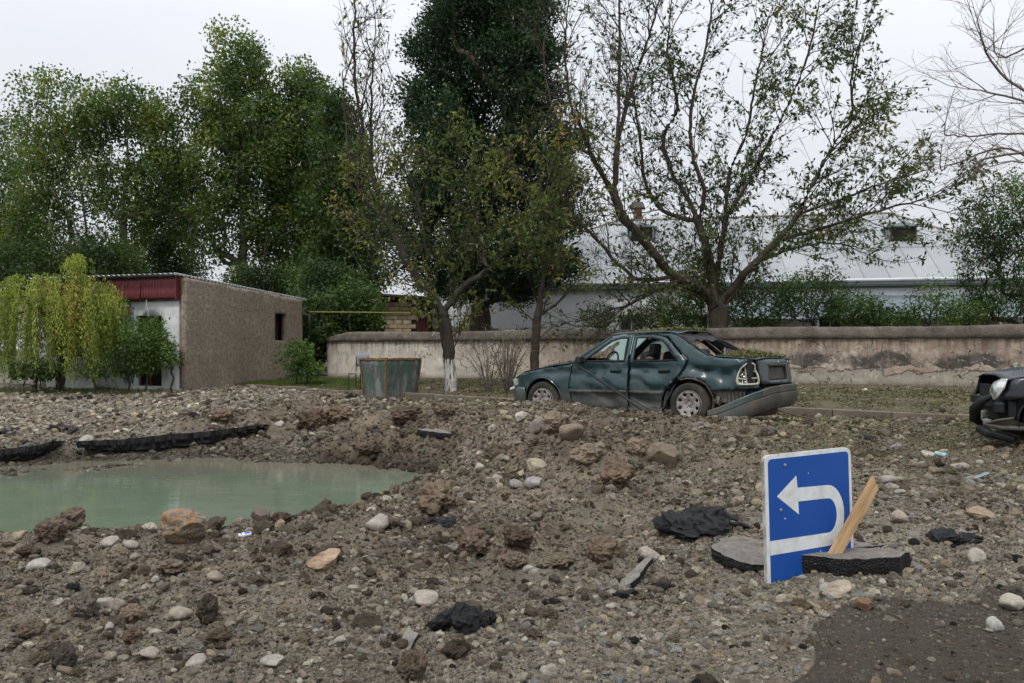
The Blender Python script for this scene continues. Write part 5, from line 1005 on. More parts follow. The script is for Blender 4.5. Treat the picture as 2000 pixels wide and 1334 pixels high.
def rock(name, me, u, v, wpx, hpx=None, col=(.3, .27, .23), label=None, cat='stone', group=None, rz=None, sink=.28, tilt=.15, seed=0):
    """a stone whose lower edge is seen at (u, v) and which looks wpx by hpx"""
    p = at(u, v); s = wpx/F*p[1]; h = (hpx or wpx*.6)/F*p[1]
    o = link(name, me, loc=(p[0], p[1]+s*.2, p[2]+h*(.5-sink)), rot=(random.gauss(0, tilt), random.gauss(0, tilt), random.uniform(0, 6.28) if rz is None else rz))
    b = np.array([v_.co[:] for v_ in me.vertices]); e = b.max(0)-b.min(0)
    o.scale = (s/e[0], s*.9/e[1], h/e[2]); o.color = (*col, 1)
    return tag(o, label, cat, group)
TAN = (.36, .28, .20); GRY = (.30, .27, .24); PAL_ = (.37, .335, .285); BRN = (.135, .10, .07); DBR = (.085, .06, .042); WHT = (.46, .44, .39); BLA = (.012, .012, .013)
NAMED = [ # kind, u, v(lower edge), w, h, colour, label
 ('C', 92, 1058, 62, 48, BRN, 'reddish brown earth clod at the near edge of the pool, leftmost'),
 ('C', 135, 1035, 55, 38, BRN, 'lumpy brown clod beside the leftmost clod on the pool edge'),
 ('C', 280, 1030, 62, 28, DBR, 'low dark clod on the pool rim just left of the big boulder'),
 ('C', 315, 1028, 40, 26, DBR, 'dark crumbling clod touching the left side of the big boulder'),
 ('C', 440, 1020, 52, 24, DBR, 'flat dark clod on the pool rim between boulder and grey rock'),
 ('A', 508, 1022, 38, 30, (.14, .11, .09), 'squat brown-grey rock on the pool rim beyond the crumpled packet'),
 ('C', 545, 1024, 46, 26, DBR, 'dark clod next to the squat rock on the pool rim'),
 ('P', 212, 1065, 36, 17, PAL_, 'smooth pale stone between the left clods and the big boulder'),
 ('P', 253, 1072, 30, 16, PAL_, 'small oval pale stone left of the big boulder'),
 ('P', 35, 1050, 28, 18, TAN, 'tan stone at the left border near the pool'),
 ('A', 633, 1109, 62, 38, (.37, .26, .18), 'pinkish slab-like stone lying below the pool rim'),
 ('P', 735, 1032, 44, 34, (.36, .32, .27), 'pale wedge-shaped stone standing tilted right of the pool'),
 ('C', 850, 1002, 90, 62, (.16, .118, .08), 'large ribbed brown clod right of the pool tip'),
 ('C', 925, 1085, 62, 52, BRN, 'blocky brown clod in a row at the centre, left one'),
 ('C', 1012, 1072, 66, 46, DBR, 'dark overhanging clod at the centre, right of the blocky one'),
 ('C', 1180, 1098, 72, 52, (.15, .11, .075), 'brown triangular clod left of the tilted asphalt plate'),
 ('C', 1205, 950, 70, 48, (.15, .105, .07), 'rust-brown jagged clod on the mound slope'),
 ('A', 1297, 912, 62, 50, (.17, .135, .095), 'leaning flat-topped brown block near the top of the mound'),
 ('P', 1048, 920, 42, 26, (.33, .27, .20), 'tan wedge stone halfway up the mound'),
 ('P', 1010, 952, 32, 20, (.27, .25, .23), 'round grey cobble, left of a pair on the mound foot'),
 ('P', 1044, 950, 34, 22, (.29, .27, .25), 'flat-topped grey cobble, right of a pair on the mound foot'),
 ('P', 935, 920, 24, 18, PAL_, 'pale egg-shaped cobble on the slope right of the pool'),
 ('P', 1048, 845, 36, 34, (.24, .205, .17), 'smooth grey-brown boulder set in the mound below the front wheel'),
 ('A', 1018, 822, 28, 20, (.42, .38, .32), 'angular pale rock just below the teal car front wheel'),
 ('P', 830, 1182, 52, 28, (.38, .335, .275), 'large smooth cream pebble left of the black asphalt lump'),
 ('P', 806, 1178, 24, 17, (.40, .35, .29), 'small round pebble touching the large cream pebble'),
 ('P', 1035, 1120, 24, 18, (.36, .33, .29), 'pale angular pebble below the centre clods'),
 ('A', 1165, 1108, 0, 0, GRY, ''),
 ('P', 1270, 1093, 42, 26, (.38, .33, .27), 'round beige stone between triangular clod and leaning sign'),
 ('A', 1430, 1108, 0, 0, GRY, ''),
 ('A', 1640, 1165, 62, 30, (.36, .30, .23), 'cream rock jammed under the front of the long asphalt slab'),
 ('A', 1689, 1192, 34, 24, (.20, .115, .07), 'rust-brown cube-like stone on the dark damp patch'),
 ('P', 1495, 918, 26, 40, (.31, .26, .215), 'upright beige stone behind the left edge of the road sign'),
 ('P', 1946, 1232, 32, 26, WHT, 'whitish round stone at the right border, lower one'),
 ('P', 1982, 1192, 44, 32, (.46, .41, .33), 'cream stone cut by the right border'),
 ('P', 1812, 892, 26, 15, (.40, .36, .31), 'pale stone beside the crushed drink can'),
 ('P', 1765, 1020, 34, 26, (.36, .29, .24), 'pinkish round stone half buried behind the plank'),
 ('P', 1880, 918, 36, 18, (.34, .29, .23), 'long tan stone in the leaf litter right of the sign'),
 ('P', 1735, 944, 32, 16, (.36, .32, .27), 'flat pale stone near the top of the plank'),
 ('P', 1745, 954, 26, 14, (.30, .27, .24), 'flat grey stone in front of the pale one near the plank top'),
 ('A', 1920, 1010, 60, 20, (.30, .23, .16), 'long tan broken stone on the gravel at right'),
 ('P', 1912, 1100, 36, 26, (.40, .36, .30), 'rounded beige stone right of the long asphalt slab'),
 ('C', 402, 1222, 44, 64, (.07, .055, .042), 'tall dark pitted clod standing upright in the left foreground'),
 ('C', 165, 1210, 46, 54, (.15, .125, .10), 'knobbly grey-brown clod in the left foreground'),
 ('C', 55, 1248, 50, 34, BRN, 'brown layered clod near the lower left corner'),
 ('C', 118, 1310, 56, 52, (.075, .065, .052), 'dark ragged clod close to the bottom edge at left'),
 ('P', 200, 1183, 34, 16, PAL_, 'long pale pebble right of the knobbly clod'),
 ('P', 226, 1192, 28, 26, (.34, .30, .25), 'squarish beige stone beside the long pale pebble'),
 ('C', 255, 1215, 48, 34, (.20, .15, .105), 'sandy angular lump in the left foreground'),
 ('P', 345, 1210, 52, 22, (.33, .28, .225), 'long beige stone left of the tall dark clod'),
 ('C', 255, 1262, 40, 36, (.13, .09, .06), 'round earthy lump below the sandy angular lump'),
 ('C', 425, 1258, 46, 28, (.09, .065, .045), 'dark brown lump below the tall dark clod'),
 ('P', 285, 1284, 42, 18, (.36, .31, .25), 'long flat pebble near the bottom left'),
 ('P', 378, 1302, 40, 24, (.38, .34, .29), 'pale two-humped stone near the bottom edge at left'),
 ('P', 532, 1298, 42, 14, (.36, .33, .28), 'flat oval pebble near the bottom edge'),
 ('P', 665, 1256, 30, 15, PAL_, 'pale flat pebble left of the grey asphalt plate'),
 ('C', 370, 1280, 56, 30, (.17, .15, .125), 'grey conglomerate lump above the two-humped stone'),
 ('P', 73, 1112, 42, 20, (.40, .37, .33), 'long pale stone at far left below the pool'),
 ('C', 330, 1122, 58, 30, (.16, .125, .09), 'broad brown clod below the big boulder'),
 ('P', 420, 1137, 38, 18, (.29, .235, .175), 'tan wedge of stone below the broad brown clod'),
 ('C', 50, 1090, 44, 22, DBR, 'dark flattish clod at left under the leftmost clods'),
 ('C', 803, 1330, 62, 60, (.12, .09, .062), 'big brown clod cut by the bottom edge'),
 ('P', 1285, 1258, 16, 24, (.36, .32, .26), 'narrow pebble standing on end in the foreground gravel'),
 ('P', 1072, 1318, 40, 20, (.36, .32, .26), 'oval beige stone at the bottom centre'),
 ('C', 1095, 1118, 0, 0, GRY, ''),
 ('C', 1090, 1112, 70, 30, (.14, .11, .075), 'low brown clod above the pale gravel at the centre'),
 ('C', 1005, 1108, 52, 32, (.145, .11, .078), 'rounded brown clod below the overhanging one'),
 ('P', 1118, 860, 52, 34, (.20, .16, .115), 'rounded earthy boulder on the mound crest'),
 ('C', 1085, 845, 60, 40, (.21, .16, .115), 'sandy lump on the mound crest below the car door'),
 ('C', 1145, 905, 62, 40, (.22, .17, .12), 'pale cracked clod on the mound face'),
 ('C', 1245, 890, 40, 36, (.23, .175, .125), 'sandy knob near the top right of the mound'),
 ('C', 610, 842, 62, 44, (.095, .065, .043), 'dark earth lump at the far side of the crater, left'),
 ('C', 660, 825, 56, 34, (.15, .105, .07), 'brown earth lump below the rubbish skip'),
 ('C', 790, 825, 70, 38, (.105, .075, .05), 'dark rounded clod right below the rubbish skip'),
 ('C', 870, 815, 46, 30, (.15, .11, .075), 'brown clod on the bank right of the skip'),
 ('C', 430, 822, 52, 24, (.14, .10, .068), 'brown clod heap above the curved asphalt edge'),
 ('P', 545, 832, 20, 14, PAL_, 'pale stone at the right end of the curved asphalt edge'),
 ('P', 405, 860, 26, 10, PAL_, 'flat pale stone under the curved asphalt edge'),
 ('P', 165, 862, 26, 13, PAL_, 'pale block-like stone behind the curved asphalt edge'),
 ('C', 720, 890, 50, 26, (.08, .06, .042), 'dark clod at the far waterline of the pool'),
 ('C', 950, 1013, 0, 0, GRY, ''),
]
n_named = 0
for kd, u, v, w, h, c, lb in NAMED:
    if not w: continue
    me = {'C': CLD, 'P': PEB, 'A': ANG}[kd]; me = me[n_named % len(me)]; n_named += 1
    rock({'C': 'earth_clod', 'P': 'stone', 'A': 'stone'}[kd], me, u, v, w*1.05, h*1.1, c, lb, {'C': 'clod', 'P': 'stone', 'A': 'stone'}[kd], {'C': 'earth clods thrown out of the crater', 'P': 'loose stones on the torn up road', 'A': 'loose stones on the torn up road'}[kd], sink=.20 if kd != 'C' else .12)
# the big two-tone boulder
def mat_boulder():
    t = NT('boulder'); n = t.noise(2.2, 6, .65); n2 = t.noise(12, 7, .7)
    col = t.ramp(n, [(.3, (.20, .16, .115)), (.5, (.36, .30, .225)), (.62, (.26, .20, .145))])
    x = t.sep(); m = t.math('MULTIPLY', t.ramp(x[0], [(.10, 1.), (.22, 0.)]), t.ramp(t.noise(4, 5), [(.45, 0.), (.58, 1.)]))
    col = t.mix(m, col, (.40, .22, .10)); col = t.mix(t.ramp(n2, [(.55, 0.), (.7, .6)]), col, (.42, .37, .30))
    t.set(col, .9, spec=.2); t.bump(t.math('ADD', n, n2), .05); return t.m
bo = rock_mesh('boulder', 5, .34, 1.7, 305, False, (1.1, .95, .85), 10); bo.materials.clear(); bo.materials.append(mat_boulder())
rock('boulder', bo, 362, 1068, 92, 72, (1, 1, 1), 'big tan boulder with orange stain on the near rim of the pool', 'boulder', rz=.3, sink=-.02, tilt=.05)
# scattered larger stones, told apart by nothing
LM = [(*at(u, v)[:2], n) for u, v, n in ((92, 1058, 'leftmost pool-edge clod'), (362, 1066, 'big tan boulder'), (633, 1109, 'pinkish slab-like stone'), (735, 1032, 'pale wedge-shaped stone'), (850, 1002, 'large ribbed clod'), (1012, 1072, 'overhanging centre clod'), (905, 1220, 'big black asphalt lump'), (1240, 1150, 'tilted asphalt plate'),
      (1370, 1036, 'long black rubble band'), (1560, 1120, 'fallen road sign'), (1770, 1120, 'long asphalt slab'), (1205, 950, 'rust-brown mound clod'), (1028, 950, 'pair of grey cobbles'), (1830, 893, 'crushed drink can'), (1912, 938, 'metal strip'), (402, 1222, 'tall dark pitted clod'), (165, 1210, 'knobbly grey-brown clod'), (118, 1310, 'ragged bottom-left clod'), (532, 1298, 'flat oval pebble'),
      (780, 1285, 'small grey asphalt plate'), (830, 1182, 'large cream pebble'), (1285, 1258, 'pebble on end'), (1180, 1098, 'triangular clod'), (1920, 1010, 'long tan broken stone'), (1870, 1060, 'right-hand black rubble'))]
USED = set()
def loose():
    R = np.random.default_rng(5); k = 0
    while k < 180:
        a = R.uniform(-.63, .63); Y = math.exp(R.uniform(math.log(4.0), math.log(11.5))); X = a*Y
        z = zones([X], [Y])[0]
        if z[3] > .35 or R.random() > .5+.6*z[0]: continue
        h = ht(X, Y)
        if h < WATER_Z+.08: continue
        kd = R.random(); s = R.uniform(.045, .085)*(.6+Y*.075)
        me = PEB[k % 8] if kd < .6 else (ANG[k % 6] if kd < .75 else CLD[k % 8]); clod = kd >= .75
        c = EARTH[k % 4]*1.05 if clod else PAL[k % 9]*R.uniform(.85, 1.1)
        if clod: s *= 1.25
        o = link('earth_clod' if clod else 'stone', me, loc=(X, Y, h+s*.16), rot=(R.normal(0, .2), R.normal(0, .2), R.uniform(0, 6.3)), scale=(s, s, s)); o.color = (*c, 1)
        cn = ['brown', 'beige', 'dark', 'tan', 'pale', 'dark grey', 'grey', 'slate', 'ochre'][k % 9] if not clod else ['brown', 'sandy brown', 'dark brown', 'tan'][k % 4]
        lm = min(LM, key=lambda q: (q[0]-X)**2+(q[1]-Y)**2); sz = 'small' if s/Y < .011 else ('medium' if s/Y < .0155 else 'large'); sh = 'rounded' if me in PEB else 'angular'
        side = ('left of' if X < lm[0] else 'right of') if abs(X-lm[0]) > abs(Y-lm[1]) else ('nearer than' if Y < lm[1] else 'beyond')
        lb_ = f'{sz} {cn} '+('earth clod' if clod else f'{sh} stone')+f' lying {side} the {lm[2]}'
        lb0 = lb_; q_ = 0
        while lb_ in USED and q_ < 6: lb_ = lb0.replace(cn, ['dusty '+cn, 'flattish '+cn, 'lumpy '+cn, 'half-buried '+cn, 'squat '+cn, 'chipped '+cn][q_], 1); q_ += 1
        USED.add(lb_); tag(o, lb_, 'clod' if clod else 'stone', 'small loose clods' if clod else 'fist-sized loose stones')
        k += 1
loose()
# ---- asphalt slabs
def slab(name, px, thick, label, lift=.02, tilt=(0, 0), seed=0, cat='asphalt slab', group='broken slabs of road surface', step=.035, Z=None):
    """px: outline of the upper face in photo pixels on the ground"""
    P = [at(u, v) for u, v in px]; c = np.mean(P, 0)
    poly = []; n = len(P)
    for i in range(n):
        a, b = P[i], P[(i+1) % n]; L = np.linalg.norm((b-a)[:2]); m = max(1, int(L/step))
        for j in range(m): poly.append(a+(b-a)*j/m)
    poly = np.array(poly); q = poly-c; ang = np.arange(len(q))
    jit = .018*fbm(poly[:, 0]*9, poly[:, 1]*9, seed+1., 3)+.012*fbm(poly[:, 0]*30, poly[:, 1]*30, seed+2., 2)
    r = np.linalg.norm(q[:, :2], axis=1)[:, None]; d = q[:, :2]/(r+1e-6); q2 = q[:, :2]+d*jit[:, None]*1.6
    rings = []; ks = [0, .25, .55, .8, .95, 1., 1.0, 1.01, .99, .96]; hs = [0, 0, 0, 0, 0, 0, -.25, -.55, -.8, -1.]
    m = len(q2); V = []; bz = (Z if Z is not None else c[2])+lift
    for k, h in zip(ks, hs):
        x = q2[:, 0]*k; y = q2[:, 1]*k
        if h < 0: nn = 1+.16*fbm(ang*.9, ang*0+h*7, seed+5., 2)+0*x; x = x*(1+(nn-1)*.35*min(1, .12/max(.05, r.max()))*2); y = y*(1+(nn-1)*.3*min(1, .12/max(.05, r.max()))*2)
        zz = bz+tilt[0]*x+tilt[1]*y+.010*fbm((x+c[0])*5, (y+c[1])*5, seed+3., 3)+h*thick*(1+.25*fbm(ang*.35, ang*0, seed+9., 2))
        if k == 1. and h == 0: zz = zz-.004
        V.append(np.stack([x+c[0], y+c[1], zz], 1))
    V = np.concatenate(V)-np.array([c[0], c[1], bz]); Fs = []; sd_ = []
    for i in range(len(ks)-1):
        for j in range(m):
            if i == 0: Fs.append((0, m+j, m+(j+1) % m)); 
            else: Fs.append((i*m+j, (i+1)*m+j, (i+1)*m+(j+1) % m, i*m+(j+1) % m))
            sd_.append(1. if i >= 5 else 0.)
    me = mesh_np(name, V, Fs, M_ASPH, False); at_ = me.attributes.new('side', 'FLOAT', 'FACE'); at_.data.foreach_set('value', sd_)
    bm = bmesh.new(); bm.from_mesh(me); bmesh.ops.recalc_face_normals(bm, faces=bm.faces); bm.to_mesh(me); bm.free()
    return tag(link(name, me, loc=(c[0], c[1], bz)), label, cat, group)
slab('asphalt_slab', [(1390, 1095), (1405, 1065), (1450, 1050), (1500, 1048), (1508, 1118), (1470, 1124), (1420, 1118)], .085, 'grey-topped asphalt slab wedged behind the left edge of the sign', .06, (-.1, .05), 3)
slab('asphalt_slab', [(1555, 1122), (1610, 1100), (1655, 1090), (1720, 1095), (1775, 1114), (1760, 1124), (1660, 1128)], .14, 'long thick asphalt slab with black broken front lying below the plank', .12, (0.0, -.02), 4)
slab('asphalt_slab', [(1650, 1056), (1700, 1050), (1735, 1055), (1720, 1072), (1660, 1078)], .04, 'flat dusty asphalt piece on the gravel behind the plank', .015, (0, 0), 5)
slab('asphalt_slab', [(755, 1290), (770, 1268), (800, 1256), (812, 1268), (790, 1282)], .03, 'small grey asphalt plate lying near the bottom edge', .03, (.1, .35), 6)
slab('asphalt_slab', [(1195, 1160), (1215, 1140), (1262, 1118), (1275, 1130), (1240, 1152)], .05, 'narrow asphalt plate tilted up on the gravel left of the sign', .07, (.25, .15), 7)
slab('asphalt_slab', [(815, 848), (830, 840), (870, 842), (885, 850), (850, 854)], .10, 'dark asphalt slab sticking out of the crater bank', .05, (0, .05), 8)
def edge_slab(u0, u1, fv, thick, label, seed, rim):
    """long curved strip of the old road surface sticking out over the crater; fv(u): pixel row of its upper lip"""
    us = np.linspace(u0, u1, 170); V = []; Fs = []; sd_ = []
    for i, u in enumerate(us):
        p = at(u, fv(u)); p = P3(u, fv(u), p[1]-.30); t = i/169; tk = thick*(.25+.85*math.sin(PI*min(1, max(0.02, t*1.02)))**.6)
        j = .035*float(fbm(u*.03, 0., seed, 3)); n = .05*float(fbm(u*.16, 3., seed, 3)); n2 = .05*float(fbm(u*.21, 9., seed, 3)); n3 = .06*float(fbm(u*.12, 19., seed, 3))
        prof = [(-.55, -.03), (-.3, .0), (-.05, .03), (0, .03), (.012+n, -.28*tk), (-.01-n2, -.5*tk), (-.02+n3, -.72*tk), (-.08+n, -.9*tk+n3*.6), (-.16, -tk+n2), (-.5, -tk-.02)]
        for a, h in prof: V.append((p[0], p[1]-a+j, p[2]+rim*.2+h+j*.5))
    m = len(prof)
    for i in range(169):
        for k in range(m-1): Fs.append((i*m+k, i*m+k+1, (i+1)*m+k+1, (i+1)*m+k)); sd_.append(0. if k < 2 else 1.)
    V = np.array(V); c = V.mean(0); me = mesh_np('asphalt_edge', V-c, Fs, M_ASPH, False); a_ = me.attributes.new('side', 'FLOAT', 'FACE'); a_.data.foreach_set('value', sd_)
    bm = bmesh.new(); bm.from_mesh(me); bmesh.ops.recalc_face_normals(bm, faces=bm.faces); bm.to_mesh(me); bm.free()
    tag(link('asphalt_edge', me, loc=c), label, 'road edge', 'edges of the old road surface over the crater')
edge_slab(150, 515, lambda u: np.interp(u, [150, 230, 300, 400, 515], [866, 863, 856, 846, 833]), .26, 'long curved black edge of road surface overhanging the pool', 2., .06)
edge_slab(-60, 102, lambda u: np.interp(u, [-60, 0, 60, 102], [886, 882, 876, 866]), .22, 'short black edge of road surface at the left border', 4., .05)
def chunk(u, v, w, h, label, n=9, seed=0, group='black asphalt rubble'):
    """heap of black broken asphalt: one thing built of fused crumbs"""
    R = np.random.default_rng(seed+900); mb = MB(); p = at(u, v); s = w/F*p[1]; hh = h/F*p[1]
    for k in range(n):
        me = BLK[k % 5]; a = R.uniform(-.42, .42); d = R.uniform(-.2, .35); sc = R.uniform(.24, .46)*s*(1-.5*abs(a)); sz = hh*R.uniform(.7, 1.1)*(1-abs(a))
        M = Matrix.Translation((a*s, d*s*.6, sz*.22)) @ Euler((R.normal(0, .4), R.normal(0, .4), R.uniform(0, 6))).to_matrix().to_4x4() @ Matrix.Diagonal((sc, sc, max(sz*1.5, .03), 1))
        mb.add([M @ x.co for x in me.vertices], [tuple(f.vertices) for f in me.polygons])
    o = mb.build('asphalt_chunk', M_BLACK, loc=p); return tag(o, label, 'asphalt chunk', group)
M_BLACK = simple('black_asphalt', (.013, .013, .014), .55, var=.5, scale=30, bump=.02, spec=.35)
for k, a in enumerate([(905, 1220, 120, 58, 'big lumpy black asphalt lump in the centre foreground', 16), (1370, 1036, 175, 44, 'long band of black asphalt rubble left of the sign', 26), (1390, 1000, 50, 16, 'few black asphalt crumbs above the long rubble band', 6),
    (865, 1028, 80, 22, 'short black asphalt heap below the ribbed clod', 9), (1870, 1060, 110, 26, 'black asphalt rubble in pale gravel right of the plank', 14), (1905, 1042, 36, 22, 'small black asphalt piece above the right-hand rubble', 4),
    (1690, 858, 36, 12, 'flat black asphalt scrap in leaf litter behind the sign', 4), (50, 779, 26, 9, 'black scrap of asphalt on far gravel, leftmost', 3), (128, 781, 34, 8, 'black asphalt scrap on far gravel, second from left', 4), (172, 778, 44, 9, 'longest black asphalt scrap on the far gravel', 5),
    (112, 842, 76, 13, 'black asphalt rubble on the gravel above the short road edge', 8), (15, 848, 40, 13, 'black asphalt rubble at the left border', 6), (195, 836, 26, 12, 'black asphalt piece right of the pale block-like stone', 3),
    (145, 1152, 40, 24, 'coal-black asphalt lump in the left foreground', 5), (1152, 990, 18, 22, 'tiny black asphalt lump on the mound foot', 3), (780, 1300, 30, 20, 'black crumbs beside the small grey plate', 4), (770, 1248, 30, 16, 'black asphalt lump above the small grey plate', 3), (1075, 1180, 40, 18, 'black asphalt crumbs in the pale gravel centre', 6),
    (690, 778, 30, 20, 'black tar lump at the left foot of the skip', 4), (1300, 1150, 40, 18, 'black crumbs in pale gravel beside the tilted plate', 6), (1225, 1165, 60, 16, 'black crumbs under the tilted asphalt plate', 6)]):
    chunk(*a, seed=k)
# ---- litter of the road
def small_litter():
    p = at(482, 1048); t = thing('packet', 'crumpled white and blue cigarette packet lying below the pool', 'packet', p+np.array([0, 0, .015]), (.25, -.1, .4))
    MB().box((0, 0, .0), (.075, .05, .02)).build('packet_body', simple('white_card', (.7, .7, .72), .5, var=.1), t, bevel=.003)
    MB().box((.006, 0, .0115), (.05, .03, .002)).build('blue_print', simple('blue_card', (.04, .10, .5), .4), t)
    MB().box((-.052, 0, -.002), (.035, .048, .012), R=Euler((0, .5, 0)).to_matrix()).build('packet_flap', simple('white_card2', (.6, .6, .62), .5), t)
    p = at(1838, 893); t = thing('crushed_can', 'crushed pale blue drink can lying in the leaf litter', 'can', p+np.array([0, 0, .03]), (.1, .2, .5))
    MB().lathe([(0, -.075), (.03, -.07), (.036, -.05), (.030, -.01), (.024, .02), (.034, .055), (.028, .07), (0, .072)], 14).build('can_body', simple('can_paint', (.30, .42, .45), .35, .4, var=.5, scale=20), t, smooth=True)
    MB().lathe([(.031, .071), (.031, .075), (.0, .0755)], 14).build('can_lid', simple('can_lid', (.6, .6, .6), .3, .9), t)
    p = at(1912, 938); o = MB().box((0, 0, 0), (.26, .05, .012), R=Euler((.2, -.25, .3)).to_matrix()).box((-.1, .02, .01), (.10, .03, .02), R=Euler((.2, .2, .1)).to_matrix()).build('metal_scrap', simple('scrap', (.22, .25, .27), .4, .6), loc=p+np.array([0, 0, .04]), bevel=.002)
    tag(o, 'thin grey-blue metal strip lying on leaf litter at right', 'metal scrap')
    for k, (u, v, dx, h, lb) in enumerate([(240, 1240, .12, .05, 'pale broken twig'), (0, 0, 0, 0, '')]):
        pass
small_litter()
# ================================================================ CARS
def mat_paint(name, c, dust=(.16, .145, .12), dz=.62, dust_amt=.75, rough=.24):
    """enamel with road dust that lies thicker low on the body"""
    t = NT(name); x = t.sep(); n = t.noise(2.2, 6, .65); f = t.noise(28, 6, .7); v = t.noise(7, 6, .7, mp=(1, 1, .25))
    base = t.mix(t.ramp(n, [(.3, 0.), (.7, 1.)]), tuple(k*.8 for k in c), tuple(k*1.2 for k in c))
    h = t.math('ADD', x[2], t.math('MULTIPLY', t.math('SUBTRACT', n, .5), .5)); d = t.math('MULTIPLY', t.ramp(h, [(.12, 1.), (dz*.75, .72), (dz, .18), (dz+.25, .07)]), dust_amt)
    d = t.math('MULTIPLY', d, t.ramp(v, [(.25, .55), (.7, 1.)])); d = t.math('ADD', d, t.math('MULTIPLY', t.ramp(f, [(.66, 0.), (.72, .5)]), .25), True)
    col = t.mix(d, base, dust); sc = t.math('MULTIPLY', t.ramp(t.noise(40, 3, .6, mp=(1, 1, 5)), [(.70, 0.), (.72, 1.)]), .5); col = t.mix(sc, col, (.25, .27, .26))
    t.set(col, t.math('ADD', rough, t.math('MULTIPLY', d, .55)), spec=.5); t.p.inputs['Coat Weight'].default_value = .25; t.p.inputs['Coat Roughness'].default_value = .15
    t.bump(f, .0015); return t.m
M_TEAL = mat_paint('teal_enamel', (.0045, .029, .034), dust=(.120, .108, .086), dz=.50, dust_amt=.85, rough=.27); M_NAVY = mat_paint('dark_navy_enamel', (.008, .010, .018), dz=.5, dust_amt=.35)
M_PLAST = simple('dusty_grey_plastic', (.060, .056, .048), .7, var=.3, scale=6, bump=.002, dirt=(.10, .088, .068)); M_BLACKP = simple('black_plastic', (.012, .012, .013), .55, var=.3, bump=.001)
M_INNER = simple('dark_body_inside', (.020, .020, .021), .85, bump=0); M_TYRE = simple('dusty_tyre', (.030, .028, .025), .85, var=.3, scale=10, bump=.003, dirt=(.06, .052, .042))
M_RIM = simple('dusty_alloy', (.30, .275, .245), .55, .35, var=.15, scale=8, bump=.001); M_RUST = simple('rusty_metal', (.11, .075, .05), .85, var=.5, scale=14, bump=.004)
def arc(cx, cz, r, a0, a1, n=14): return [(cx+r*math.cos(math.radians(a0+(a1-a0)*i/n)), cz+r*math.sin(math.radians(a0+(a1-a0)*i/n))) for i in range(n+1)]
class Body:
    def __init__(s, L, hw, belt, dents, dn, seed, xr=4.10, R=.38, xf=.42): s.L = L; s.hwm = hw; s.belt = belt; s.dents = dents; s.dn = dn; s.seed = seed; s.xr = xr; s.R = R; s.xf = xf; s.side = -1
    def hw(s, x, z):
        w = s.hwm
        if x < .9: w -= .07*((.9-x)/.9)**2
        if x > 3.7: w -= .03*((x-3.7)/.8)**2
        if z < .5: w -= .04*((.5-z)/.3)**2
        elif z < s.belt: w -= .055*((z-.5)/(s.belt-.5))**2
        else: w -= .055+(z-s.belt)*.44
        w += .012*math.exp(-((z-.78)/.03)**2) if False else 0
        return w
    def dent(s, x, z):
        if s.side > 0: return 0.
        d = 0
        for cx, cz, rx, rz, dep in s.dents: d += dep*math.exp(-((x-cx)/rx)**2-((z-cz)/rz)**2)
        m = float(np.clip((1.06-z)/.2, 0, 1))*float(np.clip((z-.2)/.15, 0, 1))
        n1 = float(fbm(x*2.3+s.seed, z*3.6, 1., 2)); cre = (1-abs(float(fbm(x*2.0+s.seed, z*3.6+x*1.2, 4., 2)))*2.2)
        return d+s.dn*m*(n1*1.0+max(0, cre)**2*.9+.2*float(fbm(x*9, z*9, 2., 2)))
    def pt(s, a, z, off=0.):
        """a runs along the side and then round the corners of the body"""
        if a > s.xr: ph = min((a-s.xr)/s.R, 1.45); x = s.xr+s.R*math.sin(ph); y = s.hw(s.xr, z)-s.R*(1-math.cos(ph)); nx, ny = math.sin(ph), math.cos(ph)
        elif a < s.xf: Rf = .34; ph = min((s.xf-a)/Rf, 1.4); x = s.xf-Rf*math.sin(ph); y = s.hw(s.xf, z)-Rf*(1-math.cos(ph)); nx, ny = -math.sin(ph), math.cos(ph)
        else: x = a; y = s.hw(a, z); nx, ny = 0, 1
        d = s.dent(a, z)-off; return (x-2.2-nx*d, (y-ny*d)*s.side, z)
def cap(name, xs, wf, zf, crown, mat, root, nt=26, dn=.0, seed=0, thick=.012, x0=2.2, skew=0):
    V = []
    for x in xs:
        w = wf(x)
        for j in range(nt):
            t = -1+2*j/(nt-1); y = t*w; z = zf(x)+crown*(1-abs(t)**2.4)+dn*(float(fbm(x*2.2+seed, y*2.2, 5., 3))+.6*max(0, 1-2*abs(float(fbm(x*2+seed, y*2, 9., 2))))**3); V.append((x-x0, y, z+skew*y))
    n = len(xs); Fc = [(i*nt+j, i*nt+j+1, (i+1)*nt+j+1, (i+1)*nt+j) for i in range(n-1) for j in range(nt-1)]; o = link(name, mesh_np(name, V, Fc, mats=[mat, M_INNER], smooth=True), root)
    m = o.modifiers.new('thickness', 'SOLIDIFY'); m.thickness = thick; m.offset = -1; m.use_quality_normals = True; return o
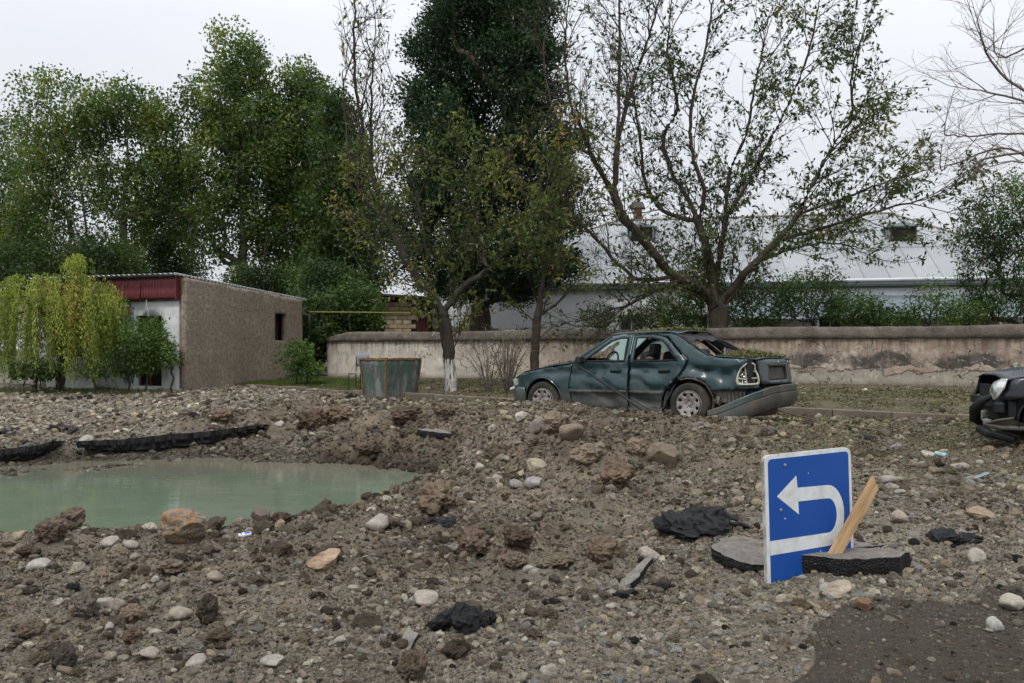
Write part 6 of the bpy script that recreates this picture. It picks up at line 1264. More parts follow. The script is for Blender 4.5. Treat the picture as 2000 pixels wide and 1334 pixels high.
def wheel(root, x, y, z, R_, side, holes=8, steer=0, tread=.205, rimmat=None):
    w = thing('wheel', None, None, (x, y, z), (0, 0, steer if side < 0 else PI+steer)); w.parent = root; h = tread/2; r0 = R_*.655
    for k in ('label', 'category'):
        if k in w: del w[k]
    MB().lathe([(r0, -h*.78), (r0+.012, -h*.98), (R_*.80, -h*1.06), (R_*.93, -h*.98), (R_*.985, -h*.72), (R_, -h*.3), (R_, h*.3), (R_*.985, h*.72), (R_*.93, h), (r0, h*.8)], 48).build('tyre', M_TYRE, w, smooth=True)
    rm = rimmat or M_RIM; MB().lathe([(r0+.004, -h*.80), (r0-.008, -h*.90), (r0-.022, -h*.78), (r0-.03, -h*.35), (r0-.035, h*.7)], 48).build('rim_barrel', rm, w, smooth=True)
    ho = []
    for k in range(holes):
        a = 2*PI*(k+.5)/holes; cx, cz = math.cos(a)*r0*.74, math.sin(a)*r0*.74
        ho.append([(cx+math.cos(a)*.032*math.cos(b)-math.sin(a)*.026*math.sin(b), cz+math.sin(a)*.032*math.cos(b)+math.cos(a)*.026*math.sin(b)) for b in np.linspace(0, 2*PI, 12, endpoint=False)])
    o = panel('rim_face', [(math.cos(b)*(r0-.016), math.sin(b)*(r0-.016)) for b in np.linspace(0, 2*PI, 40, endpoint=False)], ho, .022, lambda a, b: (a, -h*.66+.045*(math.hypot(a, b)/r0)**2*-1+.03*math.exp(-(math.hypot(a, b)/.06)**2)*-1*-1, b), rm, w, .012, 1, True)
    MB().lathe([(.0, -h*.25), (r0-.04, -h*.22)], 32).build('brake_disc', M_INNER, w); c = MB().lathe([(0, -h*.80), (.022, -h*.80), (.028, -h*.74), (.030, -h*.55)], 20)
    c.build('hub_cap', rm, w, smooth=True); b = MB()
    me = None
    for k in range(5):
        a = 2*PI*k/5+.3
        if me is None: q = MB().lathe([(0, -.012), (.008, -.012), (.009, .012)], 8).build('wheel_bolt', M_INNER, w); me = q.data
        else: q = link('wheel_bolt', me, w)
        q.location = (math.cos(a)*.055, -h*.66, math.sin(a)*.055)
    return w
# ---------------------------------------------------------------- wrecked teal saloon
def teal_car():
    root = thing('wrecked_car', 'crushed dark teal saloon car with broken windows, leaf-covered boot and torn rear bumper', 'car', (2.14, 13.51, .52), (.0, -.016, -math.radians(38.8)))
    dents = [(.98, .78, .24, .06, .060), (1.75, .80, .30, .06, .03), (2.66, .84, .28, .06, .085), (2.85, .64, .2, .07, -.03), (2.60, .58, .12, .12, .035), (3.75, .80, .20, .06, .07), (4.02, .72, .10, .1, .05), (2.0, .36, .3, .07, .03), (2.75, .33, .25, .06, .035), (3.45, .88, .15, .06, .02), (4.1, .88, .15, .03, -.02)]
    B = Body(4.487, .855, .93, dents, .040, 3.)
    MM = [M_TEAL, M_INNER]
    fender = [(.10, .52), (.10, .62), (.20, .70), (.45, .785), (.80, .845), (1.1, .885), (1.38, .925), (1.34, .80), (1.315, .55), (1.34, .38), (1.40, .21), (1.17, .21)]+arc(.79, .315, .375, -14, 152)+[(.42, .52)]
    fdoor = [(1.41, .21), (1.36, .38), (1.335, .55), (1.36, .80), (1.40, .925), (1.44, .955), (2.02, 1.325), (2.2, 1.36), (2.42, 1.368), (2.42, .95), (2.44, .5), (2.44, .21)]
    fhole = [(1.60, .965), (2.05, 1.275), (2.2, 1.315), (2.345, 1.32), (2.36, .955)]
    rdoor = [(2.46, .21), (2.46, .5), (2.44, .95), (2.44, 1.368), (2.80, 1.36), (3.02, 1.31), (3.12, 1.22), (3.40, .97), (3.40, .90), (3.30, .74), (3.08, .52), (3.02, .36), (3.00, .21)]
    rhole = [(2.51, .955), (2.50, 1.32), (2.78, 1.315), (2.95, 1.275), (3.05, 1.19), (3.27, .965)]
    lamp = [(4.23, .60), (4.205, .66), (4.22, .76), (4.27, .855), (4.34, .915), (4.41, .925), (4.47, .90), (4.52, .78), (4.565, .63), (4.53, .60)]
    quarter = [(3.03, .21), (3.05, .36), (3.10, .50), (3.12, .505)]+arc(3.48, .315, .385, 150, 30)+[(3.86, .515), (4.0, .52), (4.2, .53), (4.61, .55), (4.60, .63), (4.545, .80), (4.49, .93), (4.40, .965), (4.0, .985), (3.86, 1.0), (3.74, 1.03), (3.5, 1.16), (3.25, 1.325), (3.12, 1.375), (2.83, 1.385), (2.82, 1.375), (3.04, 1.325), (3.14, 1.23), (3.42, .985), (3.42, .90), (3.32, .73)]
    def fn(off): return lambda a, b: B.pt(a, b, off)
    hinged = lambda off, x0, x1, amt: (lambda a, b: B.pt(a, b, off+amt*(a-x0)/(x1-x0)))
    for side, lb in ((-1, True), (1, False)):
        B.side = side; th = .022; of = 1 if side < 0 else -1; of = -1 if side > 0 else 1
        def pn(name, outer, holes, f_, **k): 
            o = panel(name, outer, holes, .045, f_, MM, root, 0, smooth=True); me = o.data
            bm = bmesh.new(); bm.from_mesh(me); bmesh.ops.recalc_face_normals(bm, faces=bm.faces); s = sum(f.normal.y*f.calc_area() for f in bm.faces)
            if s*side < 0: bmesh.ops.reverse_faces(bm, faces=bm.faces)
            bm.to_mesh(me); bm.free(); me.polygons.foreach_set('use_smooth', [True]*len(me.polygons))
            m = o.modifiers.new('thickness', 'SOLIDIFY'); m.thickness = .022; m.offset = -1; m.material_offset = 1; m.material_offset_rim = 1; return o
        pn('front_fender', fender, [], fn(0)); fd = pn('front_door', fdoor, [fhole], hinged(.004, 1.4, 2.44, .014) if lb else fn(0)); rd = pn('rear_door', rdoor, [rhole], hinged(.0, 2.46, 3.3, .018) if lb else fn(0)); pn('quarter_panel', quarter, [lamp], fn(0))
        for d, o_, x0, x1, pi in ((fd, .018, 1.36, 2.42, [(1.345, .505), (1.345, .455), (2.43, .455), (2.43, .505)]), (rd, .018, 2.47, 3.03, [(2.47, .455), (3.04, .455), (3.07, .505), (2.47, .505)])):
            f0 = hinged(.004+o_, 1.4, 2.44, .014) if d is fd else hinged(o_, 2.46, 3.3, .018)
            ml = panel('side_moulding', pi, [], .05, f0 if lb else fn(o_), [M_PLAST, M_PLAST], d, .012, 0, True)
            # window seal frame
        for d, hole in ((fd, fhole), (rd, rhole)):
            f0 = (hinged(.010, 1.4, 2.44, .014) if d is fd else hinged(.006, 2.46, 3.3, .018)) if lb else fn(.006)
            loop = [f0(*p) for p in seg_split(hole, .12)]; MB().tube([Vector(p) for p in loop]+[Vector(loop[0])], .011, 6, False).build('window_seal', M_BLACKP, d, smooth=True)
        for d, hx, hz in ((fd, 2.22, .80), (rd, 3.06, .80)):
            f0 = (hinged(.0, 1.4, 2.44, .014) if d is fd else hinged(.0, 2.46, 3.3, .018)) if lb else fn(0)
            p = Vector(f0(hx, hz)); MB().box((p.x, p.y+side*.012, p.z), (.19, .035, .05)).box((p.x, p.y+side*.034, p.z+.006), (.15, .018, .024)).build('door_handle', M_BLACKP, d, bevel=.006)
        p = Vector(B.pt(1.56, .985)); MB().box((p.x, p.y+side*.07, p.z+.0), (.11, .17, .11), tp=.82).box((p.x, p.y+side*-.0, p.z-.03), (.14, .06, .07)).build('door_mirror', M_BLACKP, fd, bevel=.02, seg=2)
        # sill, arch liners
        MB().tube([B.pt(1.38, .205, -.03), B.pt(3.02, .205, -.03)], .05, 8).build('sill', M_PLAST, root, smooth=True)
        for cx in (.79, 3.48):
            V = []; 
            for i in range(21):
                a = math.radians(-14+208*i/20); r = .385
                for yy in (B.hw(cx, .5)-.015, .50): V.append((cx-2.2+r*math.cos(a), yy*side, .315+r*math.sin(a)))
            link('arch_liner', mesh_np('arch_liner', V, [(2*i, 2*i+1, 2*i+3, 2*i+2) for i in range(20)], M_INNER, True), root)
            if True:
                loop = [B.pt(cx+.378*math.cos(math.radians(a)), .315+.378*math.sin(math.radians(a)), .004) for a in range(-10, 191 if cx < 1 else 120, 10)]
                MB().tube(loop, .012, 6).build('arch_lip', M_TEAL if cx < 1 else M_RUST, root, smooth=True)
        # tail lamp
        inner = [( (a-4.38)*.86+4.38, (b-.76)*.86+.76) for a, b in lamp]
        if side < 0:
            t = NT('lamp_reflector'); n = t.noise(22, 3, .6); t.set(t.ramp(n, [(.4, (.10, .11, .11)), (.55, (.35, .37, .37)), (.7, (.8, .8, .8))]), .12, .85); t.bump(t.voro(26), .02)
            lf = panel('tail_lamp', lamp, [inner], .04, fn(.012), [simple('cream_gasket', (.42, .40, .30), .7, bump=0)]*1, root, .03, 0, True)
            panel('reflector', [((a-4.38)*.95+4.38, (b-.76)*.95+.76) for a, b in lamp], [], .03, lambda a, b: B.pt(a, b, -.045+.02*math.sin(a*40)*math.sin(b*36)), t.m, lf, 0, 0, True)
            rb = MB()
            for s0, s1 in (((4.225, .69), (4.545, .70)), ((4.36, .61), (4.33, .91)), ((4.33, .80), (4.51, .79))): rb.tube([B.pt(s0[0]+(s1[0]-s0[0])*q, s0[1]+(s1[1]-s0[1])*q, -.0) for q in (0, .25, .5, .75, 1)], .009, 5)
            for k, (q0, q1) in enumerate([(0, 0)]): pass
            rb.build('lamp_rib', bpy.data.materials['cream_gasket'], lf, smooth=True)['kind'] = 'stuff'
        else:
            t = NT('red_lamp'); x = t.sep(); t.set(t.ramp(t.math('FRACT', t.math('MULTIPLY', x[2], 9.)), [(.1, (.10, .02, .02)), (.2, (.20, .045, .04)), (.8, (.16, .05, .045))]), .35); lf = panel('tail_lamp', lamp, [], .04, fn(.004), t.m, root, .02, 0, True)
    B.side = -1
    # roof, hood
    cap('roof', np.linspace(1.99, 3.22, 26), lambda x: B.hw(x, 1.365)-.0, lambda x: 1.366+.022*math.sin(PI*min(1, max(0, (x-1.9)/1.5)))-.10*max(0, x-3.08), .045, M_TEAL, root, 26, .014, 2.)
    hood_z = lambda x: float(np.interp(x, [.10, .20, .45, .80, 1.1, 1.38], [.635, .705, .79, .85, .89, .93]))
    cap('bonnet', np.linspace(.13, 1.40, 30), lambda x: B.hw(max(x, .5), .85)-.02-.25*max(0, .45-x)**1.2, lambda x: hood_z(x)+.006, .055, M_TEAL, root, 30, .030, 5.)
    # windscreen: crazed laminated glass, sagging
    t = NT('crazed_glass'); v = t.new('ShaderNodeTexVoronoi', feature='DISTANCE_TO_EDGE'); v.inputs['Scale'].default_value = 26; t.l.new(t.tc.outputs['Object'], v.inputs[0]); n = t.noise(3, 5, .6)
    cr = t.ramp(v.outputs[0], [(.02, 1.), (.10, .35)]); t.set(t.mix(cr, (.08, .14, .12), (.48, .60, .55)), .25, spec=.6); t.p.inputs['Transmission Weight'].default_value = .0; tr = t.new('ShaderNodeBsdfTranslucent'); tr.inputs[0].default_value = (.34, .47, .43, 1); mx = t.new('ShaderNodeMixShader'); mx.inputs[0].default_value = .6; t.l.new(t.p.outputs[0], mx.inputs[1]); t.l.new(tr.outputs[0], mx.inputs[2]); t.l.new(mx.outputs[0], t.out.inputs[0]); t.inp(t.p, 'Alpha', t.math('MULTIPLY', t.ramp(v.outputs[0], [(.02, 1.), (.2, .62)]), t.ramp(n, [(.36, .55), (.5, 1.)]))); t.bump(v.outputs[0], .02); GL = t.m
    V = []
    for i in range(15):
        q = i/14
        for j in range(21):
            s = -1+j/10; w = .70-.13*q; V.append((1.42+.60*q-2.2+.05*(1-s*s)*-1*(1-q*.5), s*w, .945+.42*q+.03*(1-s*s)+.01*float(fbm(s*3, q*3, 2., 3))))
    ky = [(i*21+j, i*21+j+1, (i+1)*21+j+1, (i+1)*21+j) for i in range(14) for j in range(20) if not (i < 7+3*math.sin(j*.9) and j < 14) ]
    link('windscreen', mesh_np('windscreen', V, ky, GL, True), root)
    for side in (-1, 1):
        B.side = side; MB().tube([B.pt(1.40, .935, .0), B.pt(1.68, 1.13, -.02), B.pt(2.02, 1.345, -.02)], .032, 8).build('windscreen_pillar', M_TEAL, root, smooth=True)
        a = Vector(B.pt(3.74, 1.035, -.01)); b = Vector(B.pt(3.14, 1.37, -.01)); MB().tube([b, (a+b)/2+Vector((0, 0, .015)), a, a+Vector((.07, 0, -.03))], .016, 6).build('rear_window_seal', M_BLACKP, root, smooth=True)
    B.side = -1
    # shattered glass left in the far front window
    B.side = 1; panel('window_glass', [(1.86, 1.14), (2.05, 1.275), (2.2, 1.315), (2.345, 1.32), (2.355, 1.02), (2.28, 1.05), (2.18, 1.12), (2.05, 1.10), (1.95, 1.15)], [], .08, lambda a, b: B.pt(a, b, -.02), GL, root, 0, 0, True); B.side = -1
    # rear glass remnant hanging from the roof, rear parcel shelf, boot
    V = [(3.2-2.2+.16*q+.02*math.sin(j*.9)*q, -.56+j*.093, 1.365-.10*q-.02*math.sin(j*1.7+.4)*q) for q in (0, .5, 1) for j in range(13)]
    link('torn_headlining', mesh_np('torn_headlining', V, [(i*13+j, i*13+j+1, (i+1)*13+j+1, (i+1)*13+j) for i in range(2) for j in range(12)], M_BLACKP, True), root)
    MB().box((3.55-2.2, 0, .93), (.52, 1.3, .03)).build('parcel_shelf', M_INNER, root)
    zb = lambda x: float(np.interp(x, [3.78, 4.0, 4.3, 4.42], [1.0, .985, .965, .95]))
    lid = cap('boot_lid', np.linspace(3.80, 4.46, 16), lambda x: .66-.02*(x-3.8), lambda x: zb(x)-.0, .02, M_TEAL, root, 24, .012, 8., skew=-.012)
    # rear face of the lid with plate recess, pushed aside
    rc = [(-.36, .655), (.36, .655), (.33, .86), (-.33, .86)]
    xf = lambda y, z, o=0: (4.485-2.2+.045*(z-.6)/.36*-1-.10*(y/.8)**2+o+.03, y+.03, z+.0-.02*y*0)
    o = panel('lid_face', [(-.56, .605), (.60, .59), (.655, .66), (.62, .955), (-.64, .965), (-.60, .80)], [rc], .05, lambda y, z: xf(y, z, .006*float(fbm(y*3, z*3, 1., 3))), [mat_paint('dusty_teal_enamel', (.010, .03, .034), (.075, .075, .07), 1.3, .75)], lid, .02, 0, True)
    panel('plate_recess', rc, [], .06, lambda y, z: xf(y, z, -.035), M_PLAST, lid, .004, 0, True)
    for k in range(4):
        a, b = rc[k], rc[(k+1) % 4]; MB().add([xf(*a), xf(*b), xf(*b, -.035), xf(*a, -.035)], [(0, 1, 2, 3)]).build('recess_edge', M_PLAST, lid)
    MB().box(Vector(xf(0, .885, .008)), (.012, .70, .022)).build('handle_strip', M_PLAST, lid, bevel=.004)
    MB().lathe([(0, -.008), (.014, -.008), (.014, .008), (0, .008)], 14).build('boot_lock', M_INNER, lid, loc=Vector(xf(.02, .635, .01)), rot=(0, 0, PI/2))
    chrome = simple('chrome', (.75, .75, .75), .15, 1., bump=0)
    bd = MB()
    for a in (90, 210, 330): bd.tube([Vector(xf(.02, .925, .014)), Vector(xf(.02+.028*math.cos(math.radians(a)), .925+.028*math.sin(math.radians(a)), .012))], [.005, .002], 5)
    bd.build('badge', chrome, lid)
    b2 = MB()
    for q in ([(.46, .94), (.49, .945), (.488, .915), (.46, .915)], [(.505, .945), (.505, .912)]): b2.tube([Vector(xf(y, z, .012)) for y, z in q], .0035, 5)
    b2.build('model_lettering', chrome, lid)
    MB().box((4.36-2.2, 0, .76), (.04, 1.50, .42)).box((3.4-2.2, 0, .24), (2.0, 1.5, .03)).box((1.9-2.2, 0, .24), (1.8, 1.5, .03)).box((3.95-2.2, 0, .38), (.9, 1.4, .26)).build('floor_pan', M_INNER, root)
    MB().box((1.30-2.2, 0, .60), (.04, 1.36, .6)).box((.30-2.2, 0, .47), (.04, 1.2, .34)).box((.8-2.2, 0, .55), (.7, .8, .36)).build('engine_bay', M_INNER, root)
    # rust-brown inner arch and frame rail exposed behind the rear wheel
    MB().box((4.05-2.2, -.70, .43), (.42, .05, .17), R=Euler((.1, .05, .06)).to_matrix()).build('exposed_inner_panel', simple('pale_dusty_metal', (.20, .18, .155), .7, .2, var=.3), root)
    for i in range(7): MB().box((3.96+i*.055-2.2, -.735, .44), (.012, .02, .15)).build('panel_rib', bpy.data.materials['pale_dusty_metal'], root)
    V = []; 
    for i in range(10):
        a = math.radians(68-i*8); 
        for y, r in ((-.80, .385), (-.76, .40+.03*math.sin(i*1.9)), (-.66, .375)): V.append((3.48-2.2+r*math.cos(a)+.05*(i/9), y+.02*math.sin(i*2.3), .315+r*math.sin(a)))
    link('torn_arch_liner', mesh_np('torn_arch_liner', V, [(i*3+j, i*3+j+1, i*3+j+4, i*3+j+3) for i in range(9) for j in range(2)], simple('torn_plastic', (.17, .14, .115), .75, var=.35), True), root)
    MB().tube([(3.80-2.2, -.74, .46), (3.86-2.2, -.78, .36), (3.82-2.2, -.77, .27), (3.90-2.2, -.75, .20)], .02, 7).tube([(3.86-2.2, -.72, .48), (3.93-2.2, -.78, .41), (3.90-2.2, -.8, .33)], .014, 6).build('torn_tube', bpy.data.materials['torn_plastic'], root, smooth=True)
    # rear bumper: torn loose at its left end
    path = [(3.86, -1.04, -.34), (4.02, -1.03, -.29), (4.18, -1.00, -.225), (4.32, -.95, -.16), (4.45, -.84, -.10), (4.53, -.68, -.055), (4.575, -.45, -.02), (4.59, -.2, -.01), (4.595, 0, 0), (4.59, .25, 0), (4.57, .5, 0), (4.53, .68, 0), (4.45, .80, 0), (4.28, .865, 0), (4.02, .875, 0)]
    prof = [(-.05, .585), (-.012, .59), (.0, .575), (.004, .50), (-.004, .492), (-.004, .478), (.012, .472), (.018, .40), (.0, .32), (-.03, .27), (-.08, .265)]
    P = [Vector((x-2.2, y, dz)) for x, y, dz in path]; Q = []
    for i in range(len(P)-1):
        for k in range(3): Q.append(P[i].lerp(P[i+1], k/3))
    Q.append(P[-1]); V = []; n = len(Q); m = len(prof)
    for i, p in enumerate(Q):
        d = (Q[min(i+1, n-1)]-Q[max(i-1, 0)]); d.z = 0; d.normalize(); nn = Vector((d.y, -d.x, 0)); tl = max(0, 1-i/12)
        for o_, z in prof: V.append((p.x+nn.x*(o_+.02*math.sin(i*.9)*.3), p.y+nn.y*(o_), p.z+z-.0+o_*tl*.5))
    me = mesh_np('rear_bumper', V, [(i*m+j, i*m+j+1, (i+1)*m+j+1, (i+1)*m+j) for i in range(n-1) for j in range(m-1)], mats=[M_PLAST, M_TEAL], smooth=True)
    mi = [1 if i < 15 and (j < 3 or i < 11) else (1 if j < 0 else 0) for i in range(n-1) for j in range(m-1)]; me.polygons.foreach_set('material_index', mi)
    bp = link('rear_bumper', me, root); s = bp.modifiers.new('thickness', 'SOLIDIFY'); s.thickness = .012
    try: me.set_sharp_from_angle(angle=math.radians(35))
    except Exception: pass
    # front bumper, grille, head lamps
    pathf = [(.42, -.80), (.25, -.78), (.12, -.70), (.03, -.5), (-.01, -.2), (-.01, .2), (.03, .5), (.12, .70), (.25, .78), (.42, .80)]; V = []; pf = [(.0, .53), (.03, .50), (.035, .40), (.02, .30), (-.02, .20)]
    for i, (x, y) in enumerate(pathf):
        d = Vector((pathf[min(i+1, 9)][0]-pathf[max(i-1, 0)][0], pathf[min(i+1, 9)][1]-pathf[max(i-1, 0)][1], 0)).normalized(); nn = Vector((-d.y, d.x, 0))
        for o_, z in pf: V.append((x-2.2+nn.x*o_, y+nn.y*o_, z))
    fb = link('front_bumper', mesh_np('front_bumper', V, [(i*5+j, i*5+j+1, (i+1)*5+j+1, (i+1)*5+j) for i in range(9) for j in range(4)], M_TEAL, True), root); s = fb.modifiers.new('thickness', 'SOLIDIFY'); s.thickness = .012
    glass = simple('lamp_glass', (.32, .33, .31), .2, .3, var=.3, scale=30)
    for y in (-.57, .57): MB().box((.115-2.2, y, .605), (.14, .34, .14), R=Euler((0, -.18, .25 if y < 0 else -.25)).to_matrix()).build('head_lamp', glass, root, bevel=.03, seg=3)
    MB().box((.04-2.2, -.68, .50), (.14, .08, .05), R=Euler((.3, -.35, .5)).to_matrix()).build('loose_lamp_trim', simple('pale_foil', (.30, .29, .26), .5, .2, var=.3), root, bevel=.02)
    MB().box((.08-2.2, 0, .60), (.05, .66, .17)).build('grille', M_BLACKP, root, bevel=.02)
    for i in range(5): MB().box((.05-2.2, 0, .545+i*.028), (.02, .60, .007)).build('grille_bar', M_PLAST, root)
    # interior: seats with headrests, steering wheel, dashboard, belt
    seat = simple('dark_seat_cloth', (.028, .028, .030), .9, var=.3)
    for x, y in ((2.25, -.37), (2.25, .37)):
        s = MB().box((x-2.2, y, .45), (.50, .50, .16)).build('front_seat', seat, root, bevel=.05, seg=3); MB().box((x+.28-2.2, y, .80), (.13, .48, .62), R=Euler((0, .25, 0)).to_matrix()).build('seat_backrest', seat, s, bevel=.05, seg=3)
        h = MB().box((x+.42-2.2, y, 1.13), (.10, .27, .19), R=Euler((0, .2, 0)).to_matrix()).build('headrest', seat, s, bevel=.04, seg=3)
    s = MB().box((3.15-2.2, 0, .46), (.52, 1.3, .18)).build('rear_seat', seat, root, bevel=.05, seg=3); MB().box((3.42-2.2, 0, .76), (.14, 1.3, .5), R=Euler((0, .3, 0)).to_matrix()).build('seat_backrest', seat, s, bevel=.05, seg=3)
    for y in (-.40, .40): MB().box((3.52-2.2, y, 1.06), (.09, .26, .15), R=Euler((0, .2, 0)).to_matrix()).build('headrest', seat, s, bevel=.04, seg=3)
    MB().box((1.55-2.2, 0, .86), (.34, 1.36, .22)).build('dashboard', M_BLACKP, root, bevel=.05, seg=3)
    MB().tube([(1.86-2.2+.06*math.cos(a), -.37+.19*math.sin(a), .93+.18*math.cos(a)) for a in np.linspace(0, 2*PI, 25)], .014, 8, False).tube([(1.86-2.2, -.37, .93), (1.62-2.2, -.37, .82)], .025, 8).build('steering_wheel', M_BLACKP, root, smooth=True)
    MB().tube([(3.62-2.2, .1, .95), (3.63-2.2, .1, 1.15)], .006, 6).build('aerial_stub', simple('pale_wire', (.5, .5, .5), .5), root)
    MB().tube([(2.5-2.2, .66, 1.30), (2.9-2.2, .62, 1.15), (3.2-2.2, .60, 1.02)], .014, 6).build('hanging_belt', M_BLACKP, root)
    hw_ = B.hw(1., .4)
    for x, y, st in ((.79, -.755, .05), (3.48, -.765, 0), (.79, .755, .05), (3.48, .765, 0)): wheel(root, x-2.2, y, .315, .315, -1 if y < 0 else 1, 8, st)
    # underbody pieces: silencer, hanging rod
    MB().tube([(4.28-2.2, -.45, .22), (4.35-2.2, .15, .22)], .09, 12).build('silencer', M_RUST, root, smooth=True); MB().box((4.1-2.2, 0, .26), (.7, 1.3, .05)).build('rear_valance', M_INNER, root)
    return root, B
CAR, CB = teal_car()
def car_pt(x, y, z): 
    M = Matrix.Translation(CAR.location) @ CAR.rotation_euler.to_matrix().to_4x4(); return M @ Vector((x-2.2, y, z))
def car_extras():
    # long rubber trim leaning on the doors
    a = car_pt(1.36, -.86, .97); b = car_pt(1.75, -.93, .80); c = car_pt(2.35, -1.0, .48); d = car_pt(2.86, -1.06, .20)
    tag(MB().tube([a, b, c, d], [.010, .016, .018, .022], 6).tube([b, c+Vector((0, 0, .03)), d+Vector((.10, 0, .01))], .007, 5).build('rubber_trim', M_BLACKP, smooth=True), 'long black rubber trim strip hanging diagonally across the teal car doors', 'trim strip')
    p0 = car_pt(4.6, .1, .0); tag(MB().tube([car_pt(4.5, -.1, .22), car_pt(4.75, .15, .12), car_pt(4.98, .32, .05)], .011, 6).tube([car_pt(4.70, .42, .22), car_pt(4.90, .32, .06)], .007, 5).build('bent_rod', M_RUST, smooth=True), 'thin bent metal rod sticking out under the teal car rear', 'rod')
    # leaves heaped on boot, roof and bonnet
    R = np.random.default_rng(71)
    def heap(n, f, name, lb, s=.05):
        C = np.array([f() for _ in range(n)]); dr = R.normal(size=(n, 3)); dr[:, 2] *= .5; tag(link(name, leaf_mesh(name, C, s, L_LIT, R, asp=.5, dirs=dr, up=1.3, tone=np.clip(R.normal(.5, .25, n), 0, 1))), lb, 'leaves', kind='stuff')
    def f1():
        x = R.uniform(3.62, 4.38); y = R.uniform(-.62, .66); h = .11*max(0, math.sin(PI*min(1, (x-3.5)/.9)))*(.6+.4*math.sin(y*5+1)); return car_pt(x, y, (.96 if x < 3.8 else .99)+R.random()*h+.01)
    heap(5200, f1, 'leaf_heap', 'leaf and twig litter heaped on the boot')
    def f2(): x = 3.16-abs(R.normal(0, .35)); y = R.uniform(-.45, .6); return car_pt(x, y, 1.425+R.random()*.04-.0*(y**2))
    heap(2600, f2, 'leaf_heap', 'dry leaf litter on the roof')
    def f3(): x = R.uniform(.3, 1.4); y = R.uniform(-.2, .7); return car_pt(x, y, float(np.interp(x, [.1, .45, .8, 1.4], [.67, .84, .90, .985]))+R.random()*.05)
    heap(2000, f3, 'leaf_heap', 'leaf litter on the bonnet')
    for k, (x, y, z, s, lb) in enumerate([(2.72, -.66, .985, .10, 'small earth clod lying on the rear window ledge of the teal car'), (3.66, .25, 1.03, .20, 'earth clod among leaves behind the rear window of the teal car')]):
        o = link('earth_clod', CLD[k], loc=car_pt(x, y, z), scale=(s, s, s*.8)); o.color = (.15, .11, .075, 1); tag(o, lb, 'clod')
car_extras()
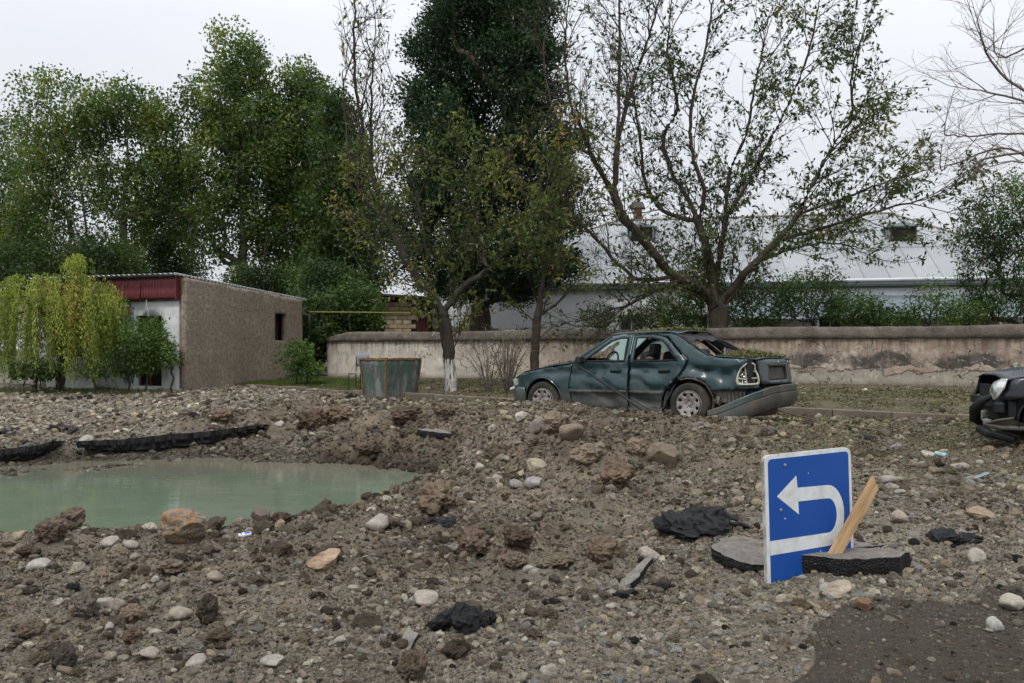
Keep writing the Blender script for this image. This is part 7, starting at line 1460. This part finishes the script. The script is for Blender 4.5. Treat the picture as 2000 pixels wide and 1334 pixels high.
# ---------------------------------------------------------------- dark car at the right border
def dark_car():
    root = thing('dark_car', 'dark navy car at the right border with one clear headlamp and smashed front bumper', 'car', (5.98, 10.75, .49), (0, 0, -math.radians(17)))
    B = Body(4.0, .84, .92, [(.9, .7, .2, .08, .02)], .010, 9., xr=3.62, R=.36, xf=.50); L0 = 0
    def pt(a, z, off=0):
        p = B.pt(a, z, off); return (p[0]+2.2, p[1], p[2])
    MM = [M_NAVY, M_INNER]
    lampo = [(.04, .56), (.03, .66), (.09, .76), (.20, .81), (.27, .81), (.24, .70), (.15, .58), (.09, .545)]
    fend = [(.16, .545), (.17, .565), (.25, .68), (.29, .81), (.60, .845), (1.05, .90), (1.12, .84), (1.13, .55), (1.14, .22), (1.10, .22)]+arc(.74, .30, .355, -12, 128)+[(.40, .575), (.2, .55)]
    fdoor = [(1.16, .22), (1.15, .55), (1.14, .84), (1.10, .92), (1.85, 1.36), (2.25, 1.42), (2.27, .5), (2.27, .22)]; fhole = [(1.38, .95), (1.88, 1.30), (2.19, 1.355), (2.20, .96)]
    rdoor = [(2.29, .22), (2.29, .5), (2.27, 1.42), (2.75, 1.42), (3.1, 1.33), (3.25, .95), (3.1, .7), (2.9, .5), (2.85, .22)]; rhole = [(2.34, .96), (2.33, 1.36), (2.75, 1.36), (2.98, 1.28), (3.1, .97)]
    quar = [(2.87, .22), (2.92, .5)]+arc(3.22, .30, .36, 145, -12)+[(3.95, .25), (4.02, .5), (4.0, .95), (3.7, 1.25), (3.4, 1.42), (2.9, 1.43), (3.12, 1.35), (3.27, .95), (3.12, .7)]
    for side in (-1, 1):
        B.side = side
        for nm, ou, ho in (('front_fender', fend, []), ('front_door', fdoor, [fhole]), ('rear_door', rdoor, [rhole]), ('quarter_panel', quar, [])):
            o = panel(nm, ou, ho, .06, lambda a, b: pt(a, b), MM, root, 0, smooth=True); me = o.data; bm = bmesh.new(); bm.from_mesh(me); bmesh.ops.recalc_face_normals(bm, faces=bm.faces)
            if sum(f.normal.y*f.calc_area() for f in bm.faces)*side < 0: bmesh.ops.reverse_faces(bm, faces=bm.faces)
            bm.to_mesh(me); bm.free(); m = o.modifiers.new('thickness', 'SOLIDIFY'); m.thickness = .02; m.offset = -1; m.material_offset = 1; m.material_offset_rim = 1
            if ho: panel('window_pane', ho[0], [], .15, lambda a, b: pt(a, b, -.015), bpy.data.materials['old_glass'], o, 0, 0, True)
        V = []
        for cx in (.74, 3.22):
            V = []
            for i in range(17):
                a = math.radians(-12+204*i/16)
                for yy in (B.hw(cx, .5)-.015, .45): V.append((cx+.365*math.cos(a), yy*side, .30+.365*math.sin(a)))
            link('arch_liner', mesh_np('arch_liner', V, [(2*i, 2*i+1, 2*i+3, 2*i+2) for i in range(16)], M_INNER, True), root)
        t = NT('clear_lamp'); n = t.noise(9, 3, .5); t.set(t.ramp(n, [(.35, (.18, .20, .19)), (.5, (.42, .46, .42)), (.62, (.85, .87, .84))]), .12, .35); t.p.inputs['Coat Weight'].default_value = 1.
        if side > 0: continue
        hl = panel('head_lamp', [(a, b-.0) for a, b in lampo], [], .03, lambda a, b: pt(a, b, .02+.02*math.sin(PI*(b-.56)/.24)), t.m, root, .02, 0, True)
    B.side = -1
    cap('bonnet', np.linspace(.27, 1.12, 16), lambda x: B.hw(max(x, .5), .85)-.01-.35*max(0, .5-x)**1.3, lambda x: float(np.interp(x, [.1, .35, .6, 1.12], [.70, .805, .855, .915]))+.004, .06, M_NAVY, root, 24, .012, 3., x0=0)
    cap('roof', np.linspace(1.87, 3.4, 14), lambda x: B.hw(x, 1.40), lambda x: 1.415-.05*abs(x-2.5), .05, M_NAVY, root, 20, 0, 3., x0=0)
    V = [(x, y*w, z) for x, w, z in ((1.12, .74, .93), (1.5, .68, 1.18), (1.88, .60, 1.41)) for y in np.linspace(-1, 1, 9)]
    link('windscreen', mesh_np('windscreen', V, [(i*9+j, i*9+j+1, (i+1)*9+j+1, (i+1)*9+j) for i in range(2) for j in range(8)], bpy.data.materials['old_glass'], True), root)
    V = [(x, y*w, z) for x, w, z in ((3.42, .60, 1.40), (3.8, .66, 1.0), (3.96, .72, .9), (4.02, .76, .3)) for y in np.linspace(-1, 1, 9)]
    link('tailgate', mesh_np('tailgate', V, [(i*9+j, i*9+j+1, (i+1)*9+j+1, (i+1)*9+j) for i in range(3) for j in range(8)], M_NAVY, True), root)
    MB().box((2.3, 0, .26), (3.3, 1.5, .05)).box((.62, 0, .50), (.75, .95, .42)).box((.20, 0, .50), (.06, 1.3, .10)).build('chassis', M_INNER, root)
    # smashed nose: remains of the bumper, grid, hanging spoiler
    MB().tube([(.16, -.56, .60), (.04, -.52, .52), (.00, -.40, .42), (.02, -.30, .30), (.10, -.25, .2)], [.03, .05, .07, .07, .03], 12).build('bumper_remains', M_BLACKP, root, smooth=True)
    g = simple('pale_grid', (.16, .16, .14), .6, bump=0)
    for i in range(8): MB().box((.02+.015*i, -.62+.0*i+.03*i, .36), (.012, .012, .11)).build('grille_bar', g, root)
    for j in range(2): MB().box((.09, -.52, .34+.05*j), (.012, .26, .010), R=Euler((0, 0, -.5)).to_matrix()).build('grille_bar', g, root)
    MB().add([(.02, -.70, .25), (.30, -.80, .33), (.52, -.79, .24), (.12, -.76, .18)], [(0, 1, 2, 3)]).build('torn_bumper_edge', M_PLAST, root); o = COL.objects[-1]
    MB().tube([(.02, -.70, .25), (.16, -.78, .31), (.33, -.80, .34)], .014, 6).tube([(.02, -.70, .25), (.2, -.78, .215), (.50, -.80, .21)], .022, 6).tube([(.50, -.80, .21), (.52, -.80, .4), (.50, -.8, .55)], .03, 6).build('bumper_bracket', M_PLAST, root, smooth=True)
    MB().box((.16, -.66, .13), (.38, .26, .09), R=Euler((.2, .25, .3)).to_matrix()).build('hanging_undertray', M_BLACKP, root, bevel=.03, seg=2)
    MB().box((.20, -.66, .45), (.12, .12, .14)).box((.34, -.70, .44), (.10, .06, .22)).build('lamp_housing', M_BLACKP, root, bevel=.02)
    cl = link('torn_bonnet_lining', CLD[2].copy(), root, (.92, -.45, .97), (.1, 0, .4), (.60, .5, .16)); cl.data.materials.clear(); cl.data.materials.append(simple('charred_lining', (.010, .010, .010), .95, bump=.02))
    for x, y in ((.74, -.74), (3.22, -.74), (.74, .74), (3.22, .74)): wheel(root, x, y, .30, .30, -1 if y < 0 else 1, 7, 0, .185)
dark_car()
# ================================================================ SKIP, CHAIR, SIGN, PLANK
def skip():
    c = P3(757, 786, 20.2); zb = ht(c[0], c[1])-.04; zb = .31; ang = -math.radians(36); root = thing('rubbish_skip', 'open green steel rubbish skip with rusty angle-iron edges standing by the kerb', 'skip', (c[0]+.04, c[1]+.25, zb), (0, 0, ang)); a, b, h = .37, .53, 1.12
    t = NT('worn_green_steel'); n = t.noise(1.8, 7, .65, dist=.5); m = t.noise(5, 7, .7, mp=(1, 1, .35)); f = t.noise(30, 5, .7); x = t.sep()
    col = t.mix(t.ramp(n, [(.42, 0.), (.56, 1.)]), (.055, .105, .072), (.085, .088, .084)); col = t.mix(t.ramp(m, [(.48, 0.), (.62, .9)]), col, (.21, .22, .20)); col = t.mix(t.math('MULTIPLY', t.ramp(t.math('ADD', x[2], t.math('MULTIPLY', n, .4)), [(.25, 1.), (.6, 0.)]), .7), col, (.20, .17, .135)); col = t.mix(.4, col, t.ramp(f, [(.3, .7), (.7, 1.3)]), 'MULTIPLY'); t.set(col, .65, .15); t.bump(t.math('ADD', n, f), .006); G = t.m
    R_ = simple('rusty_angle_iron', (.17, .105, .035), .8, .1, var=.4, scale=10, bump=.004)
    cb = [(-a, -b), (a, -b), (a, b), (-a, b)]; ct = [(x*1.20, y*1.18) for x, y in cb]
    for k in range(4):
        p, q, r_, s = cb[k], cb[(k+1) % 4], ct[(k+1) % 4], ct[k]; V = []
        for j in range(9):
            for i in range(9):
                u, v = i/8, j/8; A = Vector((*p, 0)).lerp(Vector((*q, 0)), u); B_ = Vector((*s, h)).lerp(Vector((*r_, h)), u); w = A.lerp(B_, v); nn = Vector((p[0]+q[0], p[1]+q[1], 0)).normalized(); w += nn*(.018*math.sin(PI*u)*math.sin(PI*v)*math.cos(k*2+u*5)); V.append(w)
        o = link('side_plate', mesh_np('side_plate', V, [(j*9+i, j*9+i+1, (j+1)*9+i+1, (j+1)*9+i) for j in range(8) for i in range(8)], G, True), root); s_ = o.modifiers.new('thickness', 'SOLIDIFY'); s_.thickness = .006
        MB().tube([Vector((*p, -.02)), Vector((*s, h))], .024, 4).build('corner_iron', R_, root)
        A, B_ = Vector((*s, h)), Vector((*r_, h)); n_ = 7; MB().tube([A.lerp(B_, i/n_)+Vector((0, 0, .012*math.sin(i*2.1+k))) for i in range(n_+1)], .030, 4).build('rim_iron', R_, root)
    MB().box((0, 0, .01), (2*a, 2*b, .02)).build('bottom_plate', G, root)
skip()
def chair():
    b = P3(712, 752, 22.3); z = ht(b[0], b[1]); root = thing('broken_chair', 'old grey-backed metal chair standing behind the skip', 'chair', (b[0]-.08, b[1], z), (0, 0, 1.2)); m = simple('dark_tube', (.03, .03, .03), .5, .5, bump=0)
    MB().tube([(0, -.18, 0), (0, -.18, .42), (.05, -.18, .95)], .013, 8).tube([(0, .18, 0), (0, .18, .42), (.05, .18, .95)], .013, 8).tube([(-.36, -.18, 0), (-.36, -.18, .42), (0, -.18, .42)], .013, 8).tube([(-.36, .18, 0), (-.36, .18, .42), (0, .18, .42)], .013, 8).tube([(0, -.18, .2), (0, .18, .2)], .01, 6).build('frame', m, root, smooth=True)
    g = simple('grey_board', (.22, .225, .25), .6, var=.2); MB().box((-.18, 0, .44), (.38, .40, .02)).build('seat', g, root, bevel=.006)
    V = [(.055-.02*math.cos((j-4)*.35), -.21+.0525*j, .62+.36*i/3) for i in range(4) for j in range(9)]; o = link('backrest', mesh_np('backrest', V, [(i*9+j, i*9+j+1, (i+1)*9+j+1, (i+1)*9+j) for i in range(3) for j in range(8)], g, True), root); s = o.modifiers.new('t', 'SOLIDIFY'); s.thickness = .015
chair()
def sign():
    TL = np.array([1.787, 5.8, .903]); rt = np.array([.8742, .485, .012]); rt /= np.linalg.norm(rt); dn = np.array([.047, .0, -.895]); dn -= rt*dn.dot(rt); dn /= np.linalg.norm(dn); nr = np.cross(dn, rt); nr /= np.linalg.norm(nr)
    if nr[1] > 0: nr = -nr
    W_, H_ = .905, .99
    M = Matrix(((rt[0], nr[0]*-1, -dn[0], TL[0]), (rt[1], nr[1]*-1, -dn[1], TL[1]), (rt[2], nr[2]*-1, -dn[2], TL[2]), (0, 0, 0, 1)))
    root = thing('road_sign', 'blue and white U-turn road sign fallen on its side, stuck upright in the gravel', 'road sign'); root.matrix_world = M
    # local: x right along the face, y away from the camera, z up; origin at the upper left corner
    def loc(zx, zy):
        u, v = 1480+zx/4.447, 860+zy/4.447; d = np.array([(u-1000)/F, 1., -(v-HORIZ)/F]); o = np.array([0, 0, CAMZ]); t = (TL-o).dot(nr)/d.dot(nr); p = o+d*t-TL; return (p.dot(rt), -p.dot(dn))
    def rrect(x0, z0, x1, z1, r, n=6):
        P = []
        for cx, cz, a0 in ((x1-r, z1-r, 0), (x0+r, z1-r, 90), (x0+r, z0+r, 180), (x1-r, z0+r, 270)): P += [(cx+r*math.cos(math.radians(a0+90*i/n)), cz+r*math.sin(math.radians(a0+90*i/n))) for i in range(n+1)]
        return P
    f3 = lambda a, b, h: (a, h, b); white = simple('sign_white', (.66, .68, .69), .38, var=.05, scale=14, bump=.0005, dirt=(.55, .55, .52)); wside = simple('sign_rim_paint', (.42, .42, .38), .7, var=.2, scale=12, bump=.002, dirt=(.18, .16, .12))
    MB().prism(rrect(0, -H_, W_, 0, .055), .0, .004, f3).build('board', white, root)
    # folded rim behind the board
    P = rrect(.001, -H_+.001, W_-.001, -.001, .054); n = len(P); MB().add([(a, .0015, b) for a, b in P]+[(a, .034, b) for a, b in P], [(i, (i+1) % n, n+(i+1) % n, n+i) for i in range(n)]).build('folded_rim', wside, root).modifiers.new('t', 'SOLIDIFY').thickness = .002
    t = NT('sign_blue'); n1 = t.noise(2, 4, .5); sp = t.noise(55, 3, .6); col = t.mix(t.ramp(n1, [(.3, 0.), (.7, 1.)]), (.006, .060, .285), (.008, .075, .325)); col = t.mix(t.ramp(sp, [(.735, 0.), (.75, .8)]), col, (.10, .30, .62)); col = t.mix(t.ramp(t.noise(3.5, 7, .75), [(.62, 0.), (.72, .18)]), col, (.3, .28, .24)); t.set(col, .48, spec=.3); t.bump(t.noise(5, 3), .003)
    MB().prism(rrect(.030, -H_+.0, W_-.030, -.030, .035), -.0015, .0, f3).build('blue_field', t.m, root)
    # arrow: measured on the photograph's board plane
    tip, h1, h2, s1, s2 = loc(165, 488), loc(332, 307), loc(355, 643), loc(343, 412), loc(349, 531)
    b1, b2 = loc(600, 388), loc(606, 503); ox = loc(748, 640)[0]; ix = loc(684, 640)[0]; e1, e2 = loc(618, 800), loc(622, 913); q1, q2 = loc(134, 872), loc(146, 994)
    P = [tip, h1, s1]; Q = lambda a, b, t_: a+(b-a)*t_
    cxo = b1[0]; zt, zb = b1[1], e2[1]; cz = (zt+zb)/2
    def arcp(x0, xe, za, zb_, n=16): 
        out = []; rr = min(abs(xe-x0), abs(za-zb_)/2)
        for i in range(n+1):
            a = math.radians(90-180*i/n); ex = 2.0; c, s = math.cos(a), math.sin(a); out.append((x0+(xe-x0)*abs(c)**(2/ex), (za+zb_)/2+(za-zb_)/2*(abs(s)**(2/ex))*(1 if s >= 0 else -1)))
        return out
    outer = [tip, h1, s1]+arcp(b1[0], ox, b1[1], e2[1])+[(.030, q2[1]), (.030, q1[1])]+arcp(b2[0], ix, b2[1], e1[1])[::-1]+[s2, h2]
    MB().prism(outer, -.0030, -.0016, f3).build('arrow', white, root)
    for zx, zy in ((233, 215), (198, 605)):
        a, b = loc(zx, zy); MB().lathe([(0, -.012), (.006, -.011), (.008, -.004), (.013, -.003), (.013, 0)], 12).build('bolt', simple('zinc_bolt', (.35, .35, .34), .4, .8, bump=0), root, loc=(a, -.0015, b), smooth=True)
    for zx, zy, s in ((236, 678, .006), (175, 117, .005), (545, 962, .005), (438, 285, .004)):
        a, b = loc(zx, zy); MB().lathe([(0, -.0008), (s, -.0006), (s, 0)], 8).build('paint_chip', simple('chip_pale', (.5, .6, .7) if zx != 175 else (.1, .08, .05), .6, bump=0), root, loc=(a, -.0016, b))
    # plank leaning across the sign
    a = Vector(P3(1623, 1094, 6.02)); b = Vector(P3(1709, 943, 6.10)); d = (b-a); L = d.length; d.normalize(); y = Vector((.25, -1, .15)); y = (y-d*y.dot(d)).normalized(); x = y.cross(d); Mx = Matrix((x, y, d)).transposed().to_4x4(); Mx.translation = a
    t = NT('pine_wood'); n = t.noise(6, 7, .7, mp=(5, 5, .5)); s_ = t.noise(3, 6, .7); col = t.ramp(n, [(.3, (.26, .15, .07)), (.5, (.46, .29, .145)), (.7, (.56, .38, .21))]); col = t.mix(t.ramp(s_, [(.52, 0.), (.62, .8)]), col, (.13, .10, .075)); t.set(col, .75); t.bump(n, .006)
    V = []; n_ = 12
    for i in range(n_+1):
        q = i/n_; w = .043; dth = .018; top = .0
        for sx, sy in ((-1, -1), (-.1, -1.15), (1, -1), (1, 1), (-1, 1)): V.append((sx*w*(1-.03*math.sin(i*1.3)), sy*dth, q*L+(.03*sx*(q == 1)+(.022 if sx == -.1 else 0)*(q == 1))-.04*(q == 0)))
    Fc = [(i*5+k, i*5+(k+1) % 5, (i+1)*5+(k+1) % 5, (i+1)*5+k) for i in range(n_) for k in range(5)]+[(4, 3, 2, 1, 0), tuple(n_*5+k for k in range(5))]
    o = link('plank', mesh_np('plank', V, Fc, t.m, False)); o.matrix_world = Mx; tag(o, 'short splintered pine plank leaning against the fallen road sign', 'plank'); bv = o.modifiers.new('bevel', 'BEVEL'); bv.width = .002
    MB().box((-.004, -.0215, L*.42), (.010, .002, .035), R=Euler((0, -.6, 0)).to_matrix()).build('splinter', simple('fresh_wood', (.7, .68, .62), .8, bump=0), o)
sign()
